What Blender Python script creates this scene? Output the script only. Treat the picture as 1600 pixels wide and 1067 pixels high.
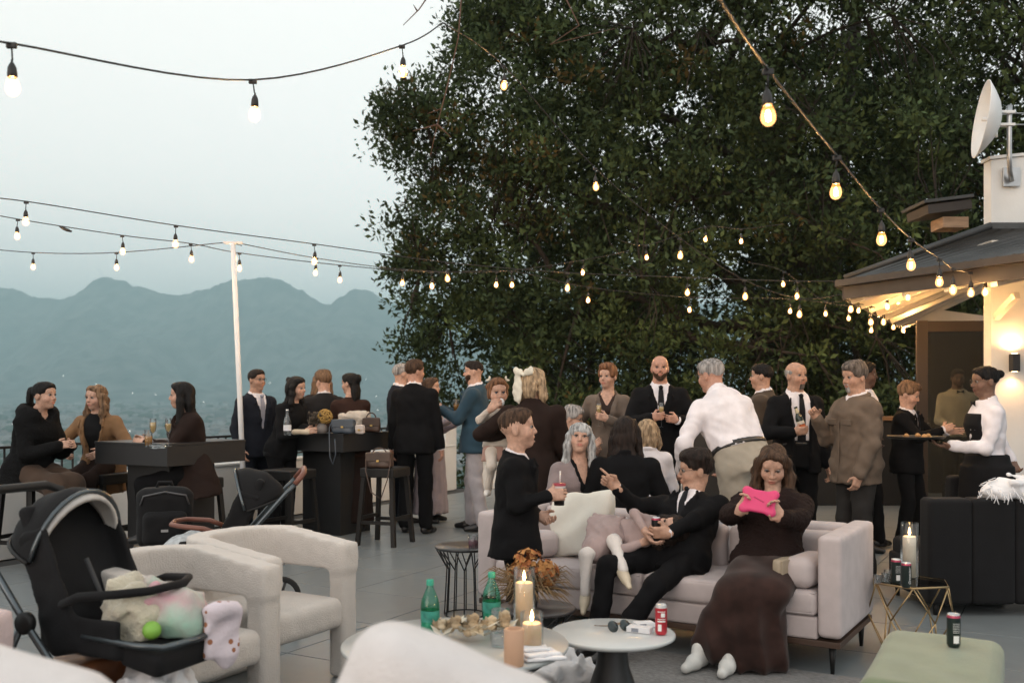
import bpy, bmesh, math, random
import numpy as np
from mathutils import Vector, Matrix
random.seed(7); RNG = np.random.default_rng(7)
scene = bpy.context.scene
for o in list(bpy.data.objects): bpy.data.objects.remove(o)
C = scene.collection
R = math.radians
# ------------------------------------------------------------------ camera
F, YH, H = 1556.0, 615.0, 1.45            # focal length and horizon in photo pixels, eye height in metres
cam = bpy.data.cameras.new('camera'); cam_ob = bpy.data.objects.new('camera', cam); C.objects.link(cam_ob)
cam_ob.location = (0, 0, H); cam_ob.rotation_euler = (R(90), 0, 0)
cam.sensor_width = 36; cam.lens = 36*F/1600; cam.shift_y = (YH-533.5)/1600
cam.clip_start = 0.05; cam.clip_end = 60000
cam.dof.use_dof = True; cam.dof.focus_distance = 7.2; cam.dof.aperture_fstop = 2.6
scene.camera = cam_ob
# ------------------------------------------------------------------ sky, sun, exposure
SUN_EL, SUN_AZ = R(12.0), R(215)
world = bpy.data.worlds.new('World'); scene.world = world; world.use_nodes = True
nt = world.node_tree; nt.nodes.clear()
wo = nt.nodes.new('ShaderNodeOutputWorld'); bg = nt.nodes.new('ShaderNodeBackground'); bg2 = nt.nodes.new('ShaderNodeBackground')
add = nt.nodes.new('ShaderNodeAddShader')
sky = nt.nodes.new('ShaderNodeTexSky'); sky.sky_type = 'NISHITA'; sky.sun_disc = False
sky.sun_elevation = SUN_EL; sky.sun_rotation = SUN_AZ; sky.air_density = 1.0; sky.dust_density = 0.6; sky.ozone_density = 2.0
nt.links.new(sky.outputs[0], bg.inputs[0]); bg.inputs[1].default_value = 0.05
tc = nt.nodes.new('ShaderNodeTexCoord'); sep = nt.nodes.new('ShaderNodeSeparateXYZ'); nt.links.new(tc.outputs['Generated'], sep.inputs[0])
rmp = nt.nodes.new('ShaderNodeValToRGB')                     # thin high overcast: lavender grey low, pale white above
cr = rmp.color_ramp; cr.elements[0].position = 0.0; cr.elements[0].color = (0.55, 0.545, 0.56, 1)
cr.elements[1].position = 1.0; cr.elements[1].color = (0.66, 0.68, 0.67, 1)
for p_, c_ in ((0.09, (0.67, 0.625, 0.61, 1)), (0.17, (0.86, 0.79, 0.72, 1)), (0.34, (0.82, 0.775, 0.705, 1))):
    e = cr.elements.new(p_); e.color = c_
nz = nt.nodes.new('ShaderNodeTexNoise'); nz.inputs['Scale'].default_value = 2.2; nz.inputs['Detail'].default_value = 5; nz.inputs['Roughness'].default_value = 0.5
mp = nt.nodes.new('ShaderNodeMapping'); mp.inputs['Scale'].default_value = (1, 1, 4.5)
nt.links.new(tc.outputs['Generated'], mp.inputs[0]); nt.links.new(mp.outputs[0], nz.inputs['Vector'])
ma = nt.nodes.new('ShaderNodeMath'); ma.operation = 'MULTIPLY_ADD'; ma.inputs[1].default_value = 0.10; ma.inputs[2].default_value = -0.05
nt.links.new(nz.outputs['Fac'], ma.inputs[0])
mz = nt.nodes.new('ShaderNodeMath'); mz.operation = 'ADD'; nt.links.new(sep.outputs[2], mz.inputs[0]); nt.links.new(ma.outputs[0], mz.inputs[1])
nt.links.new(mz.outputs[0], rmp.inputs[0]); nt.links.new(rmp.outputs[0], bg2.inputs[0]); bg2.inputs[1].default_value = 1.52
nt.links.new(bg.outputs[0], add.inputs[0]); nt.links.new(bg2.outputs[0], add.inputs[1]); nt.links.new(add.outputs[0], wo.inputs[0])
sun = bpy.data.lights.new('sun', 'SUN'); sun.energy = 0.55; sun.angle = R(35); sun.color = (1, 0.80, 0.70)
so = bpy.data.objects.new('sun', sun); C.objects.link(so); so.rotation_euler = (R(90)-SUN_EL, 0, R(180)-SUN_AZ)  # from behind the camera, a little left
scene.view_settings.view_transform = 'Standard'; scene.view_settings.look = 'None'
scene.view_settings.exposure = 0.0; scene.view_settings.gamma = 1.0; scene.view_settings.use_curve_mapping = False
scene.render.engine = 'CYCLES'
cy = scene.cycles; cy.use_denoising = True; cy.max_bounces = 7; cy.diffuse_bounces = 3; cy.glossy_bounces = 3; cy.transmission_bounces = 6
cy.transparent_max_bounces = 12; cy.volume_bounces = 0; cy.sample_clamp_indirect = 4; cy.caustics_reflective = False; cy.caustics_refractive = False

# ------------------------------------------------------------------ helpers
TH = 29.3                                   # the terrace grid is turned against the view by this much
NV = Vector((math.cos(R(TH)), -math.sin(R(TH)), 0)); VV = Vector((math.sin(R(TH)), math.cos(R(TH)), 0))
def W(px, py, Y): return Vector(((px-800)*Y/F, Y, H+(YH-py)*Y/F))
def KX(px, k): return Vector(((px-800)/k, F/k, 0))
def grid(a, b, z=0): return NV*a + VV*b + Vector((0, 0, z))

MATS = {}
def mat(name, col, rough=0.6, metal=0.0, var=0.12, scale=8.0, bump=0.0, bscale=60.0, sheen=0.0, coat=0.0, stretch=None, spec=0.5, col2=None, attr=False, emit=None, estr=0, detail=4):
    if name in MATS: return MATS[name]
    m = bpy.data.materials.new(name); m.use_nodes = True; n = m.node_tree.nodes; l = m.node_tree.links
    b = n['Principled BSDF']; b.inputs['Roughness'].default_value = rough; b.inputs['Metallic'].default_value = metal
    b.inputs['Specular IOR Level'].default_value = spec; b.inputs['Sheen Weight'].default_value = sheen; b.inputs['Coat Weight'].default_value = coat
    t = n.new('ShaderNodeTexCoord'); mpn = n.new('ShaderNodeMapping'); l.new(t.outputs['Object'], mpn.inputs[0])
    if stretch: mpn.inputs['Scale'].default_value = stretch
    nn = n.new('ShaderNodeTexNoise'); nn.inputs['Scale'].default_value = scale; nn.inputs['Detail'].default_value = detail; l.new(mpn.outputs[0], nn.inputs['Vector'])
    rp = n.new('ShaderNodeValToRGB'); l.new(nn.outputs['Fac'], rp.inputs[0])
    c2 = col2 if col2 else tuple(min(1, c*(1+var)) for c in col); c1 = col if col2 else tuple(c*(1-var) for c in col)
    rp.color_ramp.elements[0].position = 0.35; rp.color_ramp.elements[1].position = 0.65
    rp.color_ramp.elements[0].color = (*c1, 1); rp.color_ramp.elements[1].color = (*c2, 1)
    out = rp.outputs[0]
    if attr:
        a = n.new('ShaderNodeAttribute'); a.attribute_name = 'Col'; mx = n.new('ShaderNodeMix'); mx.data_type = 'RGBA'; mx.blend_type = 'MULTIPLY'; mx.inputs[0].default_value = 1
        l.new(out, mx.inputs[6]); l.new(a.outputs['Color'], mx.inputs[7]); out = mx.outputs[2]
    l.new(out, b.inputs['Base Color'])
    if bump:
        bn = n.new('ShaderNodeTexNoise'); bn.inputs['Scale'].default_value = bscale; bn.inputs['Detail'].default_value = 3; l.new(mpn.outputs[0], bn.inputs['Vector'])
        bp = n.new('ShaderNodeBump'); bp.inputs['Strength'].default_value = bump; bp.inputs['Distance'].default_value = 0.01
        l.new(bn.outputs['Fac'], bp.inputs['Height']); l.new(bp.outputs[0], b.inputs['Normal'])
    if emit: b.inputs['Emission Color'].default_value = (*emit, 1); b.inputs['Emission Strength'].default_value = estr
    MATS[name] = m; return m
def glass(name, col=(1, 1, 1), rough=0.0, ior=1.45):
    if name in MATS: return MATS[name]
    m = bpy.data.materials.new(name); m.use_nodes = True; b = m.node_tree.nodes['Principled BSDF']
    b.inputs['Base Color'].default_value = (*col, 1); b.inputs['Transmission Weight'].default_value = 1; b.inputs['Roughness'].default_value = rough; b.inputs['IOR'].default_value = ior
    MATS[name] = m; return m
def thin_glass(name, tint=(0.95, 0.97, 0.97), gloss=0.12):
    """a pane: clear with a fresnel-like mirror on top"""
    if name in MATS: return MATS[name]
    m = bpy.data.materials.new(name); m.use_nodes = True; n = m.node_tree.nodes; l = m.node_tree.links; n.clear()
    o = n.new('ShaderNodeOutputMaterial'); t = n.new('ShaderNodeBsdfTransparent'); t.inputs[0].default_value = (*tint, 1)
    g = n.new('ShaderNodeBsdfGlossy'); g.inputs['Roughness'].default_value = 0.02
    lw = n.new('ShaderNodeLayerWeight'); lw.inputs[0].default_value = 0.25
    mp_ = n.new('ShaderNodeMapRange'); mp_.inputs[3].default_value = gloss*0.5; mp_.inputs[4].default_value = min(1, gloss*5); l.new(lw.outputs['Fresnel'], mp_.inputs[0])
    x = n.new('ShaderNodeMixShader'); l.new(mp_.outputs[0], x.inputs[0]); l.new(t.outputs[0], x.inputs[1]); l.new(g.outputs[0], x.inputs[2]); l.new(x.outputs[0], o.inputs[0])
    MATS[name] = m; return m
def emis(name, col, s):
    if name in MATS: return MATS[name]
    m = bpy.data.materials.new(name); m.use_nodes = True; n = m.node_tree.nodes; n.clear()
    e = n.new('ShaderNodeEmission'); e.inputs[0].default_value = (*col, 1); e.inputs[1].default_value = s
    o = n.new('ShaderNodeOutputMaterial'); m.node_tree.links.new(e.outputs[0], o.inputs[0]); MATS[name] = m; return m

def tag(o, label, cat, group=None):
    o['label'] = label; o['category'] = cat
    if group: o['group'] = group
    return o
def empty(name, loc=(0, 0, 0), rz=0.0, label=None, cat=None, group=None):
    o = bpy.data.objects.new(name, None); C.objects.link(o); o.location = loc; o.rotation_euler = (0, 0, R(rz)); o.empty_display_size = 0.1
    if label: tag(o, label, cat, group)
    return o
def link(name, me, m, parent=None, loc=None, rz=0):
    o = bpy.data.objects.new(name, me); C.objects.link(o)
    if m is not None and len(me.materials) == 0:
        for q in (m if isinstance(m, (list, tuple)) else [m]): me.materials.append(q)
    if parent is not None: o.parent = parent
    if loc is not None: o.location = loc
    if rz: o.rotation_euler = (0, 0, R(rz))
    return o
def copy_tree(o, parent=None):
    c = o.copy(); C.objects.link(c); c.parent = parent
    for ch in list(o.children): copy_tree(ch, c)
    return c

def np_mesh(name, V, Q, smooth=True, mi=None):
    """mesh from arrays; Q is (n,3) or (n,4)"""
    V = np.asarray(V, np.float32); Q = np.asarray(Q, np.int32); w = Q.shape[1]
    me = bpy.data.meshes.new(name); me.vertices.add(len(V)); me.vertices.foreach_set('co', V.ravel())
    me.loops.add(Q.size); me.loops.foreach_set('vertex_index', Q.ravel())
    me.polygons.add(len(Q)); me.polygons.foreach_set('loop_start', np.arange(0, Q.size, w, dtype=np.int32))
    me.polygons.foreach_set('loop_total', np.full(len(Q), w, np.int32))
    if smooth: me.polygons.foreach_set('use_smooth', np.ones(len(Q), bool))
    if mi is not None: me.polygons.foreach_set('material_index', np.asarray(mi, np.int32))
    me.update(calc_edges=True); return me

class MB:
    """collects simple shapes into one mesh"""
    def __init__(s): s.v = []; s.f = []; s.mi = []; s.cur = 0; s.sm = []
    def _add(s, vs, fs, sm=False):
        o = len(s.v); s.v += [tuple(v) for v in vs]
        for f in fs: s.f.append([i+o for i in f]); s.mi.append(s.cur); s.sm.append(sm)
        return s
    def m(s, i): s.cur = i; return s
    def box(s, c, h, M=None, bev=0.0):
        c = Vector(c); hx, hy, hz = h
        if bev <= 0:
            vs = [Vector((x*hx, y*hy, z*hz)) for z in (-1, 1) for y in (-1, 1) for x in (-1, 1)]
            fs = [(0, 2, 3, 1), (4, 5, 7, 6), (0, 1, 5, 4), (2, 6, 7, 3), (0, 4, 6, 2), (1, 3, 7, 5)]
        else:
            bm = bmesh.new(); bmesh.ops.create_cube(bm, size=2)
            for v in bm.verts: v.co = Vector((v.co.x*hx, v.co.y*hy, v.co.z*hz))
            bmesh.ops.bevel(bm, geom=list(bm.edges), offset=bev, segments=2, affect='EDGES', profile=0.5)
            bm.verts.index_update(); vs = [v.co.copy() for v in bm.verts]; fs = [[v.index for v in f.verts] for f in bm.faces]; bm.free()
        if M is not None: vs = [M @ v for v in vs]
        return s._add([v+c for v in vs], fs)
    def tube(s, pts, r, n=8, cap=True, closed=False):
        pts = [Vector(p) for p in pts]; N = len(pts); rr = r if isinstance(r, (list, tuple)) else [r]*N
        vs = []; fs = []; up = None
        for i, p in enumerate(pts):
            if closed: d = pts[(i+1) % N]-pts[i-1]
            else: d = pts[min(i+1, N-1)]-pts[max(i-1, 0)]
            d.normalize()
            if up is None: up = d.orthogonal().normalized()
            else: up = (up-d*up.dot(d)); up = up.normalized() if up.length > 1e-6 else d.orthogonal().normalized()
            b = d.cross(up)
            for j in range(n):
                a = 2*math.pi*j/n; vs.append(p+(up*math.cos(a)+b*math.sin(a))*rr[i])
        for i in range(N if closed else N-1):
            for j in range(n):
                k = (i+1) % N; fs.append((i*n+j, i*n+(j+1) % n, k*n+(j+1) % n, k*n+j))
        if cap and not closed: fs.append(tuple(range(n))[::-1]); fs.append(tuple((N-1)*n+j for j in range(n)))
        return s._add(vs, fs, True)
    def lathe(s, prof, c=(0, 0, 0), n=24, M=None, cap=True):
        vs = []; fs = []; c = Vector(c)
        for r, z in prof:
            for j in range(n):
                a = 2*math.pi*j/n; v = Vector((r*math.cos(a), r*math.sin(a), z)); vs.append((M @ v if M is not None else v)+c)
        for i in range(len(prof)-1):
            for j in range(n): fs.append((i*n+j, i*n+(j+1) % n, (i+1)*n+(j+1) % n, (i+1)*n+j))
        if cap:
            if prof[0][0] > 1e-5: fs.append(tuple(range(n))[::-1])
            if prof[-1][0] > 1e-5: fs.append(tuple((len(prof)-1)*n+j for j in range(n)))
        return s._add(vs, fs, True)
    def poly(s, pts, sm=False): return s._add(pts, [tuple(range(len(pts)))], sm)
    def prism(s, pts, vec, M=None):
        """outline pts extruded by vec"""
        vec = Vector(vec); a = [Vector(p) for p in pts]; n = len(a); b = [p+vec for p in a]
        if M is not None: a = [M @ p for p in a]; b = [M @ p for p in b]
        return s._add(a+b, [tuple(range(n))[::-1], tuple(range(n, 2*n))]+[(i, (i+1) % n, n+(i+1) % n, n+i) for i in range(n)])
    def sphere(s, c, r, n=12, m=8, sc=(1, 1, 1)):
        prof = [(max(1e-6, r*math.sin(math.pi*i/m)), -r*math.cos(math.pi*i/m)) for i in range(m+1)]
        return s.lathe(prof, c, n, Matrix.Diagonal((*sc, 1)), cap=False)
    def mesh(s, name='m'):
        me = bpy.data.meshes.new(name); me.from_pydata(s.v, [], s.f); me.polygons.foreach_set('material_index', s.mi); me.polygons.foreach_set('use_smooth', s.sm); me.update()
        return me
    def build(s, name, m, parent=None, loc=None, rz=0): return link(name, s.mesh(name), m, parent, loc, rz)

# ------------------------------------------------------------------ soft shapes: distance fields meshed by surface nets
f32 = np.float32
def V3(*a): return np.array(a if len(a) > 1 else a[0], float)
def unit(v): v = np.asarray(v, float); return v/(np.linalg.norm(v)+1e-12)
class Prim:
    def __init__(s, lo, hi, fn, k=0.0, op='u'): s.lo = np.asarray(lo, float); s.hi = np.asarray(hi, float); s.fn = fn; s.k = k; s.op = op
def cap(a, b, ra, rb, k=0.02, op='u'):
    a = V3(a); b = V3(b); d = b-a; L2 = float(d@d)+1e-9; rm = max(ra, rb)
    def fn(X, Y, Z):
        t = np.clip(((X-a[0])*d[0]+(Y-a[1])*d[1]+(Z-a[2])*d[2])/L2, 0, 1).astype(f32)
        return np.sqrt((X-a[0]-t*d[0])**2+(Y-a[1]-t*d[1])**2+(Z-a[2]-t*d[2])**2)-(ra+t*(rb-ra))
    return Prim(np.minimum(a, b)-rm, np.maximum(a, b)+rm, fn, k, op)
def ell(c, r, M=None, k=0.02, op='u'):
    c = V3(c); r = V3(r) if np.ndim(r) else V3(r, r, r); M = np.eye(3) if M is None else np.asarray(M, float)   # columns: local axes
    ext = np.abs(M)@r
    def fn(X, Y, Z):
        x, y, z = X-c[0], Y-c[1], Z-c[2]
        q = [(x*M[0, i]+y*M[1, i]+z*M[2, i])/r[i] for i in range(3)]
        k0 = np.sqrt(q[0]**2+q[1]**2+q[2]**2)+1e-6; k1 = np.sqrt((q[0]/r[0])**2+(q[1]/r[1])**2+(q[2]/r[2])**2)+1e-6
        return k0*(k0-1)/k1
    return Prim(c-ext, c+ext, fn, k, op)
def rbox(c, h, r, M=None, k=0.0, op='u'):
    c = V3(c); h = V3(h); M = np.eye(3) if M is None else np.asarray(M, float); ext = np.abs(M)@h
    def fn(X, Y, Z):
        x, y, z = X-c[0], Y-c[1], Z-c[2]
        q = [np.abs(x*M[0, i]+y*M[1, i]+z*M[2, i])-(h[i]-r) for i in range(3)]
        return np.sqrt(np.maximum(q[0], 0)**2+np.maximum(q[1], 0)**2+np.maximum(q[2], 0)**2)+np.minimum(np.maximum(q[0], np.maximum(q[1], q[2])), 0)-r
    return Prim(c-ext, c+ext, fn, k, op)
def loft(o, ax, side, tab, k=0.02, op='u', p=2.4, grow=0.0):
    """tab rows (w, a, b, off): along axis ax from o, half width a along side, half depth b along fwd, centre offset along fwd"""
    o = V3(o); ax = unit(ax); side = unit(np.asarray(side, float)-ax*(np.asarray(side, float)@ax)); fwd = np.cross(side, ax); T = np.array([list(r)+[0]*(4-len(r)) for r in tab], float)
    # with side=+x (person's left), ax=+z: fwd = x cross z = -y  (the facing direction)
    m = max(T[:, 1].max(), (T[:, 2]+np.abs(T[:, 3])).max())+grow; e0 = o+ax*T[0, 0]; e1 = o+ax*T[-1, 0]
    def fn(X, Y, Z):
        x, y, z = X-o[0], Y-o[1], Z-o[2]
        u = x*side[0]+y*side[1]+z*side[2]; v = x*fwd[0]+y*fwd[1]+z*fwd[2]; w = x*ax[0]+y*ax[1]+z*ax[2]
        A = np.interp(w, T[:, 0], T[:, 1])+grow; B = np.interp(w, T[:, 0], T[:, 2])+grow; c0 = np.interp(w, T[:, 0], T[:, 3])
        rr = ((np.abs(u)/A)**p+(np.abs(v-c0)/B)**p)**(1/p)
        return np.maximum((rr-1)*np.minimum(A, B), np.maximum(T[0, 0]-w, w-T[-1, 0]))
    return Prim(np.minimum(e0, e1)-m, np.maximum(e0, e1)+m, fn, k, op)
def half(n, d, soft=0.0):
    """keeps the side where p.n < d"""
    n = unit(n); return Prim([-9]*3, [9]*3, lambda X, Y, Z: X*n[0]+Y*n[1]+Z*n[2]-d, soft, 'i')
def custom(fn, lo=(-9, -9, -9), hi=(9, 9, 9), k=0.0, op='i'): return Prim(lo, hi, fn, k, op)
def wob(p, amp, fr, seed=0):
    """smooth warped waves, for folds and unevenness"""
    X, Y, Z = p; s = seed*1.7
    a = np.sin(X*fr*1.0+Y*fr*0.6+s+1.3*np.sin(Z*fr*0.7+s)); b = np.sin(Z*fr*1.1-X*fr*0.5+2.1*s+1.1*np.sin(Y*fr*0.8+X*fr*.3))
    c = np.sin(Y*fr*1.3+Z*fr*0.45+0.7*s+np.sin(X*fr*0.9-s)); return amp*(a*b+0.6*c*a)
def crease(p, amp, fr, seed=0):
    """sharp soft-sided folds"""
    X, Y, Z = p; s = seed*2.3
    return amp*(np.abs(np.sin(X*fr+0.8*Z*fr*.6+s+1.6*np.sin(Y*fr*.5+Z*fr*.35+s)))+.7*np.abs(np.sin(Z*fr*.9-Y*fr*.7+s*1.3+1.4*np.sin(X*fr*.45+s)))-.9)
def axis_pts(lo, hi, base, fine=()):
    x = lo; out = [x]
    while x < hi:
        st = base
        for a, b, r in fine:
            if a-base*0.5 <= x <= b: st = min(st, r)
        x += st; out.append(x)
    return np.array(out, f32)
def nets(F_, xs, ys, zs):
    S = F_ < 0; nx, ny, nz = S.shape
    c = S[:-1, :-1, :-1].astype(np.int8)
    tot = np.zeros((nx-1, ny-1, nz-1), np.int8)
    for i in (0, 1):
        for j in (0, 1):
            for k in (0, 1): tot += S[i:nx-1+i, j:ny-1+j, k:nz-1+k]
    act = (tot > 0) & (tot < 8); I, J, K = np.nonzero(act); n = len(I)
    if n == 0: return np.zeros((0, 3)), np.zeros((0, 4), int)
    idx = np.full(act.shape, -1, np.int32); idx[I, J, K] = np.arange(n)
    cor = [(i, j, k) for i in (0, 1) for j in (0, 1) for k in (0, 1)]
    val = {q: F_[I+q[0], J+q[1], K+q[2]] for q in cor}
    acc = np.zeros((n, 3)); cnt = np.zeros(n)
    P0 = (xs[I], ys[J], zs[K]); P1 = (xs[I+1], ys[J+1], zs[K+1])
    for q in cor:
        for ax in range(3):
            if q[ax]: continue
            r = list(q); r[ax] = 1; r = tuple(r); a, b = val[q], val[r]; m = (a < 0) != (b < 0)
            t = np.where(m, a/(a-b+1e-20), 0)
            co = [P1[d] if q[d] else P0[d] for d in range(3)]; co[ax] = P0[ax]+t*(P1[ax]-P0[ax])
            for d in range(3): acc[:, d] += np.where(m, co[d], 0)
            cnt += m
    V = acc/cnt[:, None]; Qs = []
    for ax in range(3):
        sl0 = [slice(1, -1)]*3; sl0[ax] = slice(0, -1); sl1 = list(sl0); sl1[ax] = slice(1, None)
        a = S[tuple(sl0)]; b = S[tuple(sl1)]; m = a != b; p = np.argwhere(m)
        if not len(p): continue
        fl = a[m]; o = [1, 1, 1]; o[ax] = 0; g = p+np.array(o); u, v = [(1, 2), (2, 0), (0, 1)][ax]
        e = np.eye(3, dtype=int); q = [g-e[u]-e[v], g-e[v], g, g-e[u]]
        ids = np.stack([idx[tuple(t.T)] for t in q], 1); ids[~fl] = ids[~fl][:, ::-1]; Qs.append(ids)
    return V, np.concatenate(Qs)
def field(prims, res=0.012, fine=None, post=None, pad=0.0, lohi=None):
    u = [p for p in prims if p.op == 'u']
    if lohi is None:
        lo = np.min([p.lo for p in u], 0)-res*2.5-pad-0.004; hi = np.max([p.hi for p in u], 0)+res*2.5+pad+0.004
    else: lo, hi = np.array(lohi[0], float), np.array(lohi[1], float)
    ax = [axis_pts(lo[d], hi[d], res, [(a[d]-rad, a[d]+rad, r) for a, rad, r in (fine or [])]) for d in range(3)]
    F_ = np.full([len(a) for a in ax], 0.3, f32)
    for p in prims:
        mg = max(p.k, 0.02)+res; sl = []
        for d in range(3):
            i0 = np.searchsorted(ax[d], p.lo[d]-mg); i1 = np.searchsorted(ax[d], p.hi[d]+mg); sl.append(slice(max(0, i0-1), i1+1))
        sl = tuple(sl)
        X = ax[0][sl[0]][:, None, None]; Y = ax[1][sl[1]][None, :, None]; Z = ax[2][sl[2]][None, None, :]
        if not (X.size and Y.size and Z.size): continue
        d = p.fn(X, Y, Z).astype(f32); a = F_[sl]
        if d.shape != a.shape: d = np.broadcast_to(d, a.shape)
        if p.op == 'u':
            if p.k > 0: h = np.maximum(p.k-np.abs(a-d), 0)/p.k; F_[sl] = np.minimum(a, d)-h*h*p.k*0.25
            else: F_[sl] = np.minimum(a, d)
        else:
            if p.op == 's': d = -d
            if p.k > 0: h = np.maximum(p.k-np.abs(a-d), 0)/p.k; F_[sl] = np.maximum(a, d)+h*h*p.k*0.25
            else: F_[sl] = np.maximum(a, d)
    if post is not None:
        X, Y, Z = ax[0][:, None, None], ax[1][None, :, None], ax[2][None, None, :]; F_ = F_+post(X, Y, Z).astype(f32)
    F_[0], F_[-1], F_[:, 0], F_[:, -1], F_[:, :, 0], F_[:, :, -1] = [0.1]*6
    return nets(F_, *ax)
def soft(name, prims, m, parent=None, res=0.012, post=None, fine=None, loc=None, rz=0, pad=0.0):
    V, Q = field(prims, res, fine, post, pad)
    return link(name, np_mesh(name, V, Q), m, parent, loc, rz)
# ------------------------------------------------------------------ people
def rotm(ax, deg):
    return np.array(Matrix.Rotation(R(deg), 3, Vector(ax)))
def ik(S, T, l1, l2, pole):
    S, T = V3(S), V3(T); d = T-S; L = np.linalg.norm(d); L = max(L, 1e-4); mx = (l1+l2)*0.998
    if L > mx: T = S+d/L*mx; d = T-S; L = mx
    if L < abs(l1-l2)+0.02: L2 = abs(l1-l2)+0.02; T = S+d/L*L2; d = T-S; L = L2
    a = (l1*l1-l2*l2+L*L)/(2*L); h = math.sqrt(max(l1*l1-a*a, 0)); u = d/L; p = V3(pole); p = p-u*(p@u); p = unit(p)
    return S+u*a+p*h, T
SKIN = dict(fair=(0.47, 0.285, 0.210), tan=(0.40, 0.235, 0.165), ruddy=(0.43, 0.235, 0.170), deep=(0.085, 0.046, 0.032), brown=(0.17, 0.095, 0.065))
HAIRC = dict(black=(0.006, 0.005, 0.005), darkbrown=(0.016, 0.010, 0.008), brown=(0.055, 0.031, 0.019), auburn=(0.16, 0.075, 0.038), blond=(0.34, 0.245, 0.155),
             dirtyblond=(0.17, 0.105, 0.062), grey=(0.26, 0.25, 0.245), silver=(0.34, 0.345, 0.345), darkgrey=(0.10, 0.085, 0.075), lightbrown=(0.14, 0.085, 0.05))
def skin_m(s): return mat('skin_'+s, SKIN[s], rough=0.52, var=0.15, scale=48, bump=0.12, bscale=210, attr=True, spec=0.4, detail=6)
def hair_m(s): return mat('hair_'+s, HAIRC[s], rough=0.6, var=0.55, scale=60, bump=0.9, bscale=70, stretch=(1, 1, 0.14), spec=0.2)
def cloth_m(name, col, rough=0.85, kind='wool'):
    lum = sum(col)/3
    kw = dict(wool=dict(bump=0.25, bscale=220, sheen=0.06), smooth=dict(bump=0.08, bscale=120, sheen=0.0), fuzzy=dict(bump=0.9, bscale=75, sheen=0.35), knit=dict(bump=0.5, bscale=130, sheen=0.15))[kind]
    if lum < .03: kw['sheen'] = 0.0
    return mat('cloth_'+name, col, rough=rough, var=0.10, scale=9, spec=0.12 if lum < .03 else .25, **kw)
BLK = lambda: cloth_m('black_suit', (0.0055, 0.0055, 0.0065))
WHT = lambda: cloth_m('white_shirt', (0.70, 0.67, 0.70), kind='smooth')

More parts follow.
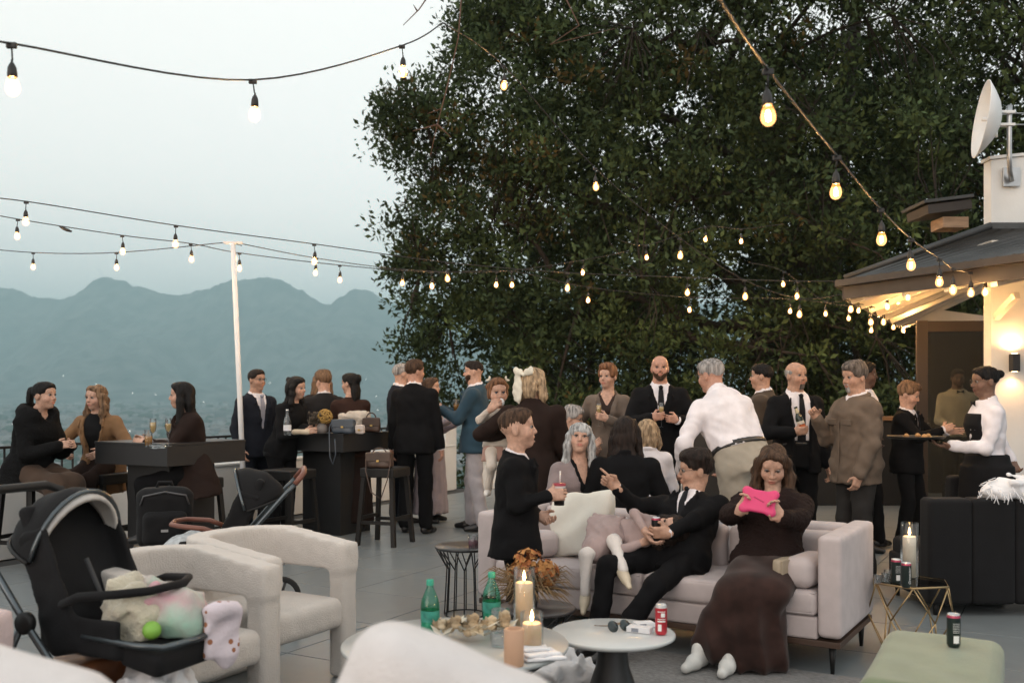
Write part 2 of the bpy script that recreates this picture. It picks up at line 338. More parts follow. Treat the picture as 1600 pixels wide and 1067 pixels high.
class Rig:
    def __init__(s, h=1.75, sex='m', lean=0, side=0, twist=0, pel=None, head=(0, 0, 0), rh=None, lh=None, rp=(-0.35, 0.5, -0.6), lp=(0.35, 0.5, -0.6),
                 rf=None, lf=None, rk=(0, -1, 0.15), lk=(0, -1, 0.15), bulk=1.0, hs=None, neckfwd=0.0, slump=0.0, rhd=None, lhd=None, rth=None, lth=None, rc=0.4, lc=0.4, shw=1.0, roll=None, ls=1.0):
        q = h/1.715; s.q = q; s.h = h; s.sex = sex; s.hs = hs if hs else 0.955*q**0.45; s.bulk = bulk
        s.pel = V3(pel) if pel is not None else V3(0, 0, 0.93*q)
        Rt = rotm((0, 1, 0), side)@rotm((1, 0, 0), lean); s.Rp = Rt; Rc = Rt@rotm((0, 0, 1), twist); s.Rc = Rc
        if roll is not None: Rt = roll@Rt; Rc = roll@Rc; s.Rp = Rt; s.Rc = Rc
        s.up = Rc@V3(0, 0, 1); s.sd = Rc@V3(1, 0, 0); s.fw = Rc@V3(0, -1, 0)
        sw = (0.166 if sex == 'm' else 0.146)*q*shw*(0.9+0.1*bulk); s.sw = sw
        s.neck = s.pel+s.up*0.515*q
        s.S = {'l': s.pel+s.up*0.415*q+s.sd*sw, 'r': s.pel+s.up*0.415*q-s.sd*sw}
        hz = (s.up*0.6+V3(0, 0, 1)*0.4) if roll is None else s.up; hz = unit(hz)
        s.hc = s.neck+hz*(0.010*q+0.115*s.hs)+s.fw*(0.015*q+neckfwd)
        base = (rotm((0, 1, 0), side*0.3)@rotm((0, 0, 1), twist)) if roll is None else s.Rc
        s.Rh = base@rotm((0, 0, 1), head[0])@rotm((1, 0, 0), head[1])@rotm((0, 1, 0), head[2])
        la, lb = 0.285*q, 0.25*q; s.E = {}; s.Wr = {}; s.hd = {}; s.th = {}; s.curl = {'r': rc, 'l': lc}
        for n_, t, pole, dd, th, sg in (('r', rh, rp, rhd, rth, -1), ('l', lh, lp, lhd, lth, 1)):
            if t is None: t = s.S[n_]+s.sd*sg*0.085*q+V3(0, 0, -0.53*q)+s.fw*0.05
            s.E[n_], s.Wr[n_] = ik(s.S[n_], t, la, lb, pole)
            s.hd[n_] = unit(dd) if dd is not None else unit(s.Wr[n_]-s.E[n_]); s.th[n_] = V3(th) if th is not None else (s.fw if dd is None and t[2] < s.pel[2]+0.1 else V3(-sg*0.35, -.2, 1))
        s.hip = {'l': s.pel+s.Rp@V3(0.092*q, 0, -0.02*q), 'r': s.pel+s.Rp@V3(-0.092*q, 0, -0.02*q)}
        s.Kn = {}; s.An = {}; s.foot = {}
        for n_, t, pole, sg in (('r', rf, rk, -1), ('l', lf, lk, 1)):
            if t is None: t = (sg*0.105*q, 0.02, 0.085*q)
            t = list(t); fd = V3(t[3:6]) if len(t) > 3 else V3(sg*0.22, -1, 0); s.Kn[n_], s.An[n_] = ik(s.hip[n_], t[:3], 0.416*q*ls, 0.412*q*ls, pole); s.foot[n_] = unit(fd)
    def H(s, x, y, z): return s.hc+s.Rh@(V3(x, y, z)*s.hs)
    def hl(s, X, Y, Z):
        a = [X-s.hc[0], Y-s.hc[1], Z-s.hc[2]]; return [(a[0]*s.Rh[0, i]+a[1]*s.Rh[1, i]+a[2]*s.Rh[2, i])/s.hs for i in range(3)]
    def hell(s, c, r, k=0.02, op='u'): return ell(s.H(*c), V3(r)*s.hs, s.Rh, k*s.hs, op)
    def hcap(s, a, b, ra, rb, k=0.01, op='u'): return cap(s.H(*a), s.H(*b), ra*s.hs, rb*s.hs, k*s.hs, op)
    def torso(s, grow=0.0, lo=-0.10, hi=0.53, hem=None, k=0.03, flare=0.0, belly=0.0, slim=1.0):
        q = s.q; b = s.bulk
        if s.sex == 'm': T = [(-0.30, .168, .125), (-0.10, .163, .118), (0, .164*b, .112*b), (.12, .150*b, .104*b+belly), (.25, .160*b, .110*b+belly*.6), (.36, .170*b, .114*b), (.42, .160, .100), (.455, .134, .088, -.008), (.485, .094, .074, -.010), (.51, .062, .062, -.008), (.56, .054, .058, .0)]
        elif s.sex == 'c': T = [(-0.30, .16, .125), (-0.10, .155, .12), (0, .155, .118), (.12, .148, .122), (.25, .155, .118), (.36, .160, .112), (.42, .148, .098), (.455, .115, .084), (.485, .078, .068), (.51, .055, .058), (.56, .050, .054)]
        else: T = [(-0.30, .172, .125), (-0.10, .172, .122), (0, .168*b, .112), (.12, .128*b, .092), (.20, .128*b, .094), (.31, .145*b, .118, .012), (.38, .145, .104, .008), (.42, .136, .090), (.455, .105, .076), (.485, .070, .062), (.51, .050, .052), (.56, .045, .050)]
        T = [tuple([r[0]]+[x for x in r[1:]]) for r in T]; ws = [t[0] for t in T]
        def at(w): return [np.interp(w, ws, [(list(t)+[0, 0, 0, 0])[i] for t in T]) for i in (1, 2, 3)]
        rows = [(w*q, *[v*q for v in at(w)]) for w in sorted(set([lo]+[w for w in ws if lo < w < hi]+[hi]))]
        if flare: rows = [(r[0], r[1]+flare*max(0, (0.10*q-r[0])), r[2]+flare*0.8*max(0, (0.10*q-r[0])), r[3]) for r in rows]
        return loft(s.pel, s.up, s.sd, rows, k=k, grow=grow)
    def arms(s, g0, g1, g2, end=1.0, sides='lr', k=0.03):
        q = s.q; out = []; z = 0.9 if s.sex != 'm' else 1.0; z *= 0.75+0.25*s.bulk if s.bulk > 1 else 1
        for n_ in sides:
            S, E, W_ = s.S[n_], s.E[n_], s.Wr[n_]; We = E+(W_-E)*end
            out += [cap(S-s.up*0.012*q, E, (0.052*z+g0)*q, (0.041*z+g1)*q, k), cap(E, We, (0.041*z+g1)*q, (0.030*z+g2)*q, k*0.7)]
        return out
    def legs(s, g0, g1, g2, end=1.0, k=0.03, sides='lr'):
        q = s.q; out = []; b = s.bulk
        for n_ in sides:
            A, K_, B = s.hip[n_], s.Kn[n_], s.An[n_]; Be = K_+(B-K_)*end
            out += [cap(A, K_, (0.082*b+g0)*q, (0.055+g1)*q, k), cap(K_, Be, (0.055+g1)*q, (0.038+g2)*q, k*0.7)]
        return out
    def hand_prims(s, n_, sc=1.0):
        q = s.hs*0.92*sc; Wp = s.Wr[n_]; d = s.hd[n_]; th = s.th[n_]; lat = unit(th-d*(th@d)); sg = 1 if n_ == 'r' else -1
        pal = unit(np.cross(d, lat))*(1 if n_ == 'r' else -1)*-1; c = s.curl[n_]; out = []
        M = np.stack([lat, d, pal], 1)
        out.append(rbox(Wp+d*0.048*q+lat*0.002, (0.039*q, 0.050*q, 0.0145*q), 0.0135*q, M, 0.012)); out.append(cap(Wp-d*0.02*q, Wp+d*0.02*q, 0.027*q, 0.027*q, 0.02))
        cs = c if isinstance(c, (list, tuple)) else [c*0.6, c*0.85, c, c*1.1, c*1.2]     # thumb, index .. little
        for i, (off, L) in enumerate(((0.029, .072), (0.0095, .080), (-0.0105, .074), (-0.029, .058))):
            p = Wp+d*(0.093-0.004*abs(i-1))*q+lat*off*q; cc = cs[i+1]; ang = 0; r = 0.0088
            for j, (fr, da) in enumerate(((0.46, 62), (0.30, 82), (0.24, 50))):
                ang += da*cc; dr = d*math.cos(R(ang))+pal*math.sin(R(ang))+lat*off*1.2*(1-cc); e = p+unit(dr)*L*fr*q; out.append(cap(p, e, r*q, (r-0.0006)*q, 0.004)); p = e; r -= 0.0006
        p = Wp+d*0.022*q+lat*0.030*q+pal*0.006*q; dr = unit(d*0.62+lat*0.75+pal*(0.15+0.5*cs[0])); e = p+dr*0.042*q; out.append(cap(p, e, 0.0135*q, 0.0105*q, 0.012))
        dr = unit(d*0.85+lat*(0.35-0.9*cs[0])+pal*(0.2+0.9*cs[0])); e2 = e+dr*0.034*q; out.append(cap(e, e2, 0.0105*q, 0.0085*q, 0.006))
        s.grip = getattr(s, 'grip', {}); s.grip[n_] = Wp+d*0.085*q+pal*0.038*q
        return out
    def grip_pt(s, n_):
        q = s.hs*0.92; d = s.hd[n_]; th = s.th[n_]; lat = unit(th-d*(th@d)); pal = unit(np.cross(d, lat))*(1 if n_ == 'r' else -1)*-1
        return s.Wr[n_]+d*0.080*q+pal*0.040*q
    def head_prims(s, mouth=0.0, fem=False):
        j = 0.93 if (fem or s.sex == 'c') else 1.0; ch = 1.25 if s.sex == 'c' else 1.0
        p = [s.hell((0, 0.016, 0.038), (.076, .094, .083)), s.hell((0, -.018, -.030), (.062*j, .070, .078), .03), s.hell((0, -.058, -.092+(0.008 if fem or s.sex == 'c' else 0)), (.026*j, .024, .020), .03),
             s.hell((.036, -.052, -.026), (.026*ch, .030, .026*ch), .025), s.hell((-.036, -.052, -.026), (.026*ch, .030, .026*ch), .025),
             s.hcap((-.034, -.070, .034), (.034, -.070, .034), .014, .014, .018), s.hell((0, -.050, .060), (.055, .030, .032), .03),
             s.hell((.031, -.096, .013), (.017, .013, .011), .010, 's'), s.hell((-.031, -.096, .013), (.017, .013, .011), .010, 's'),
             s.hcap((0, -.083, .020), (0, -.103*(.975 if ch > 1 else 1), -.020), .0075, .0115, .010), s.hell((.011, -.092, -.025), (.009, .010, .008), .006), s.hell((-.011, -.092, -.025), (.009, .010, .008), .006),
             s.hell((0, -.080, -.052), (.026, .012, .016), .012), s.hell((0, -.090, -.050), (.021, .0075, .0055), .004), s.hell((0, -.088, -.0625-mouth*.012), (.018, .0085, .0065), .004),
             s.hell((0, -.097, -.056-mouth*.006), (.021, .010, .0022+mouth*.009), .003, 's'),
             s.hell((.076, .014, -.004), (.009, .020, .031), .008), s.hell((-.076, .014, -.004), (.009, .020, .031), .008)]
        nr = 0.053 if s.sex == 'm' else 0.044
        nr = nr*s.q if s.sex != 'c' else 0.040*s.hs
        p.append(cap(s.H(0, .024, -.055), s.neck-s.up*0.03*s.q, nr, nr*1.15, .03)); return p

def near_px(Y): return Y/F*1.5625            # metres per render pixel at that distance

def person(label, at, rot, outfit, rig, skin='fair', hair=None, group=None, face=True, beard=None, glasses_=None, mouth=0.0, hands='lr', fem=False, browc=None, z0=0.0, eyes=(0.05, 0.035, 0.025), hres=1.0, detail=1.0):
    """body: one mesh, the top-level object; clothes, hair, glasses ... are its children"""
    Yd = at[1]; px = near_px(Yd)*detail; rb = max(0.013, px*1.9); rhd = max(0.0050, px*0.85); rha = max(0.0050, px*0.75)
    g = rig; q = g.q
    prims = [g.torso(grow=-0.006, hi=0.53)]+g.arms(-.004, -.003, -.002)+g.legs(-.004, -.003, -.002)
    for n_ in 'lr':
        prims.append(cap(g.An[n_]-V3(0, 0, .03*q), g.An[n_]-V3(0, 0, .055*q)+g.foot[n_]*0.11*q, 0.032*q, 0.016*q, .03))
    prims += g.head_prims(mouth, fem)
    fine = [(g.hc, 0.135*g.hs, rhd)]
    for n_ in 'lr':
        prims += g.hand_prims(n_)
        if n_ in hands: fine.append((g.Wr[n_]+g.hd[n_]*0.08*g.hs, 0.095*g.hs, rha))
    V, Q = field(prims, rb, fine); T3 = np.concatenate([Q[:, [0, 1, 2]], Q[:, [0, 2, 3]]])
    keep = ((V-g.hc)**2).sum(1) < (.19*g.hs)**2                       # thin out what the clothes cover
    for n_ in hands: keep |= ((V-(g.Wr[n_]+g.hd[n_]*.07*g.hs))**2).sum(1) < (.125*g.hs)**2
    cell = np.floor(V/.034).astype(np.int64)+4000; key = cell[:, 0]*10**8+cell[:, 1]*10**4+cell[:, 2]; key = np.where(keep, 10**13+np.arange(len(V)), key)
    _, inv = np.unique(key, return_inverse=True); inv = inv.ravel(); cnt = np.bincount(inv); V = np.stack([np.bincount(inv, V[:, i])/cnt for i in range(3)], 1); T3 = inv[T3]
    T3 = T3[(T3[:, 0] != T3[:, 1]) & (T3[:, 1] != T3[:, 2]) & (T3[:, 0] != T3[:, 2])]; me = np_mesh('person', V, T3)
    L = g.hl(V[:, 0], V[:, 1], V[:, 2]); col = np.ones((len(V), 4), f32)
    def blend(m, c):
        for i in range(3): col[:, i] = col[:, i]*(1-m)+col[:, i]*c[i]*m
    d_l = np.exp(-(((L[0])/.021)**4+((L[2]+.056)/.011)**4))*(L[1] < -.07); lipc = (0.80, 0.46, 0.46) if (fem or g.sex == 'f') else (0.86, 0.62, 0.60)
    blend(d_l, lipc)
    for sx in (-1, 1): blend(0.5*np.exp(-(((L[0]-sx*.042)/.022)**2+((L[2]+.022)/.020)**2))*(L[1] < -.04), (1.02, .80, .76))
    blend(0.4*np.exp(-((L[0]/.014)**2+((L[2]+.02)/.016)**2))*(L[1] < -.085), (1.0, .80, .76))
    if mouth > 0: blend(np.exp(-(((L[0])/.018)**4+((L[2]+.056+mouth*.006)/.007)**4))*(L[1] < -.075)*(L[1] > -.094), (0.25, .1, .1))
    if beard == 'shaved': blend(0.35*np.clip((L[2]-.045)/.03, 0, 1)*(L[1] > -.06), (0.75, .72, .72))
    ca = me.color_attributes.new('Col', 'FLOAT_COLOR', 'POINT'); ca.data.foreach_set('color', col.ravel())
    body = link('person', me, skin_m(skin), None, (at[0], at[1], z0), rot); tag(body, label, 'person', group)
    if face:
        for sx in (-1, 1):
            mb = MB(); c = V3(sx*.0305, -.0750, .0120); r = .0122
            def HP(p): return g.H(*p)
            cc = Vector(g.H(*c)); mb.sphere(cc, r*g.hs, 10, 8)
            ic = Vector(g.H(c[0], c[1]-r*0.62, c[2]-.0005)); mb.m(1).sphere(ic, r*0.60*g.hs, 8, 6)
            mb.m(2).tube([g.H(c[0]+t*.0135, c[1]-r*(1.02-0.35*t*t), c[2]+.0060*(1-t*t)+.001) for t in (-1, -.5, 0, .5, 1)], 0.0030*g.hs, 5)
            mb.build('eye', [mat('eye_white', (.30, .27, .26), .45, var=.02), mat('iris_%d' % (hash(eyes) % 97), eyes, .25, var=.05), mat('lash', (.02, .014, .012), .8)], body)
            bc = browc or (hair[1] if hair else 'brown'); MB().tube([g.H(sx*(.014+t*.037), -.0865+.018*t*t+.001, .0335+.007*math.sin(t*2.4)) for t in (0, .33, .66, 1)], [0.0032*g.hs, 0.0038*g.hs, 0.0032*g.hs, .0016*g.hs], 6).build('eyebrow', hair_m(bc), body)
    if beard in ('full', 'goatee', 'stubble'):
        hp_ = g.head_prims(0, False); bp = hp_[1:5]+[hp_[12]]; gr = 0.0035 if beard != 'stubble' else .0015
        def inflate(p): return Prim(p.lo-gr, p.hi+gr, (lambda f: (lambda X, Y, Z: f(X, Y, Z)-gr*g.hs))(p.fn), p.k)
        def cut(X, Y, Z):
            x, y, z = g.hl(X, Y, Z); ax_ = np.abs(x)
            lim = np.interp(ax_, [0, .022, .026, .05, .07, .09], [-.036, -.036, -.050, -.040, -.015, .02]) if beard != 'goatee' else np.interp(ax_, [0, .024, .03], [-.038, -.040, -.2])
            lipd = .011-np.sqrt((x*.55)**2+(z+.0565)**2); d = np.maximum(z-lim, np.where(y < -.06, lipd, -1))
            return np.maximum(d, y+(.02 if beard != 'goatee' else .05))*g.hs
        bc = ('brown' if hair[1] in ('black', 'darkbrown') else hair[1]) if (hair and beard != 'goatee') else (browc or 'darkgrey')
        soft('beard', [inflate(p) for p in bp]+[custom(cut, k=.003)], hair_m(bc), body, res=rhd*0.9, post=lambda X, Y, Z: wob((X, Y, Z), .0012, 260))
    if glasses_:
        mb = MB(); rr = .021 if glasses_ == 'round' else .0225
        for sx in (-1, 1):
            mb.tube([g.H(sx*.032+rr*math.cos(a)*1.05, -.098+.006*abs(math.cos(a)) if sx*math.cos(a) > 0 else -.098, .010+rr*(1 if glasses_ == 'round' else .8)*math.sin(a)) for a in np.linspace(0, 2*math.pi, 16)[:-1]], .0016*g.hs, 5, closed=True)
            mb.tube([g.H(sx*.054, -.094, .014), g.H(sx*.074, -.04, .016), g.H(sx*.082, .012, .012)], .0016*g.hs, 5)
        mb.tube([g.H(-.011, -.099, .013), g.H(0, -.103, .016), g.H(.011, -.099, .013)], .0015*g.hs, 5)
        mb.build('glasses', mat('glasses_frame', (.10, .075, .055), .3, metal=.6), body)
    if hair: do_hair(g, body, hair, rhd*hres*1.1)
    do_outfit(g, body, outfit, max(0.0105, px*1.75))
    return body

def do_hair(g, body, hair, res):
    style, colr = hair[0], hair[1]; o = hair[2] if len(hair) > 2 else {}
    vol = o.get('vol', .0); p = [g.hell((0, .012, .044+vol*.4), (.0805+vol*.5 if style != 'fade' else .0772, .106+vol*.4 if style != 'fade' else .1015, .086+vol if style != 'fade' else .0835)), g.hell((0, -.038, .078+vol*.5), (.066, .055, .044+vol*.5), .02)]
    hl_f = o.get('front', .078); L = o.get('L', .3)
    def line(X, Y, Z):
        x, y, z = g.hl(X, Y, Z); ax_ = np.abs(x)
        zl = np.interp(y+0*x, [-.115, -.085, -.060, -.035, -.005, .02, .05, .12], [hl_f+.004, hl_f-.004, .046, .020, .004 if style != 'fade' else .022, -.030 if style != 'fade' else -.014, -.066 if style != 'fade' else -.058, -.075])
        zl = zl+np.where(y < -.04, -np.clip(ax_-.05, 0, .1)*.7, 0)+(.004 if style != 'fade' else .0015)*np.sin(x*160+y*90)*np.sin(y*120+1); return (zl-z)*g.hs*0.8
    amp = o.get('amp', .0016)
    def strands(X, Y, Z):
        x, y, z = g.hl(X, Y, Z); a = np.arctan2(x, y-.02); return amp*np.sin(a*34+9*z*10+2*np.sin(z*40+a*3))+wob((X, Y, Z), amp*1.2, 70, 3)
    P_ = [*p, custom(line, k=.016)]
    if style == 'sides':                       # bald on top
        def top(X, Y, Z):
            x, y, z = g.hl(X, Y, Z); return np.maximum(z-np.interp(y+0*x, [-.1, -.02, .05, .12], [.02, .050, .060, .05]), -.035-y)*g.hs
        P_ = [g.hell((0, .020, .040), (.0795, .0975, .086)), custom(line, k=.006), custom(top, k=.01)]
    elif style == 'quiff': P_ += [g.hell((0, -.052, .112), (.058, .040, .022), .03), g.hell((0, 0, .122), (.065, .07, .020), .03)]
    elif style == 'messy': P_ += [g.hell((.025, -.058, .098), (.045, .036, .030), .02), g.hell((-.03, -.05, .105), (.045, .036, .028), .02), g.hell((0, .02, .118), (.07, .08, .028), .03), g.hell((.05, .03, .08), (.045, .06, .04), .02), g.hell((-.05, .03, .08), (.045, .06, .04), .02)]
    elif style == 'sidepart': P_ += [g.hell((.018, -.060, .094), (.060, .036, .026), .02), g.hell((0, .01, .112), (.07, .08, .026), .03), g.hell((.066, -.01, .05), (.018, .05, .04), .02), g.hell((-.066, -.01, .05), (.018, .05, .04), .02)]
    elif style in ('long', 'half', 'bangs', 'bob', 'pulled'):
        wd = o.get('wd', 1.0); fwd = o.get('fwd', 0.0); dv = g.Rh.T@V3(0, 0, -1) if o.get('hang', True) else V3(0, 0, -1)
        bk = V3(0, .062, .02); st = [bk+dv*L*t/g.hs*1.0+V3(0, .018*math.sin(t*3), 0) for t in (0, .35, .7, 1)]; rw = [(.082*wd, .052), (.092*wd, .046), (.088*wd, .038), (.062*wd, .024)]
        for i in range(3):
            a, b = st[i], st[i+1]; c = (a+b)/2
            P_.append(ell(g.H(*c), V3((rw[i][0]+rw[i+1][0])/2, (rw[i][1]+rw[i+1][1])/2, np.linalg.norm(b-a)*0.72)*g.hs, g.Rh if not o.get('hang', True) else _hang(g), .03))
        if style != 'pulled':
            Ls = o.get('Ls', L*0.9)
            for sx in (-1, 1):
                y0 = -.006+fwd; ft = o.get('ft', .0)
                pts = [V3(sx*.060, y0-.014, .080), V3(sx*.080, y0, .02), V3(sx*(.082+.006*wd), y0+.002, -.05)]; pts += [pts[-1]+dv*Ls*t/g.hs+V3(sx*.012*wd, -ft*t, 0) for t in (.35, .65)]
                rr = [.020, .026, .031*wd, .030*wd, .016]
                for i in range(len(pts)-1): P_.append(g.hcap(pts[i], pts[i+1], rr[i], rr[i+1], .022))
        if style == 'bangs': P_ += [g.hell((0, -.076, .058), (.058, .016, .030), .012), g.hell((.045, -.060, .050), (.026, .020, .036), .015), g.hell((-.045, -.060, .050), (.026, .020, .036), .015)]
        if style == 'half': P_ += [g.hell((0, .100, .085), (.032, .028, .028), .015)]
        if o.get('wave'):
            old = strands; wv = o['wave']
            strands = lambda X, Y, Z: old(X, Y, Z)+wv*np.sin(Z*48+3*np.sin(X*30)+Y*22)
    elif style == 'updo': P_ += [g.hell((0, .085, .010), (.045, .040, .050), .03), g.hell((0, -.02, .112), (.068, .075, .030), .03), g.hell((.064, -.03, .04), (.022, .032, .045), .02), g.hell((-.064, -.03, .04), (.022, .032, .045), .02)]
    elif style == 'bun': P_ += [g.hell((0, .122, .058), (.036, .034, .034), .012)]
    elif style == 'clip': P_ += [g.hell((0, .105, .06), (.045, .045, .05), .02), g.hell((0, .075, -.06), (.065, .045, .10), .03), g.hell((.03, .085, -.15), (.038, .03, .09), .03), g.hell((-.025, .08, -.13), (.03, .03, .08), .03)]
    elif style == 'pony': P_ += [g.hell((0, .125, .05), (.030, .035, .035), .02), g.hell((0, .150, -.02), (.032, .030, .085), .03)]
    elif style == 'baby': P_ += [g.hell((.075, .02, .05), (.028, .03, .03), .02), g.hell((-.075, .02, .05), (.028, .03, .03), .02), g.hell((.07, .0, -.01), (.02, .035, .045), .02), g.hell((-.07, .0, -.01), (.02, .035, .045), .02)]
    V, Q = field(P_, res, None, strands)
    if len(V) < 10: return
    nr = np.zeros_like(V); fn_ = np.cross(V[Q[:, 2]]-V[Q[:, 0]], V[Q[:, 3]]-V[Q[:, 1]])
    for i in range(4): np.add.at(nr, Q[:, i], fn_)
    nr /= np.linalg.norm(nr, axis=1)[:, None]+1e-12; rg = np.random.default_rng(len(V)); lc_ = g.hl(V[:, 0], V[:, 1], V[:, 2]); lng = style in ('long', 'half', 'bangs', 'clip', 'pony', 'pulled'); okv = np.nonzero((lc_[1] > -.03) if lng else ((lc_[2] > .055) & (lc_[1] > -.06)))[0]; N = min(520, len(okv)); ii = rg.choice(okv, N, replace=False); p = V[ii]; n_ = nr[ii]
    cr_ = g.H(0, .03, .13)
    fl = np.tile(V3(0, 0, -1.), (N, 1)) if lng else (p-cr_)
    fl = fl+rg.normal(size=(N, 3))*(.18 if lng else .035); fl -= n_*(fl*n_).sum(1)[:, None]; fl /= np.linalg.norm(fl, axis=1)[:, None]+1e-9
    L_ = (rg.uniform(.02, .06, N) if lng else rg.uniform(.008, .020, N))[:, None]; sd_ = np.cross(fl, n_); w_ = .0014
    T_ = p+fl*L_+n_*L_*rg.uniform(.02, .22 if lng else .42, N)[:, None]; b0 = p-n_*.002
    SV = np.stack([b0-sd_*w_, b0+sd_*w_, T_+sd_*.0003, T_-sd_*.0003], 1).reshape(-1, 3)
    Q = np.concatenate([Q, np.arange(N*4).reshape(N, 4)+len(V)]); V = np.concatenate([V, SV])
    link('hair', np_mesh('hair', V, Q), hair_m(colr), body)
def _hang(g):
    z = V3(0, 0, 1); x = g.Rh@V3(1, 0, 0); x = unit(x-z*(x@z)); return np.stack([x, np.cross(z, x), z], 1)

def vcut(g, t0, w1, w0=0.0, t1=0.50, lo=-1):
    """front opening of a jacket: |side| below a width that grows from t0 up to t1"""
    q = g.q; o, u_, s_, f_ = g.pel, g.up, g.sd, g.fw
    def fn(X, Y, Z):
        x, y, z = X-o[0], Y-o[1], Z-o[2]; a = x*s_[0]+y*s_[1]+z*s_[2]; b = x*f_[0]+y*f_[1]+z*f_[2]; w = x*u_[0]+y*u_[1]+z*u_[2]
        wd = np.interp(w/q, [lo, t0, t1, .6], [w0, w0 if w0 else -.02, w1, w1*1.1])*q
        return np.maximum(np.maximum(np.abs(a)-wd, .02*q-b), (lo*q-w))
    return custom(fn, lo=V3(o)-.9, hi=V3(o)+.9, op='s', k=.004)
def ring(g, t, rw, rd, r, k=.006, tilt=.0, gap=0.0, off=-.008):
    """collar: tube round the neck at spine height t"""
    q = g.q; pts = []
    for a in np.linspace(gap, 2*math.pi-gap, 15): pts.append(g.pel+g.up*(t*q-tilt*math.cos(a)*q)+g.sd*rw*math.sin(a)*q+g.fw*(rd*math.cos(a)+off)*q)
    return [cap(pts[i], pts[i+1], r*q, r*q, k) for i in range(len(pts)-1)]

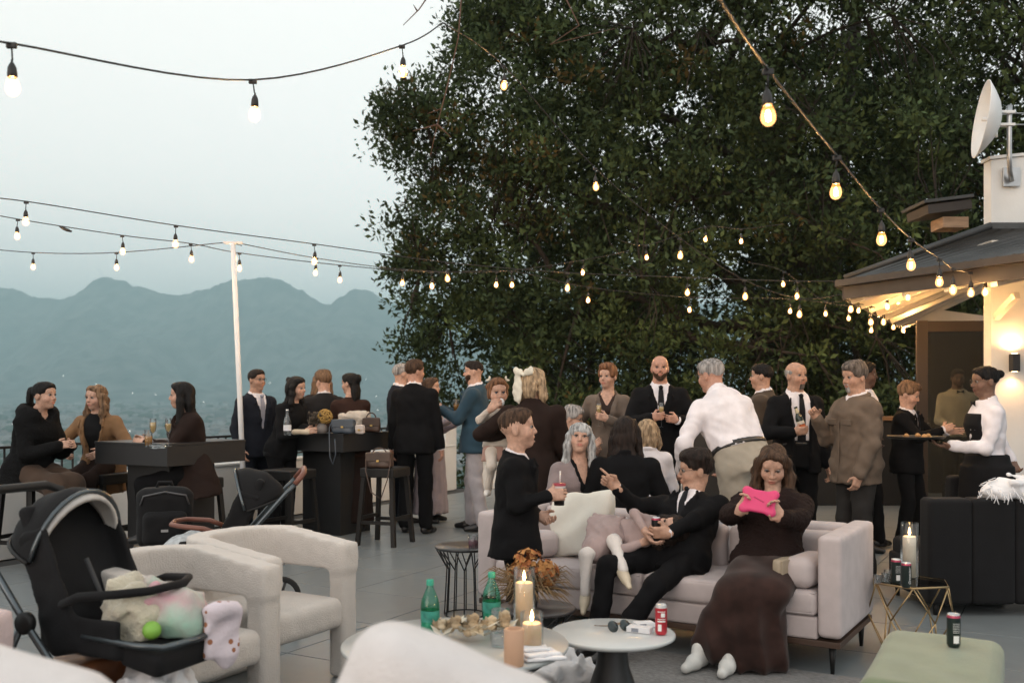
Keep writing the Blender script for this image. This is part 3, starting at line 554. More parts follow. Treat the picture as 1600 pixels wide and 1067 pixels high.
def do_outfit(g, body, of, res):
    q = g.q; seat = g.pel[2]+0*q
    def fold(amp, sd_):
        def f(X, Y, Z):
            w = (X-g.pel[0])*g.up[0]+(Y-g.pel[1])*g.up[1]+(Z-g.pel[2])*g.up[2]
            return (wob((X, Y, Z), amp, 24, sd_)+wob((X, Y, Z), amp*.5, 52, sd_+3))*np.clip((.45*q-w)/(.08*q), .12, 1)
        return f
    for sd_, (kind, m, o) in enumerate(of):
        sd_ += int(abs(body.location.x*13)) % 11
        if kind == 'shirt':
            P_ = [g.torso(grow=o.get('g', .008), lo=o.get('lo', -.06), hi=.50, belly=o.get('belly', 0))]+(g.arms(.014, .013, .012, o.get('end', 1.0)) if o.get('sleeves', 1) else [])
            if o.get('collar', 1): P_ += ring(g, .500, .066 if g.sex == 'm' else .056, .066 if g.sex == 'm' else .058, .014, tilt=.016)+ring(g, .522, .060 if g.sex == 'm' else .05, .062 if g.sex == 'm' else .052, .009, tilt=.016)
            if o.get('v'): P_.append(vcut(g, o['v'], o.get('vw', .05)))
            ff = fold(o.get('fold', .0035), sd_); cz = o.get('crease', 0); soft('shirt', P_, m, body, res*(.75 if cz else 1), post=(lambda X, Y, Z: ff(X, Y, Z)+crease((X, Y, Z), cz, 17, sd_)) if cz else ff)
        elif kind in ('jacket', 'coat', 'cardigan', 'top'):
            gr = o.get('g', .020); P_ = [g.torso(grow=gr, lo=o.get('lo', -.16), hi=.495, flare=o.get('flare', .09), belly=o.get('belly', 0))]+g.arms(.012+gr*.3, .012+gr*.25, .012+gr*.2, o.get('end', .93), sides=o.get('sides', 'lr'))
            for n_ in 'lr': P_.append(ell(g.S[n_]+g.up*.004, V3(.060, .058, .046)*q*(1+gr), g.Rc, .035))
            if o.get('lo', -.16) < -.1:
                for n_ in 'lr': P_.append(ell(g.hip[n_]+g.Rp@V3(0, .035, .0)*q, V3(.100, .090, .10)*q, None, .05))
                P_.append(half(tuple(-g.up), float(-g.up@g.pel)-o.get('lo', -.16)*q, .01))
            if o.get('collar', 1): P_ += ring(g, .490, .078 if g.sex == 'm' else .068, .076, o.get('cr', .015), tilt=.02, gap=.75)
            if o.get('hood'): P_ += ring(g, .47, .12, .10, .06, tilt=.0, gap=.9, k=.03)
            if o.get('lapel', 1):
                for sx in (-1, 1):
                    b0 = .118*q+gr; v0 = o.get('v', .15); vw_ = o.get('vw', .072); ve = lambda t: max(o.get('w0', 0), vw_*(t-v0)/(.5-v0))+.016; pts = [(.455, ve(.455)), (.40, ve(.40)+.022), (.5*(v0+.4), ve(.5*(v0+.4))+.012), (v0, ve(v0))]
                    pp = [g.pel+g.up*t*q+g.sd*sx*w*q+g.fw*(b0-.016*(t > .42)-.004+(.006 if g.sex == 'f' else 0)) for t, w in pts]
                    for i in range(3): P_.append(cap(pp[i], pp[i+1], .010, .012, .010))
            if 'v' in o: P_.append(vcut(g, o['v'], o.get('vw', .072), o.get('w0', 0.0), lo=o.get('vlo', -1)))
            amp = o.get('fold', .004)
            post = fold(amp, sd_)
            if o.get('fur'): post = lambda X, Y, Z: wob((X, Y, Z), .0035, 95, 2)+wob((X, Y, Z), .0025, 170, 5)+wob((X, Y, Z), .007, 17, 7)
            soft({'top': 'blouse'}.get(kind, kind), P_, m, body, res, post=post)
            if o.get('flap'):
                for sx in (-1, 1):
                    c_ = g.pel+g.up*.30*q+g.sd*sx*.085*q+g.fw*(.116*q+gr+.004); M_ = Matrix(tuple(map(tuple, np.stack([g.sd, g.fw, g.up], 1)))); MB().box(Vector(c_), (.055, .006, .022), M_, bev=.004).build('pocket_flap', m, body)
                MB().tube([g.pel+g.up*t*q+g.fw*(np.interp(t, [-.16, .1, .3, .42], [.128, .118, .120, .100])*q+gr+.004) for t in np.linspace(-.15, .42, 9)], .006, 5).build('zip_placket', m, body); soft('collar', ring(g, .492, .084, .082, .020, tilt=.02, gap=.6), m, body, res)
            if o.get('btn'): 
                mb = MB()
                for t in o['btn']: mb.sphere(Vector(g.pel+g.up*t*q+g.fw*(.118*q+gr+.004)), .009, 8, 6)
                mb.build('button', mat('button', (.02, .02, .02), .4), body)
        elif kind == 'tie':
            b0 = .114*q+.010
            def tp(t): return g.pel+g.up*t*q+g.fw*(np.interp(t, [.0, .12, .25, .36, .43, .475, .50], [.112, .105, .112, .117, .106, .090, .078])*q*g.bulk**.5+.016)
            mb = MB(); e = o.get('end', .02); ts = [.485, .462, .44, .36, .25, .12, e+.03, e]; ws = [.020, .016, .020, .026, .031, .037, .040, .002]; 
            vs = []
            for t, w in zip(ts, ws): c = tp(t); vs += [c-g.sd*w*q-g.fw*.004, c+g.fw*.004, c+g.sd*w*q-g.fw*.004]
            n_ = len(ts); mb._add(vs, [(i*3+j, i*3+j+1, i*3+4+j, i*3+3+j) for i in range(n_-1) for j in (0, 1)], True); c = Vector(tp(.474)+g.fw*.004); mb.sphere(c, .019*q, 8, 6)
            mb.build('tie', m, body)
        elif kind == 'trousers':
            P_ = [g.torso(grow=o.get('g', .011), lo=-.115, hi=o.get('hi', .10))]+g.legs(.014, .015, o.get('hem', .030), o.get('end', .98), k=.04)
            for n_ in 'lr': P_.append(ell(g.hip[n_]+g.Rp@V3(0, .035, .0)*q, V3(.080, .068, .085)*q, None, .04))
            soft('trousers', P_, m, body, res*1.35, post=fold(o.get('fold', .005), sd_))
        elif kind == 'belt':
            t0 = o.get('t', .085); soft('belt', [g.torso(grow=o.get('g', .019), lo=t0-.018, hi=t0+.018)], m, body, res*.8)
        elif kind == 'shoe':
            for n_ in 'lr':
                A = g.An[n_]; f_ = g.foot[n_]; u2 = V3(0, 0, 1) if abs(f_[2]) < .2 else unit(V3(0, 0, 1)-f_*f_[2]); qq = q; q = q*o.get('sc', 1.0); b = A-u2*.085*qq
                P_ = [cap(b-f_*.035*q+u2*.040*q, b+f_*.07*q+u2*.040*q, .034*q, .036*q, .02), cap(b+f_*.07*q+u2*.036*q, b+f_*.165*q+u2*.026*q, .038*q, .026*q, .03), cap(A-u2*.03*q, b+u2*.05*q, .046*q, .042*q, .03), *([half((0, 0, -1), -(b[2]+.002))] if abs(f_[2]) < .2 else [])]
                if o.get('ankle'): P_[2] = cap(A+u2*.02*q, b+u2*.05*q, .048*q, .044*q, .03)
                soft('shoe', P_, m, body, max(.0095, res*.85)); q = qq
        elif kind == 'skirt':
            z1 = o.get('hem', .45); top = g.pel+g.up*.12*q; rows = [(-z, a, b) for z, a, b in o['rows']][::-1]
            soft('skirt', [loft(g.pel, (0, 0, 1), g.sd, rows, k=.02)], m, body, res*1.2, post=lambda X, Y, Z: o.get('pleat', .006)*np.sin(np.arctan2(X-g.pel[0], Y-g.pel[1])*13+Z*3)*np.clip((g.pel[2]-Z)*2.5, 0, 1)+wob((X, Y, Z), .004, 18, sd_))
        elif kind == 'sdf':
            soft(o['name'], o['P'](g), m, body, o.get('res', res), post=o.get('post'))
        elif kind == 'cuff':
            for n_ in o.get('sides', 'lr'):
                a, b = g.E[n_], g.Wr[n_]; u_ = unit(b-a); soft('cuff', [cap(b-u_*.045*q, b+u_*.004*q, .039*q, .039*q, 0), half(u_, float(b@u_)+.014)], m, body, .009)
        elif kind == 'mesh':
            o['f'](g, body)
# ------------------------------------------------------------------ far land, valley, mountains
def struct(o): o['kind'] = 'structure'; return o
def vnoise(x, y, s=0):
    r = np.zeros_like(x, float); a = 1.0; f = 1.0
    for i in range(5):
        r += a*np.sin(x*f*0.83+1.7*i+s+1.3*np.sin(y*f*0.61+i*2.3+s))*np.cos(y*f*0.77-0.9*i+0.8*np.sin(x*f*0.53+s*2)); a *= 0.52; f *= 2.03
    return r
PROF = [(-700, 470), (-400, 452), (-150, 448), (0, 457), (20, 456), (50, 468), (90, 472), (115, 464), (132, 455), (150, 444), (170, 440), (200, 443), (225, 453), (250, 462), (280, 465), (310, 459), (325, 458), (345, 446), (365, 441),
        (420, 437), (440, 441), (458, 452), (480, 463), (500, 475), (515, 478), (530, 467), (555, 456), (580, 460), (610, 474), (680, 492), (800, 470), (950, 455), (1100, 480), (1300, 450), (1500, 470), (1700, 460), (2300, 480)]
YM = 7000.0
def land():
    xs = np.concatenate([np.concatenate([np.linspace(-5600, -4300, 20), np.linspace(-4270, 800, 380), np.linspace(830, 5600, 90)])]); ys = np.concatenate([np.linspace(-40, 400, 24), np.linspace(430, 4300, 60), np.linspace(4360, 7000, 110), np.linspace(7030, 9500, 40)])
    X, Y = np.meshgrid(xs, ys, indexing='ij')
    base = np.interp(Y, [-40, 14, 40, 120, 400, 1200, 2500, 5000, 9500], [-1.2, -1.4, -4.5, -22, -62, -92, -80, -34, -20])
    base = base+vnoise(X/420, Y/420, 2)*np.interp(Y, [0, 200, 1500, 5000], [0, 1.0, 3.5, 10])
    pz = np.interp(X*F/YM+800, [p[0] for p in PROF], [(YH-p[1])*YM/F+H for p in PROF]); pz = pz+vnoise(X/95, X*0+3, 5)*9-np.abs(vnoise(X/33, X*0+1, 2))*13+6+np.abs(np.sin(X/61+np.sin(X/140)))*7
    t = np.clip((Y-4400)/(YM-4400), 0, 1); g = vnoise(X/170+0.25*np.sin(Y/300), Y/700, 1); prof = 0.34*t+0.66*np.where(t > 0, t**2.6, 0)
    spur = np.clip(1-np.abs(t-0.55)/0.5, 0, 1)
    M_ = (pz+40)*prof+spur*120*g*np.clip(t*3, 0, 1)
    back = np.clip((Y-YM)/2500, 0, 1); M_ = M_*(1-0.55*back)
    Z = base+np.maximum(M_, 0)
    n0, n1 = X.shape; V = np.stack([X, Y, Z], -1).reshape(-1, 3); i = np.arange(n0*n1).reshape(n0, n1)
    Q = np.stack([i[:-1, :-1], i[1:, :-1], i[1:, 1:], i[:-1, 1:]], -1).reshape(-1, 4)
    m = mat('hillside', (0.016, 0.026, 0.028), 0.95, var=0.3, scale=0.009, col2=(0.12, 0.12, 0.115), detail=8, spec=0.1)
    o = struct(link('terrain', np_mesh('terrain', V, Q), m)); return lambda x, y: float(np.interp(y, [-40, 14, 40, 120, 400, 1200, 2500, 5000, 9500], [-1.2, -1.4, -4.5, -22, -62, -92, -80, -34, -20]))
zland = land()
def town():
    rn = random.Random(3); mats_ = [mat('town_white', (.27, .27, .27), .8), mat('town_roof', (.13, .11, .10), .8), mat('town_grey', (.20, .20, .21), .8), mat('town_tree', (.025, .045, .03), .95)]
    mb = MB()
    for i in range(1500):
        y = 900*(4700/900)**rn.random(); x = rn.uniform(-0.62, 0.12)*y; z = zland(x, y)+rn.uniform(-1, 2); w, d, h = rn.uniform(6, 18), rn.uniform(5, 10), rn.uniform(2.4, 5.0)
        if rn.random() < 0.04: w *= 3; h *= 1.3
        M_ = Matrix.Rotation(rn.random()*3, 3, 'Z'); mb.m(0 if rn.random() < .62 else 2).box((x, y, z+h), (w, d, h), M_)
        if w < 15:
            mb.m(1); a = [Vector((-w*1.05, -d*1.05, h)), Vector((w*1.05, -d*1.05, h)), Vector((w*1.05, d*1.05, h)), Vector((-w*1.05, d*1.05, h)), Vector((-w*1.05, 0, h*1.7)), Vector((w*1.05, 0, h*1.7))]
            mb._add([M_ @ p+Vector((x, y, z+h)) for p in a], [(0, 1, 5, 4), (2, 3, 4, 5), (0, 4, 3), (1, 2, 5)])
    for i in range(1700):
        y = 700*(4900/700)**rn.random(); x = rn.uniform(-0.62, 0.12)*y; z = zland(x, y); r = rn.uniform(4, 11); mb.m(3).sphere((x, y, z+r*.5), r, 6, 4, (rn.uniform(1, 2.4), 1, rn.uniform(.6, 1.1)))
    o = mb.build('town', mats_); o['kind'] = 'stuff'; tag(o, 'hazy valley town of pale houses and trees below the mountains', 'town')
    mb = MB()
    for px, py, y in ((99, 587, 3900), (207, 614, 3600), (243, 616, 3600), (35, 640, 2400), (203, 673, 1700), (422, 598, 3900), (318, 628, 3000), (588, 619, 3100), (572, 592, 3900), (640, 560, 4200), (20, 662, 1900), (150, 600, 3900), (470, 640, 2500), (300, 655, 2100), (60, 625, 3000), (590, 640, 2600)):
        mb.sphere(W(px, py, y), .95*y/3000, 8, 6)
    o = mb.build('town_lights', emis('town_light', (1, .93, .85), 7)); o['kind'] = 'stuff'; tag(o, 'scattered street lights glowing in the valley town', 'lights')
    for nm, px, w, h, lab in (('block', 108, 26, 34, 'tall pale apartment block in the valley behind the woman in tan coat'), ('block', 92, 20, 22, 'lower pale valley block beside the tall apartment block'), ('hall', 215, 60, 7, 'long white hall roof in the valley right of the tan coat'), ('hall', 30, 50, 6, 'long pale hall in the valley at the left picture edge')):
        y = 1750 if nm == 'block' else 1900; x = (px-800)*y/F; z = zland(x, y); e = empty('valley_building', (x, y, z), 8, lab, 'building')
        h = h*.55; MB().box((0, 0, h/2), (w/2, 9, h/2)).build('wall', mats_[0], e); MB().box((0, 0, h+.35), (w/2+.5, 9.5, .35)).build('roof', mats_[2], e)
        for r in range(max(1, int(h//4))):
            for c in range(int(w//5)): MB().box((-w/2+3+c*5, -9.06, 2+r*3.6), (1.3, .06, 1.0)).build('window', mat('town_window', (.05, .07, .08), .2), e)
town()
# ------------------------------------------------------------------ terrace floor of square tiles
A0, B0, TS = -4.63, 4.246, 0.8
MTILE = mat('tile', (0.180, 0.200, 0.208), 0.30, var=0.04, scale=7.0, spec=0.5)
def tile_mat():
    n = MTILE.node_tree.nodes; l = MTILE.node_tree.links; b = n['Principled BSDF']; oi = n.new('ShaderNodeObjectInfo'); src = b.inputs['Base Color'].links[0].from_socket
    mr = n.new('ShaderNodeMapRange'); mr.inputs[3].default_value = .98; mr.inputs[4].default_value = 1.03; l.new(oi.outputs['Random'], mr.inputs[0])
    mx = n.new('ShaderNodeMix'); mx.data_type = 'RGBA'; mx.blend_type = 'MULTIPLY'; mx.inputs[0].default_value = 1; l.new(src, mx.inputs[6]); l.new(mr.outputs[0], mx.inputs[7]); l.new(mx.outputs[2], b.inputs['Base Color'])
    rn = n.new('ShaderNodeTexNoise'); rn.inputs['Scale'].default_value = 5; t = n.new('ShaderNodeTexCoord'); l.new(t.outputs['Object'], rn.inputs['Vector']); m2 = n.new('ShaderNodeMapRange'); m2.inputs[3].default_value = .29; m2.inputs[4].default_value = .37; l.new(rn.outputs['Fac'], m2.inputs[0]); l.new(m2.outputs[0], b.inputs['Roughness'])
tile_mat()
def floor():
    corners = [grid(-8.25, -4), grid(9, -4), grid(9, 15.5), grid(4.0, 19.0), grid(-8.25, 13.0)]
    mb = MB(); mb.prism([(c.x, c.y, -0.6) for c in corners], (0, 0, 0.588)); fl = struct(mb.build('terrace_floor', mat('grout', (.055, .058, .06), .9)))
    g = 0.0036; me = MB().box((0, 0, -0.010), (TS/2-g, TS/2-g, 0.010), bev=0.0015).mesh('tile'); me.materials.append(MTILE); n = 0
    for i in range(-12, 26):
        for j in range(-12, 26):
            a = A0+(i+.5)*TS; b = B0+(j+.5)*TS; p = grid(a, b)
            if a < -8.1 or p.y < 2.6 or p.y > 16.6: continue
            px = 800+F*p.x/p.y
            if px < -150 or px > 1750: continue
            o = link('tile', me, None, fl, (p.x, p.y, 0), -TH+90*random.randint(0, 3)); n += 1
    return fl
floor()
# ------------------------------------------------------------------ parapet with railing
WALLM = mat('white_render', (.66, .67, .66), .85, var=.06, scale=2.5, bump=.12, bscale=40)
IRON = mat('black_iron', (.013, .013, .014), .45, metal=.2)
def parapet():
    e = empty('parapet_wall', grid(-8.12, 2.2), 90-TH, 'low white parapet wall with black railing along the left terrace edge', 'wall'); L = 10.5
    MB().box((L/2, .10, .3275), (L/2, .10, .3275), bev=.006).build('wall', WALLM, e); MB().box((L/2, .10, .667), (L/2+.01, .115, .012), bev=.004).build('coping', WALLM, e)
    MB().box((L/2, .10, .975), (L/2, .022, .012)).build('handrail', IRON, e); MB().box((L/2, .10, .735), (L/2, .012, .010)).build('bottom_rail', IRON, e)
    me = MB().box((0, 0, .855), (.007, .007, .112)).mesh('baluster'); mp_ = MB().box((0, 0, .825), (.018, .018, .142)).mesh('post'); me.materials.append(IRON); mp_.materials.append(IRON)
    x = .06
    i = 0
    while x < L-.05:
        link('post' if i % 12 == 0 else 'baluster', mp_ if i % 12 == 0 else me, None, e, (x, .10, 0)); x += .115; i += 1
    # small round lamp let into the wall near the floor
    p = grid(-8.12, 0); y = 13.1; b = Vector((-.1497*y, y, 0)).dot(VV)
    lamp = empty('wall_lamp', grid(-8.115, b, .26), 90-TH, 'small round recessed lamp glowing low on the white parapet', 'lamp')
    Mx = Matrix.Rotation(R(90), 3, 'X'); MB().lathe([(.060, 0), (.060, .015), (.046, .018)], n=16, M=Mx, cap=False).build('rim', mat('brushed', (.5, .5, .5), .3, metal=1), lamp); MB().lathe([(.0, .012), (.048, .012)], n=16, M=Mx, cap=False).build('lens', emis('lamp_lens', (1, .86, .66), 14), lamp)
    q = empty('gate_pillar', W(692, 0, 15.0)*Vector((1, 1, 0)) if False else ((692-800)*15.1/F, 15.1, 0), -TH, 'square white pillar at the far corner of the parapet', 'pillar')
    MB().box((0, 0, .51), (.15, .15, .51), bev=.006).build('shaft', WALLM, q); MB().box((0, 0, 1.035), (.17, .17, .018), bev=.004).build('cap', WALLM, q)
    e = empty('low_wall', (-.70, 15.2, 0), 8, 'low white bench wall along the back of the terrace below the tree', 'wall')
    MB().box((3.6, .2, .2), (3.45, .2, .2), bev=.006).build('wall', WALLM, e); MB().box((3.6, .2, .415), (3.47, .22, .014), bev=.004).build('coping', WALLM, e)
parapet()
# ------------------------------------------------------------------ trees
LEAFM = mat('oak_leaf', (0.052, 0.076, 0.034), 0.7, var=.35, scale=1.2, attr=True, spec=0.10)
def leaf_mat():
    n = LEAFM.node_tree.nodes; l = LEAFM.node_tree.links; b = n['Principled BSDF']; o = [x for x in n if x.type == 'OUTPUT_MATERIAL'][0]
    t = n.new('ShaderNodeBsdfTranslucent'); ms = n.new('ShaderNodeMixShader'); ms.inputs[0].default_value = .22; l.new(b.inputs['Base Color'].links[0].from_socket, t.inputs[0])
    l.new(b.outputs[0], ms.inputs[1]); l.new(t.outputs[0], ms.inputs[2]); l.new(ms.outputs[0], o.inputs[0])
leaf_mat()
BARK = mat('bark', (.035, .027, .021), .95, var=.4, scale=6, bump=.6, bscale=14, stretch=(1, 1, .25))
def leaves_mesh(cent, rad, per, size, seed, tint=None, up=0.25, outc=None):
    """leaf-sized bent quads scattered round cluster centres"""
    rg = np.random.default_rng(seed); n = len(cent); N = n*per
    c = np.repeat(cent, per, 0); rr = np.repeat(np.broadcast_to(rad, (n,)), per)
    d = rg.normal(size=(N, 3)); d /= np.linalg.norm(d, axis=1)[:, None]; p = c+d*(rr*rg.random(N)**0.55)[:, None]*np.array([1, 1, .72])
    ax = d*0.7+rg.normal(size=(N, 3))*0.55+np.array([0, 0, up]); ax /= np.linalg.norm(ax, axis=1)[:, None]
    nr = rg.normal(size=(N, 3))+np.array([0, 0, .9]); sd = np.cross(ax, nr); sd /= np.linalg.norm(sd, axis=1)[:, None]+1e-9; nn = np.cross(sd, ax)
    L = size*(0.45+1.0*rg.random(N))[:, None]; w = L*0.23
    V = np.stack([p, p+ax*L*.45+sd*w+nn*L*.06, p+ax*L, p+ax*L*.45-sd*w+nn*L*.06], 1).reshape(-1, 3); Q = np.arange(N*4).reshape(N, 4)
    me = np_mesh('crown', V, Q, smooth=False); col = np.ones((N, 4), f32); v = (0.55+0.75*rg.random(N))*np.repeat(0.75+0.5*rg.random(n), per)
    base = np.ones((n, 3)) if tint is None else tint
    col[:, :3] = np.repeat(base, per, 0)*v[:, None]; ca = me.color_attributes.new('Col', 'FLOAT_COLOR', 'POINT'); ca.data.foreach_set('color', np.repeat(col, 4, 0).ravel()); return me
def sag(a, b, n, bend, rn):
    a, b = Vector(a), Vector(b); off = Vector((rn.uniform(-1, 1), rn.uniform(-1, 1), rn.uniform(-.3, 1)))*bend*(b-a).length
    return [a.lerp(b, t)+off*math.sin(math.pi*t) for t in [i/n for i in range(n+1)]]
def oak():
    rg = np.random.default_rng(11); rn = random.Random(5); Yc = 20.0
    tree = empty('oak_tree', (6.6, 20.5, -2.4), 0, 'huge dark evergreen oak spreading over the back of the terrace', 'tree'); T0 = Vector(tree.location)
    left = [(-260, 760), (-60, 700), (0, 690), (60, 690), (110, 672), (150, 610), (190, 560), (212, 552), (240, 585), (275, 612), (300, 600), (335, 582), (370, 585), (400, 610), (430, 598), (465, 604), (500, 622), (530, 612), (560, 604), (590, 625), (620, 655), (650, 720), (690, 780)]
    cs = []; tint = []; rad = []
    while len(cs) < 4700:
        py = rg.uniform(-260, 655); lx = np.interp(py, [p[0] for p in left], [p[1] for p in left]); px = lx+22+(1900-lx)*rg.random()**1.12
        u = (px-lx)/700; dep = min(5.2, 0.7+5.6*math.sqrt(min(1, u*.95))); s = rg.choice([-1, 1], p=[.72, .28]); Y = 20.6+s*dep*rg.random()**0.6
        if py > 560 and rg.random() < 0.35: continue
        # uneven mass: drop cells of a slow noise so that gaps and clumps form
        nv = math.sin(px*.021+py*.013)+math.sin(py*.031-px*.011+1.7)+math.sin(px*.047+py*.041+Y*1.3)
        if nv < -1.75 and rg.random() < .8: continue
        x = (px-800)*20.0/F; z = H+(YH-py)*20.0/F
        cs.append((x, Y, z)); rad.append(0.22+0.34*rg.random())
        rust = math.exp(-(((px-790)/110)**2+((py-300)/110)**2))
        tint.append((1.9, 0.95, 0.78) if rg.random() < .015+.22*rust else ((1.15, 1.08, .9) if rg.random() < .3 else (1, 1, 1)))
    cs = np.array(cs); tint = np.array(tint); rad = np.array(rad)
    link('crown', leaves_mesh(cs-np.array(T0), rad, 66, .120, 3, tint), LEAFM, tree)
    fork = Vector((6.2, 20.4, 2.6)); mb = MB(); trunk = [T0+Vector((0, 0, 0)), T0+Vector((-.1, 0, 2.2)), fork, Vector((6.6, 20.6, 5.5)), Vector((7.2, 20.8, 9.5))]
    mb.tube([p-T0 for p in trunk], [.62, .50, .42, .30, .12], 12); mb.build('trunk', BARK, tree)
    limbs = []; mb = MB()
    for tgt, st, r in (((-1.6, 18.5, 6.2), fork, .26), ((0.6, 18, 3.6), fork, .24), ((-1.9, 19, 3.0), Vector((6.1, 20.4, 2.2)), .20), ((2.8, 18.5, 8.6), Vector((6.4, 20.5, 4.3)), .22), ((4.6, 17.8, 5.2), Vector((6.4, 20.5, 3.6)), .20), ((10.5, 19, 7.2), Vector((6.5, 20.5, 4.0)), .24), ((9.0, 18, 4.0), fork, .2), ((3.2, 17.6, 2.4), Vector((6.1, 20.4, 1.8)), .16), ((-.2, 20.5, 8.6), Vector((6.6, 20.6, 5.2)), .2)):
        pts = sag(st, tgt, 12, .10, rn); pts = [p+Vector((rn.uniform(-.12, .12), rn.uniform(-.12, .12), rn.uniform(-.12, .12))) for p in pts]; pts[0] = Vector(st); limbs.append(pts); mb.tube([p-T0+Vector((0, .5, 0)) for p in pts], [r*.72*(1-.82*i/12) for i in range(13)], 8)
    nodes = np.array([p for l_ in limbs for p in l_[3:]]); sub = []
    for i in rg.choice(len(cs), 150, replace=False):
        c = cs[i]; j = np.argmin(((nodes-c)**2).sum(1)); pts = sag(nodes[j], c, 6, .12, rn); mb.tube([p-T0 for p in pts], [.055*(1-.75*t/6) for t in range(7)], 5, cap=False); sub += pts[1:]
    mb.build('branch', BARK, tree)
    sub = np.array(sub); V = []; Q = []
    for i, c in enumerate(cs):
        j = np.argmin(((sub-c)**2).sum(1)); a = sub[j]; m_ = (a+c)/2+rg.normal(size=3)*.10; o = len(V)
        for p, r in ((a, .016), (m_, .012), (c, .004)):
            for k in range(3): an = 2.094*k; V.append(p+np.array([math.cos(an), math.sin(an), .3*math.sin(an+1)])*r)
        for s in range(2):
            for k in range(3): Q.append((o+s*3+k, o+s*3+(k+1) % 3, o+s*3+3+(k+1) % 3, o+s*3+3+k))
    tw = link('twigs', np_mesh('twigs', np.array(V)-np.array(T0), Q), BARK, tree); tw['kind'] = 'stuff'
    dead = mat('dead_twig', (.12, .065, .045), .9)
    for path in ([(722, -20, 12), (716, 60, 12), (700, 130, 12), (682, 200, 12), (672, 245, 12)], [(700, 130, 12), (690, 170, 12), (668, 178, 12)], [(683, 195, 12), (645, 205, 12)], [(684, 195, 12), (705, 215, 12)], [(672, -10, 11), (655, 15, 11), (630, 40, 11)], [(652, 18, 11), (646, 8, 11)], [(880, -10, 13), (905, 40, 13), (860, 70, 13), (900, 60, 13), (960, 45, 13)]):
        MB().tube([W(*p)-T0 for p in path], [.010-.006*i/(len(path)-1) for i in range(len(path))], 5).build('dead_twig', dead, tree)
oak()
def back_trees():
    rg = np.random.default_rng(5); rn = random.Random(9)
    for nm, x0, x1, y, z0, z1, n, lab, cat in (('evergreen_tree', 5.5, 13.5, 26.5, 0.3, 11.0, 900, 'second dark evergreen standing behind the oak at the right', 'tree'), ('evergreen_tree', -1.2, 5.5, 27.5, -1.2, 6.5, 420, 'lower dark evergreen seen through the oak behind the bald guest', 'tree'),
                                 ('evergreen_tree', -.5, 6.5, 25.0, 4.5, 10.5, 230, 'upper crown of a rear evergreen filling the oak top', 'tree'), ('laurel_shrub', 0.2, 3.0, 18.0, -1.4, 1.55, 170, 'dark laurel shrub behind the woman in taupe blazer', 'shrub'), ('laurel_shrub', 3.0, 6.4, 18.2, -1.4, 2.0, 230, 'dense dark laurel shrub behind the guests by the bar counter', 'shrub'), ('laurel_shrub', -1.0, .6, 18.6, -1.6, .75, 80, 'small dark shrub behind the man in blue blazer', 'shrub')):
        e = empty(nm, ((x0+x1)/2, y, -2.6), 0, lab, cat); cs = []
        while len(cs) < n:
            p = rg.random(3)*2-1
            if (np.abs(p)**2.4).sum() > 1: continue
            cs.append(((x0+x1)/2+p[0]*(x1-x0)/2, y+p[1]*1.3, (z0+z1)/2+p[2]*(z1-z0)/2))
        cs = np.array(cs)-np.array(e.location); link('crown' if cat == 'tree' else 'foliage', leaves_mesh(cs, .46, 46, .20 if cat == 'tree' else .13, rn.randint(0, 99), np.full((n, 3), .8)), LEAFM, e)
        mb = MB(); mb.tube([(0, 0, 0), (.05, 0, (z1-z0)*.3+1), (0, .1, z1-z0)], [.22, .16, .05] if cat == 'tree' else [.05, .04, .02], 8)
        for k in range(10): c = cs[rg.integers(n)]; mb.tube([(0, 0, c[2]*.55), (c[0]*.5, c[1]*.5, c[2]*.85), tuple(c)], [.06, .04, .015], 5)
        mb.build('trunk' if cat == 'tree' else 'stem', BARK, e)
back_trees()
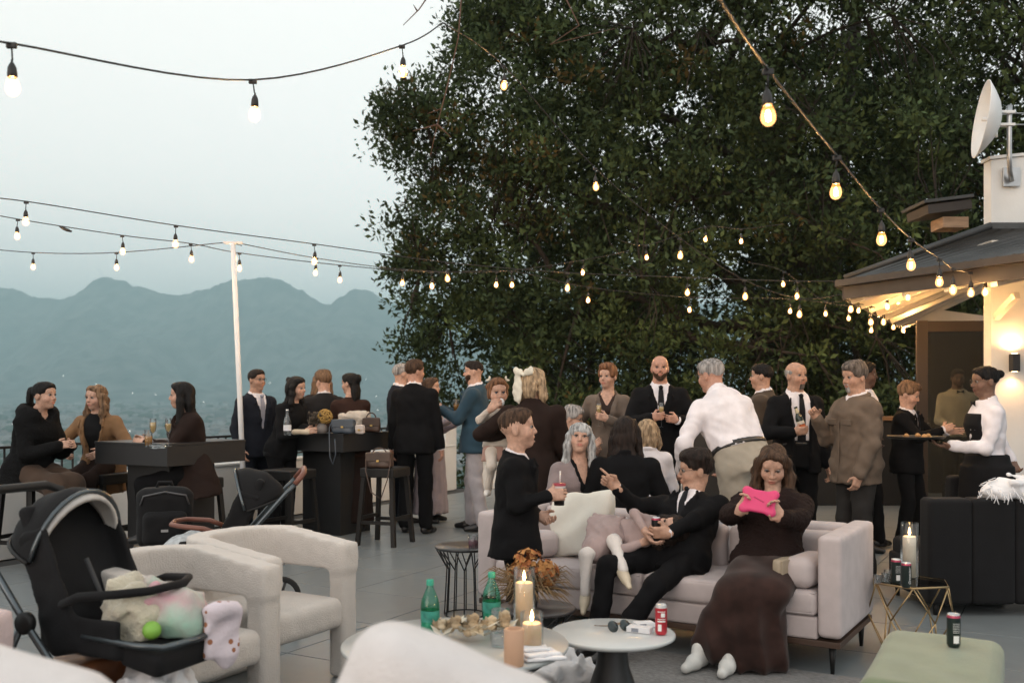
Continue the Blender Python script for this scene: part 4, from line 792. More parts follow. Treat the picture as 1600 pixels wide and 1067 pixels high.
# ------------------------------------------------------------------ pavilion at the right
CREAM = mat('cream_paint', (.62, .58, .52), .7, var=.04)
ROOFM = mat('roof_sheet', (.055, .058, .060), .55, metal=.35, var=.2, scale=3)
FASC = mat('fascia', (.035, .030, .028), .6)
def pavilion():
    bl = empty('pavilion', (4.28, 9.0, 0), 0, 'white pavilion with corrugated metal roof and warm lit eaves', 'building'); o = Vector(bl.location)
    def part(mb, nm, m): return mb.build(nm, m, bl)
    def rel(p): return Vector(p)-o
    # tower-like wall running up through the roof
    x0 = 4.33
    mb = MB(); mb.prism([rel((x0, 9.0, 0)), rel((x0+2.6, 9.0, 0)), rel((x0+2.6, 9.0, 3.83)), rel((x0, 9.0, 3.56))], (0, .14, 0)); part(mb, 'wall', WALLM)
    mb = MB(); mb.prism([rel((x0-.02, 8.98, 3.563)), rel((x0+2.62, 8.98, 3.833)), rel((x0+2.62, 8.98, 3.86)), rel((x0-.02, 8.98, 3.59))], (0, .18, 0)); part(mb, 'coping', WALLM)
    ze = 2.47; A = Vector((3.17, 9.5, ze)); B = Vector((5.35, 13.7, ze)); Cc = Vector((4.55, 6.55, ze)); D = Vector((6.9, 5.6, ze)); T = Vector((4.30, 8.93, 2.87)); T2 = Vector((6.4, 13.0, 3.05)); T3 = Vector((6.9, 8.93, 2.87))
    def slope(p0, p1, q1, q0, nm):
        """corrugated sheet from eave p0-p1 up to q0-q1"""
        n = int((p1-p0).length/.038); vs = []; fs = []; nrm = (p1-p0).cross(q0-p0).normalized(); nrm = nrm if nrm.z > 0 else -nrm
        for i in range(n+1):
            t = i/n; a = p0.lerp(p1, t); b = q0.lerp(q1, t); w = nrm*(.011*math.sin(i*math.pi/2))
            vs += [rel(a+w), rel(b+w), rel(a+w-nrm*.012), rel(b+w-nrm*.012)]
        for i in range(n): k = i*4; fs += [(k, k+4, k+5, k+1), (k+2, k+3, k+7, k+6), (k, k+2, k+6, k+4)]
        part(MB()._add(vs, fs), nm, ROOFM)
    up = Vector((0, 0, .07)); slope(A+up, B+up, T2+up, T+up, 'roof_sheet'); slope(Cc+up, A+up, T+up, T3+up, 'roof_sheet'); part(MB().box(rel((5.6, 8.965, 2.955)), (1.30, .034, .030), bev=.004), 'flashing', ROOFM)
    mb = MB(); mb.tube([rel(A+up+Vector((0, 0, .012))), rel(T+up+Vector((0, 0, .02)))], .03, 8); part(mb, 'hip_cap', ROOFM)
    for a, b in ((A, B), (Cc, A)):          # fascia boards and gutters
        d = (b-a).normalized(); nr = Vector((-d.y, d.x, 0)); nr = nr if nr.dot(a-Vector((6, 10, ze))) > 0 else -nr
        M_ = Matrix((d, nr, Vector((0, 0, 1)))).transposed(); part(MB().box(rel((a+b)/2+Vector((0, 0, -.035))), ((b-a).length/2+.012, .014, .085), M_), 'fascia', FASC)
        part(MB().box(rel((a+b)/2+nr*.045+Vector((0, 0, .030))), ((b-a).length/2+.03, .040, .030), M_), 'gutter', FASC)
    # soffit boards under the roof: one sheet per slope a little below it
    dn = Vector((0, 0, -.045))
    for q in ((A, B, T2, T), (A, Cc, T3, T)):
        n_ = 12; vs = []; fs = []; p0, p1, q1, q0 = q
        for i in range(n_+1):
            a_ = p0.lerp(p1, i/n_); b_ = q0.lerp(q1, i/n_); vs += [rel(a_+dn), rel(b_+dn), rel(a_+dn-Vector((0, 0, .02))), rel(b_+dn-Vector((0, 0, .02)))]
        for i in range(n_): k = i*4; fs += [(k, k+4, k+5, k+1), (k+2, k+3, k+7, k+6), (k, k+2, k+6, k+4), (k+1, k+5, k+7, k+3)]
        part(MB()._add(vs, fs), 'soffit', CREAM)
    for t in np.linspace(.04, .96, 8):               # rafters
        a = A.lerp(B, t); b = T.lerp(T2, t); d = (b-a); L = d.length; d.normalize(); x = Vector((0, 0, 1)).cross(d).normalized(); z = d.cross(x); M_ = Matrix((d, x, z)).transposed()
        part(MB().box(rel((a+b)/2+Vector((0, 0, -.11))), (L/2-.03, .03, .055), M_), 'rafter', CREAM)
    for t in np.linspace(.06, .94, 7):
        a = Cc.lerp(A, t); b = T3.lerp(T, t); d = (b-a); L = d.length; d.normalize(); x = Vector((0, 0, 1)).cross(d).normalized(); z = d.cross(x); M_ = Matrix((d, x, z)).transposed()
        part(MB().box(rel((a+b)/2+Vector((0, 0, -.11))), (L/2-.03, .03, .055), M_), 'rafter', CREAM)
    def beam(a, b, w, h, m, nm):
        a, b = Vector(a), Vector(b); d = (b-a); L = d.length; d.normalize(); x = Vector((0, 0, 1)).cross(d).normalized(); z = d.cross(x); part(MB().box(rel((a+b)/2), (L/2, w, h), Matrix((d, x, z)).transposed()), nm, m)
    beam((5.22, 13.36, 2.42), (5.5, 13.2, 2.50), .05, .08, CREAM, 'gable_beam'); beam((5.5, 13.2, 2.50), (6.6, 12.7, 2.28), .05, .08, CREAM, 'gable_beam')
    beam((4.36, 8.97, 2.14), (4.36, 8.60, 2.30), .025, .03, CREAM, 'brace')
    # interior: back bar room behind the glass door
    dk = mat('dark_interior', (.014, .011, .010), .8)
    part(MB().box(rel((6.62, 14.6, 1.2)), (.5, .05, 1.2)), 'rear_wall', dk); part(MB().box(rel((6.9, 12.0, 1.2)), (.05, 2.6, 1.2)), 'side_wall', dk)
    # brown framed glass door leaf
    dr = empty('glass_door', (4.16, 10.25, 0), -6, 'brown framed glass door standing open beside the lit white wall', 'door'); br = mat('brown_frame', (.040, .027, .020), .5, var=.15, scale=3, stretch=(1, 1, .1))
    for x in (.055, .90): MB().box((x, 0, 1.10), (.055, .025, 1.10), bev=.004).build('stile', br, dr)
    MB().box((.4775, 0, 2.14), (.3675, .024, .055), bev=.004).build('rail', br, dr); MB().box((.4775, 0, .07), (.3675, .024, .07), bev=.004).build('rail', br, dr)
    MB().box((.4775, 0, 1.1125), (.3675, .004, .972)).build('pane', thin_glass('door_glass', (.55, .57, .55), .12), dr); MB().tube([(.11, -.03, 1.0), (.11, -.06, 1.0), (.11, -.06, 1.15), (.11, -.03, 1.15)], .009, 6).build('handle', IRON, dr)
    # up and down wall light
    sc = empty('wall_sconce', W(1580, 567, 9.0)-Vector((0, .06, 0)), 0, 'black box wall light shining up and down the white wall', 'lamp')
    mb = MB(); mb.box((0, 0, 0), (.033, .04, .078), bev=.004); mb.build('housing', IRON, sc); MB().box((0, .05, 0), (.02, .012, .03)).build('bracket', IRON, sc)
    le = emis('sconce_lens', (1, .62, .30), 12)
    for s in (-1, 1):
        MB().lathe([(.0, 0), (.024, 0), (.024, .004), (0, .004)], (0, 0, s*.082), 14).build('lens', le, sc)
        ld = bpy.data.lights.new('sconce_light', 'SPOT'); ld.energy = 8 if s < 0 else 20; ld.color = (1, .50, .18); ld.spot_size = R(130 if s < 0 else 165); ld.spot_blend = .8; ld.shadow_soft_size = .025
        lo_ = bpy.data.objects.new('sconce_light', ld); C.objects.link(lo_); lo_.parent = sc; lo_.location = (0, -.01, s*.095); lo_.rotation_euler = (0 if s < 0 else R(180), 0, 0)
    # small roof edge and timber block behind the tower
    e = empty('roof_corner', (3.95, 9.95, 3.28), 0, 'dark roof edge with bare timber block left of the tower wall', 'roof')
    MB().box((.42, .3, .12), (.25, .3, .016), Matrix.Rotation(R(-7), 3, 'Y'), bev=.003).build('sheet', ROOFM, e); MB().box((.44, .3, .045), (.22, .27, .045), Matrix.Rotation(R(-7), 3, 'Y')).build('fascia', FASC, e); MB().box((.53, .25, -.10), (.13, .15, .055), bev=.004).build('timber', mat('raw_timber', (.35, .24, .16), .8, var=.25, scale=4, stretch=(1, 1, 8)), e)
    # dish antenna on its pole
    Yd = 8.93; dn_ = empty('dish_antenna', W(1578, 290, Yd), 0, 'white microwave dish on a bent steel pole above the pavilion', 'antenna'); o2 = Vector(dn_.location)
    steel = mat('galvanised', (.42, .43, .44), .35, metal=.9); wht = mat('dish_white', (.72, .73, .73), .45, var=.03)
    def w(px, py, dy=0): return W(px, py, Yd+dy)-o2
    MB().box(w(1580, 277, .04), (.075, .012, .085), bev=.003).build('base_plate', steel, dn_); MB().tube([w(1581, 283), w(1578, 268, -.05), w(1577, 245, -.08), w(1577, 185, -.08), w(1578, 165, -.08)], .022, 12).build('pole', steel, dn_)
    c = w(1538, 187, -.08); M_ = Matrix.Rotation(R(-82), 3, 'Y') @ Matrix.Identity(3); M_ = Matrix.Rotation(R(-14), 3, 'Z') @ M_; Rr = .33
    MB().lathe([(0, -.125), (.08, -.118), (.17, -.085), (.25, -.035), (Rr, .03), (Rr+.008, .03), (Rr+.008, .022), (.255, -.043), (.175, -.094), (.08, -.127), (0, -.134)], c, 40, M_, cap=False).build('reflector', wht, dn_)
    MB().tube([c+M_ @ Vector((0, 0, -.11)), c+M_ @ Vector((0, 0, .02))], .018, 10).build('feed', wht, dn_)
    for dz in (.062, -.05): MB().box(w(1569, 187, -.08)+Vector((0, 0, dz)), (.085, .035, .012), bev=.003).build('bracket', wht, dn_)
    MB().box(w(1552, 190, -.08), (.022, .05, .085), bev=.004).build('bracket', wht, dn_); MB().tube([w(1556, 215, -.09), w(1556, 203, -.09)], .016, 10).build('connector', wht, dn_)
    for dz in (.055, -.045): MB().tube([w(1570, 187, -.11)+Vector((0, 0, dz)), w(1605, 187, -.11)+Vector((0, 0, dz))], .005, 6).build('bolt', steel, dn_)
pavilion()
# ------------------------------------------------------------------ haze
def haze():
    mb = MB(); mb.box((0, 4800, 370), (5900, 5000, 485)); o = mb.mesh('haze'); ob = bpy.data.objects.new('haze', o); C.objects.link(ob); ob['kind'] = 'stuff'
    m = bpy.data.materials.new('haze'); m.use_nodes = True; n = m.node_tree.nodes; n.clear(); v = n.new('ShaderNodeVolumePrincipled'); out = n.new('ShaderNodeOutputMaterial')
    v.inputs['Color'].default_value = (.62, .91, .97, 1); v.inputs['Density'].default_value = 0.000195; v.inputs['Anisotropy'].default_value = 0.0
    m.node_tree.links.new(v.outputs[0], out.inputs['Volume']); o.materials.append(m); m.cycles.homogeneous_volume = True if hasattr(m.cycles, 'homogeneous_volume') else None
haze()
# ------------------------------------------------------------------ festoon lights
def shell(name, col, s):
    """clear glass bulb filled with its own glow"""
    m = bpy.data.materials.new(name); m.use_nodes = True; n = m.node_tree.nodes; l = m.node_tree.links; n.clear()
    e = n.new('ShaderNodeEmission'); e.inputs[0].default_value = (*col, 1); e.inputs[1].default_value = s; t = n.new('ShaderNodeBsdfTransparent'); a = n.new('ShaderNodeAddShader'); o = n.new('ShaderNodeOutputMaterial')
    l.new(e.outputs[0], a.inputs[0]); l.new(t.outputs[0], a.inputs[1]); l.new(a.outputs[0], o.inputs[0]); return m
CABLE = mat('cable', (.014, .013, .013), .55); SOCK = mat('socket', (.016, .014, .013), .5); FILA = emis('filament', (1.0, .54, .19), 1700); BULBG = shell('bulb_glow', (1.0, .50, .17), 1.25); BULBN = shell('bulb_neck', (1.0, .36, .08), .7)
bulb_me = MB().lathe([(.0001, -.062), (.012, -.060), (.021, -.052), (.0265, -.040), (.0275, -.028), (.024, -.012), (.021, -.003)], n=14, cap=False).m(1).lathe([(.021, -.003), (.018, .006), (.0145, .016)], n=14, cap=False).mesh('bulb'); bulb_me.materials.append(BULBG); bulb_me.materials.append(BULBN)
fila_me = MB().lathe([(.0001, -.046), (.007, -.042), (.0085, -.030), (.006, -.012), (.0001, -.006)], n=8, cap=False).mesh('filament'); fila_me.materials.append(FILA)
sock_me = MB().lathe([(.0150, .010), (.0185, .014), (.0185, .030), (.016, .050), (.010, .064), (.005, .070), (.004, .080)], n=12).mesh('socket'); sock_me.materials.append(SOCK)
def catmull(P, n=8):
    out = []; P = [Vector(p) for p in P]
    for i in range(len(P)-1):
        p0, p1, p2, p3 = P[max(i-1, 0)], P[i], P[i+1], P[min(i+2, len(P)-1)]
        for t in [j/n for j in range(n)]: out.append(.5*((2*p1)+(p2-p0)*t+(2*p0-5*p1+4*p2-p3)*t*t+(3*p1-p0-3*p2+p3)*t**3))
    return out+[P[-1]]
DROP = .165
def strand(label, seq, r=.005):
    """seq rows (px, py, k, bulb?): for a bulb row the point is the bulb's middle, else a point of the cable"""
    pts = []; bulbs = []
    for px, py, k, b in seq:
        p = W(px, py, F/k)
        if b: bulbs.append(p); p = p+Vector((0, 0, DROP))
        pts.append(p)
    o = pts[len(pts)//2]; e = empty('string_lights', o, 0, label, 'string lights', 'festoon strings over the terrace')
    MB().tube([p-o for p in catmull(pts)], r, 5).build('cable', CABLE, e)
    for p in bulbs:
        t = Vector((random.uniform(-.01, .01), random.uniform(-.01, .01), 0)); top = p+Vector((0, 0, DROP))-o; c = p-o+Vector((0, 0, .024))+t
        s = link('socket', sock_me, None, e, c); s.rotation_euler = (random.uniform(-.07, .07), random.uniform(-.07, .07), 0); bl_ = link('bulb', bulb_me, None, s); link('filament', fila_me, None, s)
        MB().tube([c+Vector((0, 0, .078)), top], .0035, 5).build('drop_wire', CABLE, e); MB().box(top-Vector((0, 0, .008)), (.020, .008, .012), bev=.004).build('clip', SOCK, e)
strand('near string of lights crossing the sky at upper left', [(-80, 52, 440, 0), (18, 135, 405, 1), (395, 178, 320, 1), (628, 112, 245, 1), (692, 36, 225, 0)])
strand('long string of large bulbs descending from top centre to the pavilion', [(1108, -25, 600, 0), (1200, 182, 440, 1), (1308, 299, 330, 1), (1376, 373, 280, 1), (1424, 414, 245, 1), (1468, 440, 216, 1), (1489, 453, 204, 1), (1516, 457, 192, 1), (1541, 456, 181, 1), (1549, 431, 174, 0)], .0052)
strand('string running from the oak top down to the pavilion eave', [(692, 36, 225, 0), (786, 134, 192, 1), (930, 292, 175, 1), (1062, 399, 163, 1), (1163, 463, 156, 1), (1250, 491, 152, 1), (1330, 483, 150, 1), (1385, 479, 150, 1), (1425, 447, 152, 0)])
strand('upper string crossing above the pole from the left edge', [(-60, 306, 195, 0), (41, 346, 188, 1), (275, 381, 173, 1), (491, 408, 161, 1), (699, 435, 151, 1), (887, 450, 145, 1), (1075, 457, 142, 1), (1246, 463, 143, 1), (1400, 438, 150, 0)])
strand('middle string with a black joiner left of the pole', [(-60, 325, 165, 0), (28, 369, 160, 1), (191, 393, 152, 1), (298, 405, 147, 1), (374, 419, 143, 1), (531, 437, 137, 1), (674, 447, 131, 1), (799, 445, 127, 1), (920, 469, 122, 1), (1077, 484, 118, 1), (1234, 486, 116, 1), (1327, 497, 114, 1), (1417, 501, 113, 1), (1421, 470, 113, 0)])
strand('lowest string from the left edge up to the pole head', [(-60, 384, 132, 0), (52, 417, 135, 1), (182, 418, 141, 1), (352, 379, 150, 0)])
strand('string leaving the pole head toward the oak', [(378, 384, 150, 0), (368, 404, 150, 1), (494, 426, 137, 1), (630, 442, 129, 1), (776, 445, 122, 1), (910, 426, 118, 1), (985, 392, 116, 0)])
strand('short string tucked among the oak leaves', [(960, 372, 119, 0), (1010, 402, 118, 1), (1102, 374, 116, 1), (1158, 377, 116, 1), (1225, 350, 114, 0)])
strand('drooping string at the far corner of the eave', [(1170, 410, 118, 0), (1225, 444, 118, 1), (1290, 490, 117, 1), (1341, 485, 117, 1), (1362, 516, 116, 1), (1395, 511, 116, 1), (1411, 516, 116, 1), (1424, 485, 116, 0)])
strand('string along the left eave of the pavilion', [(1326, 470, 158, 0), (1360, 503, 150, 1), (1379, 503, 138, 1), (1418, 481, 128, 1), (1403, 471, 146, 1), (1418, 464, 160, 1), (1436, 452, 170, 1), (1460, 415, 176, 0)])
p = W(102, 358, F/156); MB().tube([W(93, 354, F/156), W(99, 357, F/156), W(106, 360, F/156), W(112, 362, F/156)], [.008, .016, .016, .008], 8).build('cable_joiner', SOCK); tag(bpy.data.objects['cable_joiner'], 'black cable joiner on the middle string at left', 'connector')
def pole():
    b = KX(384, 152); e = empty('light_pole', b, 0, 'slender white pole holding the strings behind the strollers', 'pole'); t = W(364, 381, b.y)-b
    wm = mat('white_pole', (.74, .74, .75), .5, var=.04); MB().tube([(0, 0, .0), t*.5, t], [.027, .026, .024], 14).build('shaft', wm, e); MB().box(t+Vector((.0, 0, .012)), (.095, .02, .012), bev=.003).build('crossbar', wm, e); MB().lathe([(.13, 0), (.13, .02), (.05, .03), (.04, .06)], n=20).build('foot', wm, e)
pole()
# ------------------------------------------------------------------ furniture and small things
BOUCLE = mat('boucle', (.56, .515, .475), .95, var=.03, scale=14, bump=.55, bscale=150, sheen=.25, spec=.15)
SOFAM = mat('sofa_linen', (.47, .41, .405), .9, var=.06, scale=10, bump=.2, bscale=260, sheen=.1, spec=.2)
BLKWOOD = mat('black_wood', (.009, .0085, .0085), .5, var=.2, scale=5, stretch=(1, 1, .2), spec=.3)
BLKFAB = mat('black_velvet', (.0065, .0065, .0075), .85, sheen=.02, spec=.25, bump=.15, bscale=120)
TG = thin_glass('clear_glass', (.97, .98, .98), .11); WHITECL = mat('white_cloth', (.74, .74, .76), .9, bump=.4, bscale=60, var=.04); LEATH = mat('brown_leather', (.055, .030, .020), .42, var=.25, bump=.15, bscale=90)
CREAMFUR = mat('cream_fur', (.55, .49, .42), .95, bump=.9, bscale=110, sheen=.3); CHARC = mat('charcoal_laminate', (.010, .0105, .012), .5, var=.08)
def bar_table(px, k, label, lens=.87):
    c = KX(px, k)-NV*lens/2+VV*lens/2; e = empty('bar_table', c, -TH, label, 'table', 'charcoal bar tables'); h = lens/2
    MB().box((0, 0, 1.040), (h, h, .010), bev=.002).build('table_top', CHARC, e); MB().box((0, 0, .948), (h-.004, h-.004, .082), bev=.003).build('apron', CHARC, e); MB().box((0, 0, .433), (.25, .25, .433), bev=.003).build('column', CHARC, e); return e
def bar_stool(at, rz, label, seat=True, h=.74):
    e = empty('bar_stool', at, rz, label, 'stool', 'black wooden bar stools')
    MB().box((0, 0, h-.045), (.18, .18, .045), bev=.012).build('seat', BLKWOOD, e)
    for sx in (-1, 1):
        for sy in (-1, 1):
            MB()._add([(sx*.15+dx*.02+sx*t*.045, sy*.15+dy*.02+sy*t*.045, (h-.09)*(1-t)) for t in (0, 1) for dx, dy in ((-1, -1), (1, -1), (1, 1), (-1, 1))], [(0, 1, 5, 4), (1, 2, 6, 5), (2, 3, 7, 6), (3, 0, 4, 7), (0, 3, 2, 1), (4, 5, 6, 7)]).build('leg', BLKWOOD, e)
    for sx, z in ((-1, .26), (1, .26)): MB().box((sx*.178, 0, z), (.011, .165, .016)).build('stretcher', BLKWOOD, e)
    for sy in (-1, 1): MB().box((0, sy*.176, .22), (.165, .011, .016)).build('stretcher', BLKWOOD, e)
    return e
T1 = bar_table(261, 196, 'charcoal square bar table at left with champagne glasses'); T2 = bar_table(536, 157, 'charcoal square bar table in the middle crowded with handbags')
bar_stool(KX(600, 163)+Vector((0, .1, 0)), -TH+8, 'black wooden bar stool carrying a brown handbag')
bar_stool(KX(48, 186), -TH+12, 'black bar stool under the woman in black coat at left edge'); bar_stool(KX(162, 174), -TH+5, 'black bar stool under the woman in tan coat'); bar_stool(KX(302, 184), -TH-6, 'black bar stool under the long dark haired woman'); bar_stool(KX(452, 166), -TH, 'empty black bar stool left of the middle bar table')
# ---- glasses and bottles
def flute(at, label, full=.6, tilt=None):
    e = empty('champagne_flute', at, 0, label, 'glass', 'champagne flutes'); MB().lathe([(.032, 0), (.030, .003), (.004, .006), (.0035, .085), (.010, .10), (.020, .125), (.0245, .16), (.0225, .215), (.0215, .215), (.0235, .16), (.019, .127), (.006, .105)], n=18, cap=False).build('bowl', TG, e)
    MB().lathe([(.0001, .106), (.0185, .128), (.0228, .158), (.0225, .158+.05*full), (.0001, .158+.05*full)], n=16, cap=False).build('champagne', mat('champagne', (.55, .38, .16), .15, var=.02), e)
    if tilt: e.rotation_euler = tilt
    return e
def onT(T, x, y, z=1.051): return T.matrix_world @ Vector((x, y, z))
bpy.context.view_layer.update()
def on_px(px, py, k, z): p = W(px, py, F/k); return Vector((p.x, p.y, z))
flute(on_px(239, 0, 212, 1.051), 'champagne flute standing at the left on the left bar table'); flute(on_px(263, 0, 206, 1.051), 'champagne flute nearest the dark haired woman on left bar table', .3)
def tumbler(at, label, r=.03, h=.09, fill=None, grp='tumblers'):
    e = empty('tumbler', at, 0, label, 'glass', grp); MB().lathe([(.0001, .004), (r*.86, .004), (r, h), (r-.002, h), (r*.83, .010), (.0001, .010)], n=18, cap=False).build('cup', TG, e)
    if fill: MB().lathe([(.0001, .011), (r*.82, .011), (r*.93, h*.62), (.0001, h*.62)], n=16, cap=False).build('drink', fill, e)
    return e
BEER = mat('beer', (.35, .17, .04), .15); tumbler(on_px(232, 0, 209, 1.051), 'half full beer glass on the left bar table', .03, .13, BEER)
MB().lathe([(.0001, 0), (.055, 0), (.062, .028), (.054, .028), (.047, .008), (.0001, .008)], n=18, cap=False).build('glass_ashtray', TG, None, on_px(246, 0, 214, 1.051)); tag(bpy.data.objects['glass_ashtray'], 'clear glass ashtray on the left bar table', 'ashtray')
# things on the middle table
def water_bottle(at):
    e = empty('water_bottle', at, 0, 'clear glass water bottle on the middle bar table', 'bottle'); MB().lathe([(.0001, .002), (.034, .002), (.036, .02), (.036, .13), (.030, .155), (.015, .195), (.013, .235), (.012, .235), (.014, .195), (.028, .155), (.034, .13), (.033, .006), (.0001, .006)], n=20, cap=False).build('bottle', TG, e)
    MB().lathe([(.014, .236), (.014, .25), (.0001, .25)], n=14, cap=False).build('cap', mat('silver_cap', (.5, .5, .5), .3, metal=1), e); MB().lathe([(.0368, .045), (.0368, .10)], n=20, cap=False).build('paper_label', WHITECL, e)
water_bottle(on_px(449, 0, 163, 1.051))
def bag(name, at, rz, label, m, size, handle=0, res=.012, flap=True, strap=None):
    e = empty(name, at, rz, label, 'bag'); w, d, h = size; soft('body', [rbox((0, 0, h/2), (w/2, d/2, h/2), min(.022, d*.3), k=0), cap((-w*.4, -d*.2, h*.95), (w*.4, -d*.2, h*.95), .008, .008, .01)], m, e, res, post=lambda X, Y, Z: wob((X, Y, Z), .003, 40))
    if flap: MB().box((0, -d/2-.003, h*.70), (w*.47, .005, h*.27), bev=.004).build('flap', m, e); MB().box((0, -d/2-.010, h*.46), (.013, .004, .009), bev=.002).build('clasp', mat('brass', (.45, .32, .12), .3, metal=1), e)
    if handle: MB().tube([(math.cos(a)*w*.26, 0, h+math.sin(a)*handle-.01) for a in np.linspace(0, math.pi, 9)], .007, 6).build('handle', m, e)
    if strap: MB().tube(strap, .006, 6).build('strap', m, e)
    return e
bag('blue_handbag', on_px(537, 0, 156, 1.051), -8, 'slate blue structured handbag on the middle bar table', mat('slate_leather', (.050, .065, .085), .4, var=.1), (.24, .09, .145), strap=[(-.11, -.03, .13), (-.13, -.06, .06), (-.12, -.09, .01), (-.11, -.12, -.02), (-.10, -.135, -.22), (-.07, -.13, -.30), (-.04, -.135, -.2), (-.05, -.13, -.05)])
bag('brown_handbag', on_px(580, 0, 150, 1.051), 6, 'brown leather handbag with top handle at table corner', LEATH, (.19, .10, .15), handle=.06)
bag('stool_handbag', KX(592, 164)+Vector((0, .05, .741)), -10, 'dark brown leather satchel sitting on the bar stool', LEATH, (.26, .11, .15), handle=.05, strap=[(.12, -.03, .12), (.13, -.09, .02), (.12, -.14, -.1), (.06, -.15, -.28), (-.04, -.14, -.22), (-.10, -.12, -.02), (-.12, -.04, .1)])
bag('cream_clutch', on_px(470, 0, 160, 1.051), 20, 'small cream clutch lying on the middle bar table', mat('cream_leather', (.50, .42, .31), .5), (.17, .08, .05), flap=False)
bag('white_pouch', on_px(563, 0, 158, 1.051), -15, 'small white and tan pouch beside the blue handbag', mat('pouch', (.55, .47, .42), .6), (.09, .05, .09), flap=True)
soft('fur_wrap', [rbox((0, 0, .10), (.165, .07, .10), .05), ell((.02, .02, .17), (.15, .07, .05), None, .04)], CREAMFUR, None, .011, post=lambda X, Y, Z: wob((X, Y, Z), .007, 55)+wob((X, Y, Z), .005, 110, 3), loc=on_px(553, 0, 149, 1.051)); tag(bpy.data.objects['fur_wrap'], 'folded cream fur wrap piled on the middle bar table', 'wrap')
soft('black_hat', [ell((0, 0, .035), (.11, .08, .045)), ell((.03, 0, .06), (.06, .05, .04), None, .03), half((0, 0, -1), 0)], BLKFAB, None, .012, loc=on_px(468, 0, 153, 1.05)); tag(bpy.data.objects['black_hat'], 'soft black cap on the middle bar table beside the bottle', 'hat')
def flower_vase(at):
    e = empty('flower_vase', at, 0, 'vase of dried flowers with golden globe head on middle table', 'flowers'); MB().lathe([(.0001, 0), (.045, 0), (.06, .04), (.05, .08), (.03, .10), (.028, .105), (.0001, .10)], n=18, cap=False).build('vase', mat('stone_vase', (.16, .14, .13), .6), e)
    rn = random.Random(4); gold = mat('gold_flower', (.36, .22, .06), .8, var=.4, scale=60); dk = mat('dry_brown', (.07, .055, .04), .9)
    mb = MB()
    for i in range(170):
        v = Vector((rn.gauss(0, 1), rn.gauss(0, 1), rn.gauss(0, 1))).normalized(); mb.sphere(Vector((.03, 0, .17))+v*.066, .012, 6, 4)
    mb.build('globe_flower', gold, e); mb = MB()
    for i in range(90):
        a = rn.random()*6.28; r = rn.random()*.09; p = Vector((-.07+r*math.cos(a), r*math.sin(a), .10+rn.random()*.11)); mb.tube([Vector((-.02, 0, .09)), p], .0015, 4, cap=False); mb.sphere(p, rn.uniform(.006, .014), 5, 4, (1, 1, 1.5))
    mb.build('dried_stem', dk, e)
flower_vase(on_px(503, 0, 156, 1.051))
# ---- armchairs
def armchair():
    e = empty('armchair', (0, 0, 0), 0)
    def U(X, Y, Z):
        qx = np.abs(X-.03)-(.37-.28); qy = np.abs(Y)-(.34-.28); d = np.sqrt(np.maximum(qx, 0)**2+np.maximum(qy, 0)**2)+np.minimum(np.maximum(qx, qy), 0)-.28
        d = np.where(X > .05, np.abs(Y)-.34, d); band = np.maximum(d, -(d+.115)); top = .745-.055*np.clip((X+.1)/.4, 0, 1); low = .46+.095*np.clip((X+.30)/.22, 0, 1)
        return np.maximum(np.maximum(band, np.maximum(Z-top, low-Z)), X-.34)
    P_ = [custom(U, (-.36, -.36, .40), (.36, .36, .78), 0, 'u')]
    for sy in (-1, 1): P_.append(rbox((.285, sy*.283, .335), (.055, .057, .335), .028, k=.035))
    P_.append(rbox((-.255, 0, .27), (.065, .17, .27), .03, k=.03))
    soft('frame', P_, BOUCLE, e, .0150, post=lambda X, Y, Z: wob((X, Y, Z), .0015, 60))
    soft('seat', [rbox((.02, 0, .335), (.305, .262, .078), .045)], BOUCLE, e, .0160, post=lambda X, Y, Z: -.012*np.exp(-((X/.2)**2+(Y/.2)**2))*(Z > .3)+wob((X, Y, Z), .0015, 30)); return e
AC = armchair(); c2 = Vector((-.795, 5.15, 0))-VV*.34-NV*.34; AC.location = c2; AC.rotation_euler = (0, 0, R(-TH)); tag(AC, 'cream boucle armchair farther from the camera, next to the green bottles', 'armchair', 'cream boucle armchairs')
a2 = copy_tree(AC); a2.location = Vector((-1.035, 4.46, 0))-VV*.34-NV*.34; tag(a2, 'cream boucle armchair behind the near stroller', 'armchair', 'cream boucle armchairs')
a3 = copy_tree(AC); a3.location = (-2.19, 3.30, 0); a3.rotation_euler = (0, 0, R(-TH+12)); tag(a3, 'pinkish armchair cut off by the left picture edge', 'armchair', 'cream boucle armchairs')
PINKB = mat('boucle_pink', (.58, .45, .44), .95, bump=.5, bscale=150, sheen=.2)
for ch in a3.children: ch.data = ch.data.copy(); ch.data.materials[0] = PINKB
# ---- sofa
SF = empty('sofa', (.729, 5.645, 0), -31.2, 'long pale mauve sofa seating the boy and the girl', 'sofa'); HL = 1.11; bpy.context.view_layer.update()
for sx in (-1, 1): soft('armrest', [rbox((sx*(HL-.062), .40, .455), (.062, .40, .262), .025)], SOFAM, SF, .0125)
soft('backrest', [rbox((0, .715, .45), (HL-.125, .085, .25), .035)], SOFAM, SF, .014); MB().box((0, .36, .235), (HL-.126, .345, .058), bev=.012).build('front_rail', SOFAM, SF)
for sx in (-1, 1): soft('seat_cushion', [rbox((sx*.493, .315, .362), (.490, .315, .068), .035)], SOFAM, SF, .014, post=lambda X, Y, Z: wob((X, Y, Z), .003, 12))
for sx in (-1, 1):
    cx, w2, d0, d1 = sx*.493, .478, .012, .618
    MB().tube([(cx-w2, d0, .415), (cx+w2, d0, .415), (cx+w2, d1, .42), (cx-w2, d1, .42)], .0045, 6, closed=True).build('piping', SOFAM, SF); MB().tube([(cx-w2, d0-.004, .312), (cx+w2, d0-.004, .312)], .0045, 6).build('piping', SOFAM, SF)
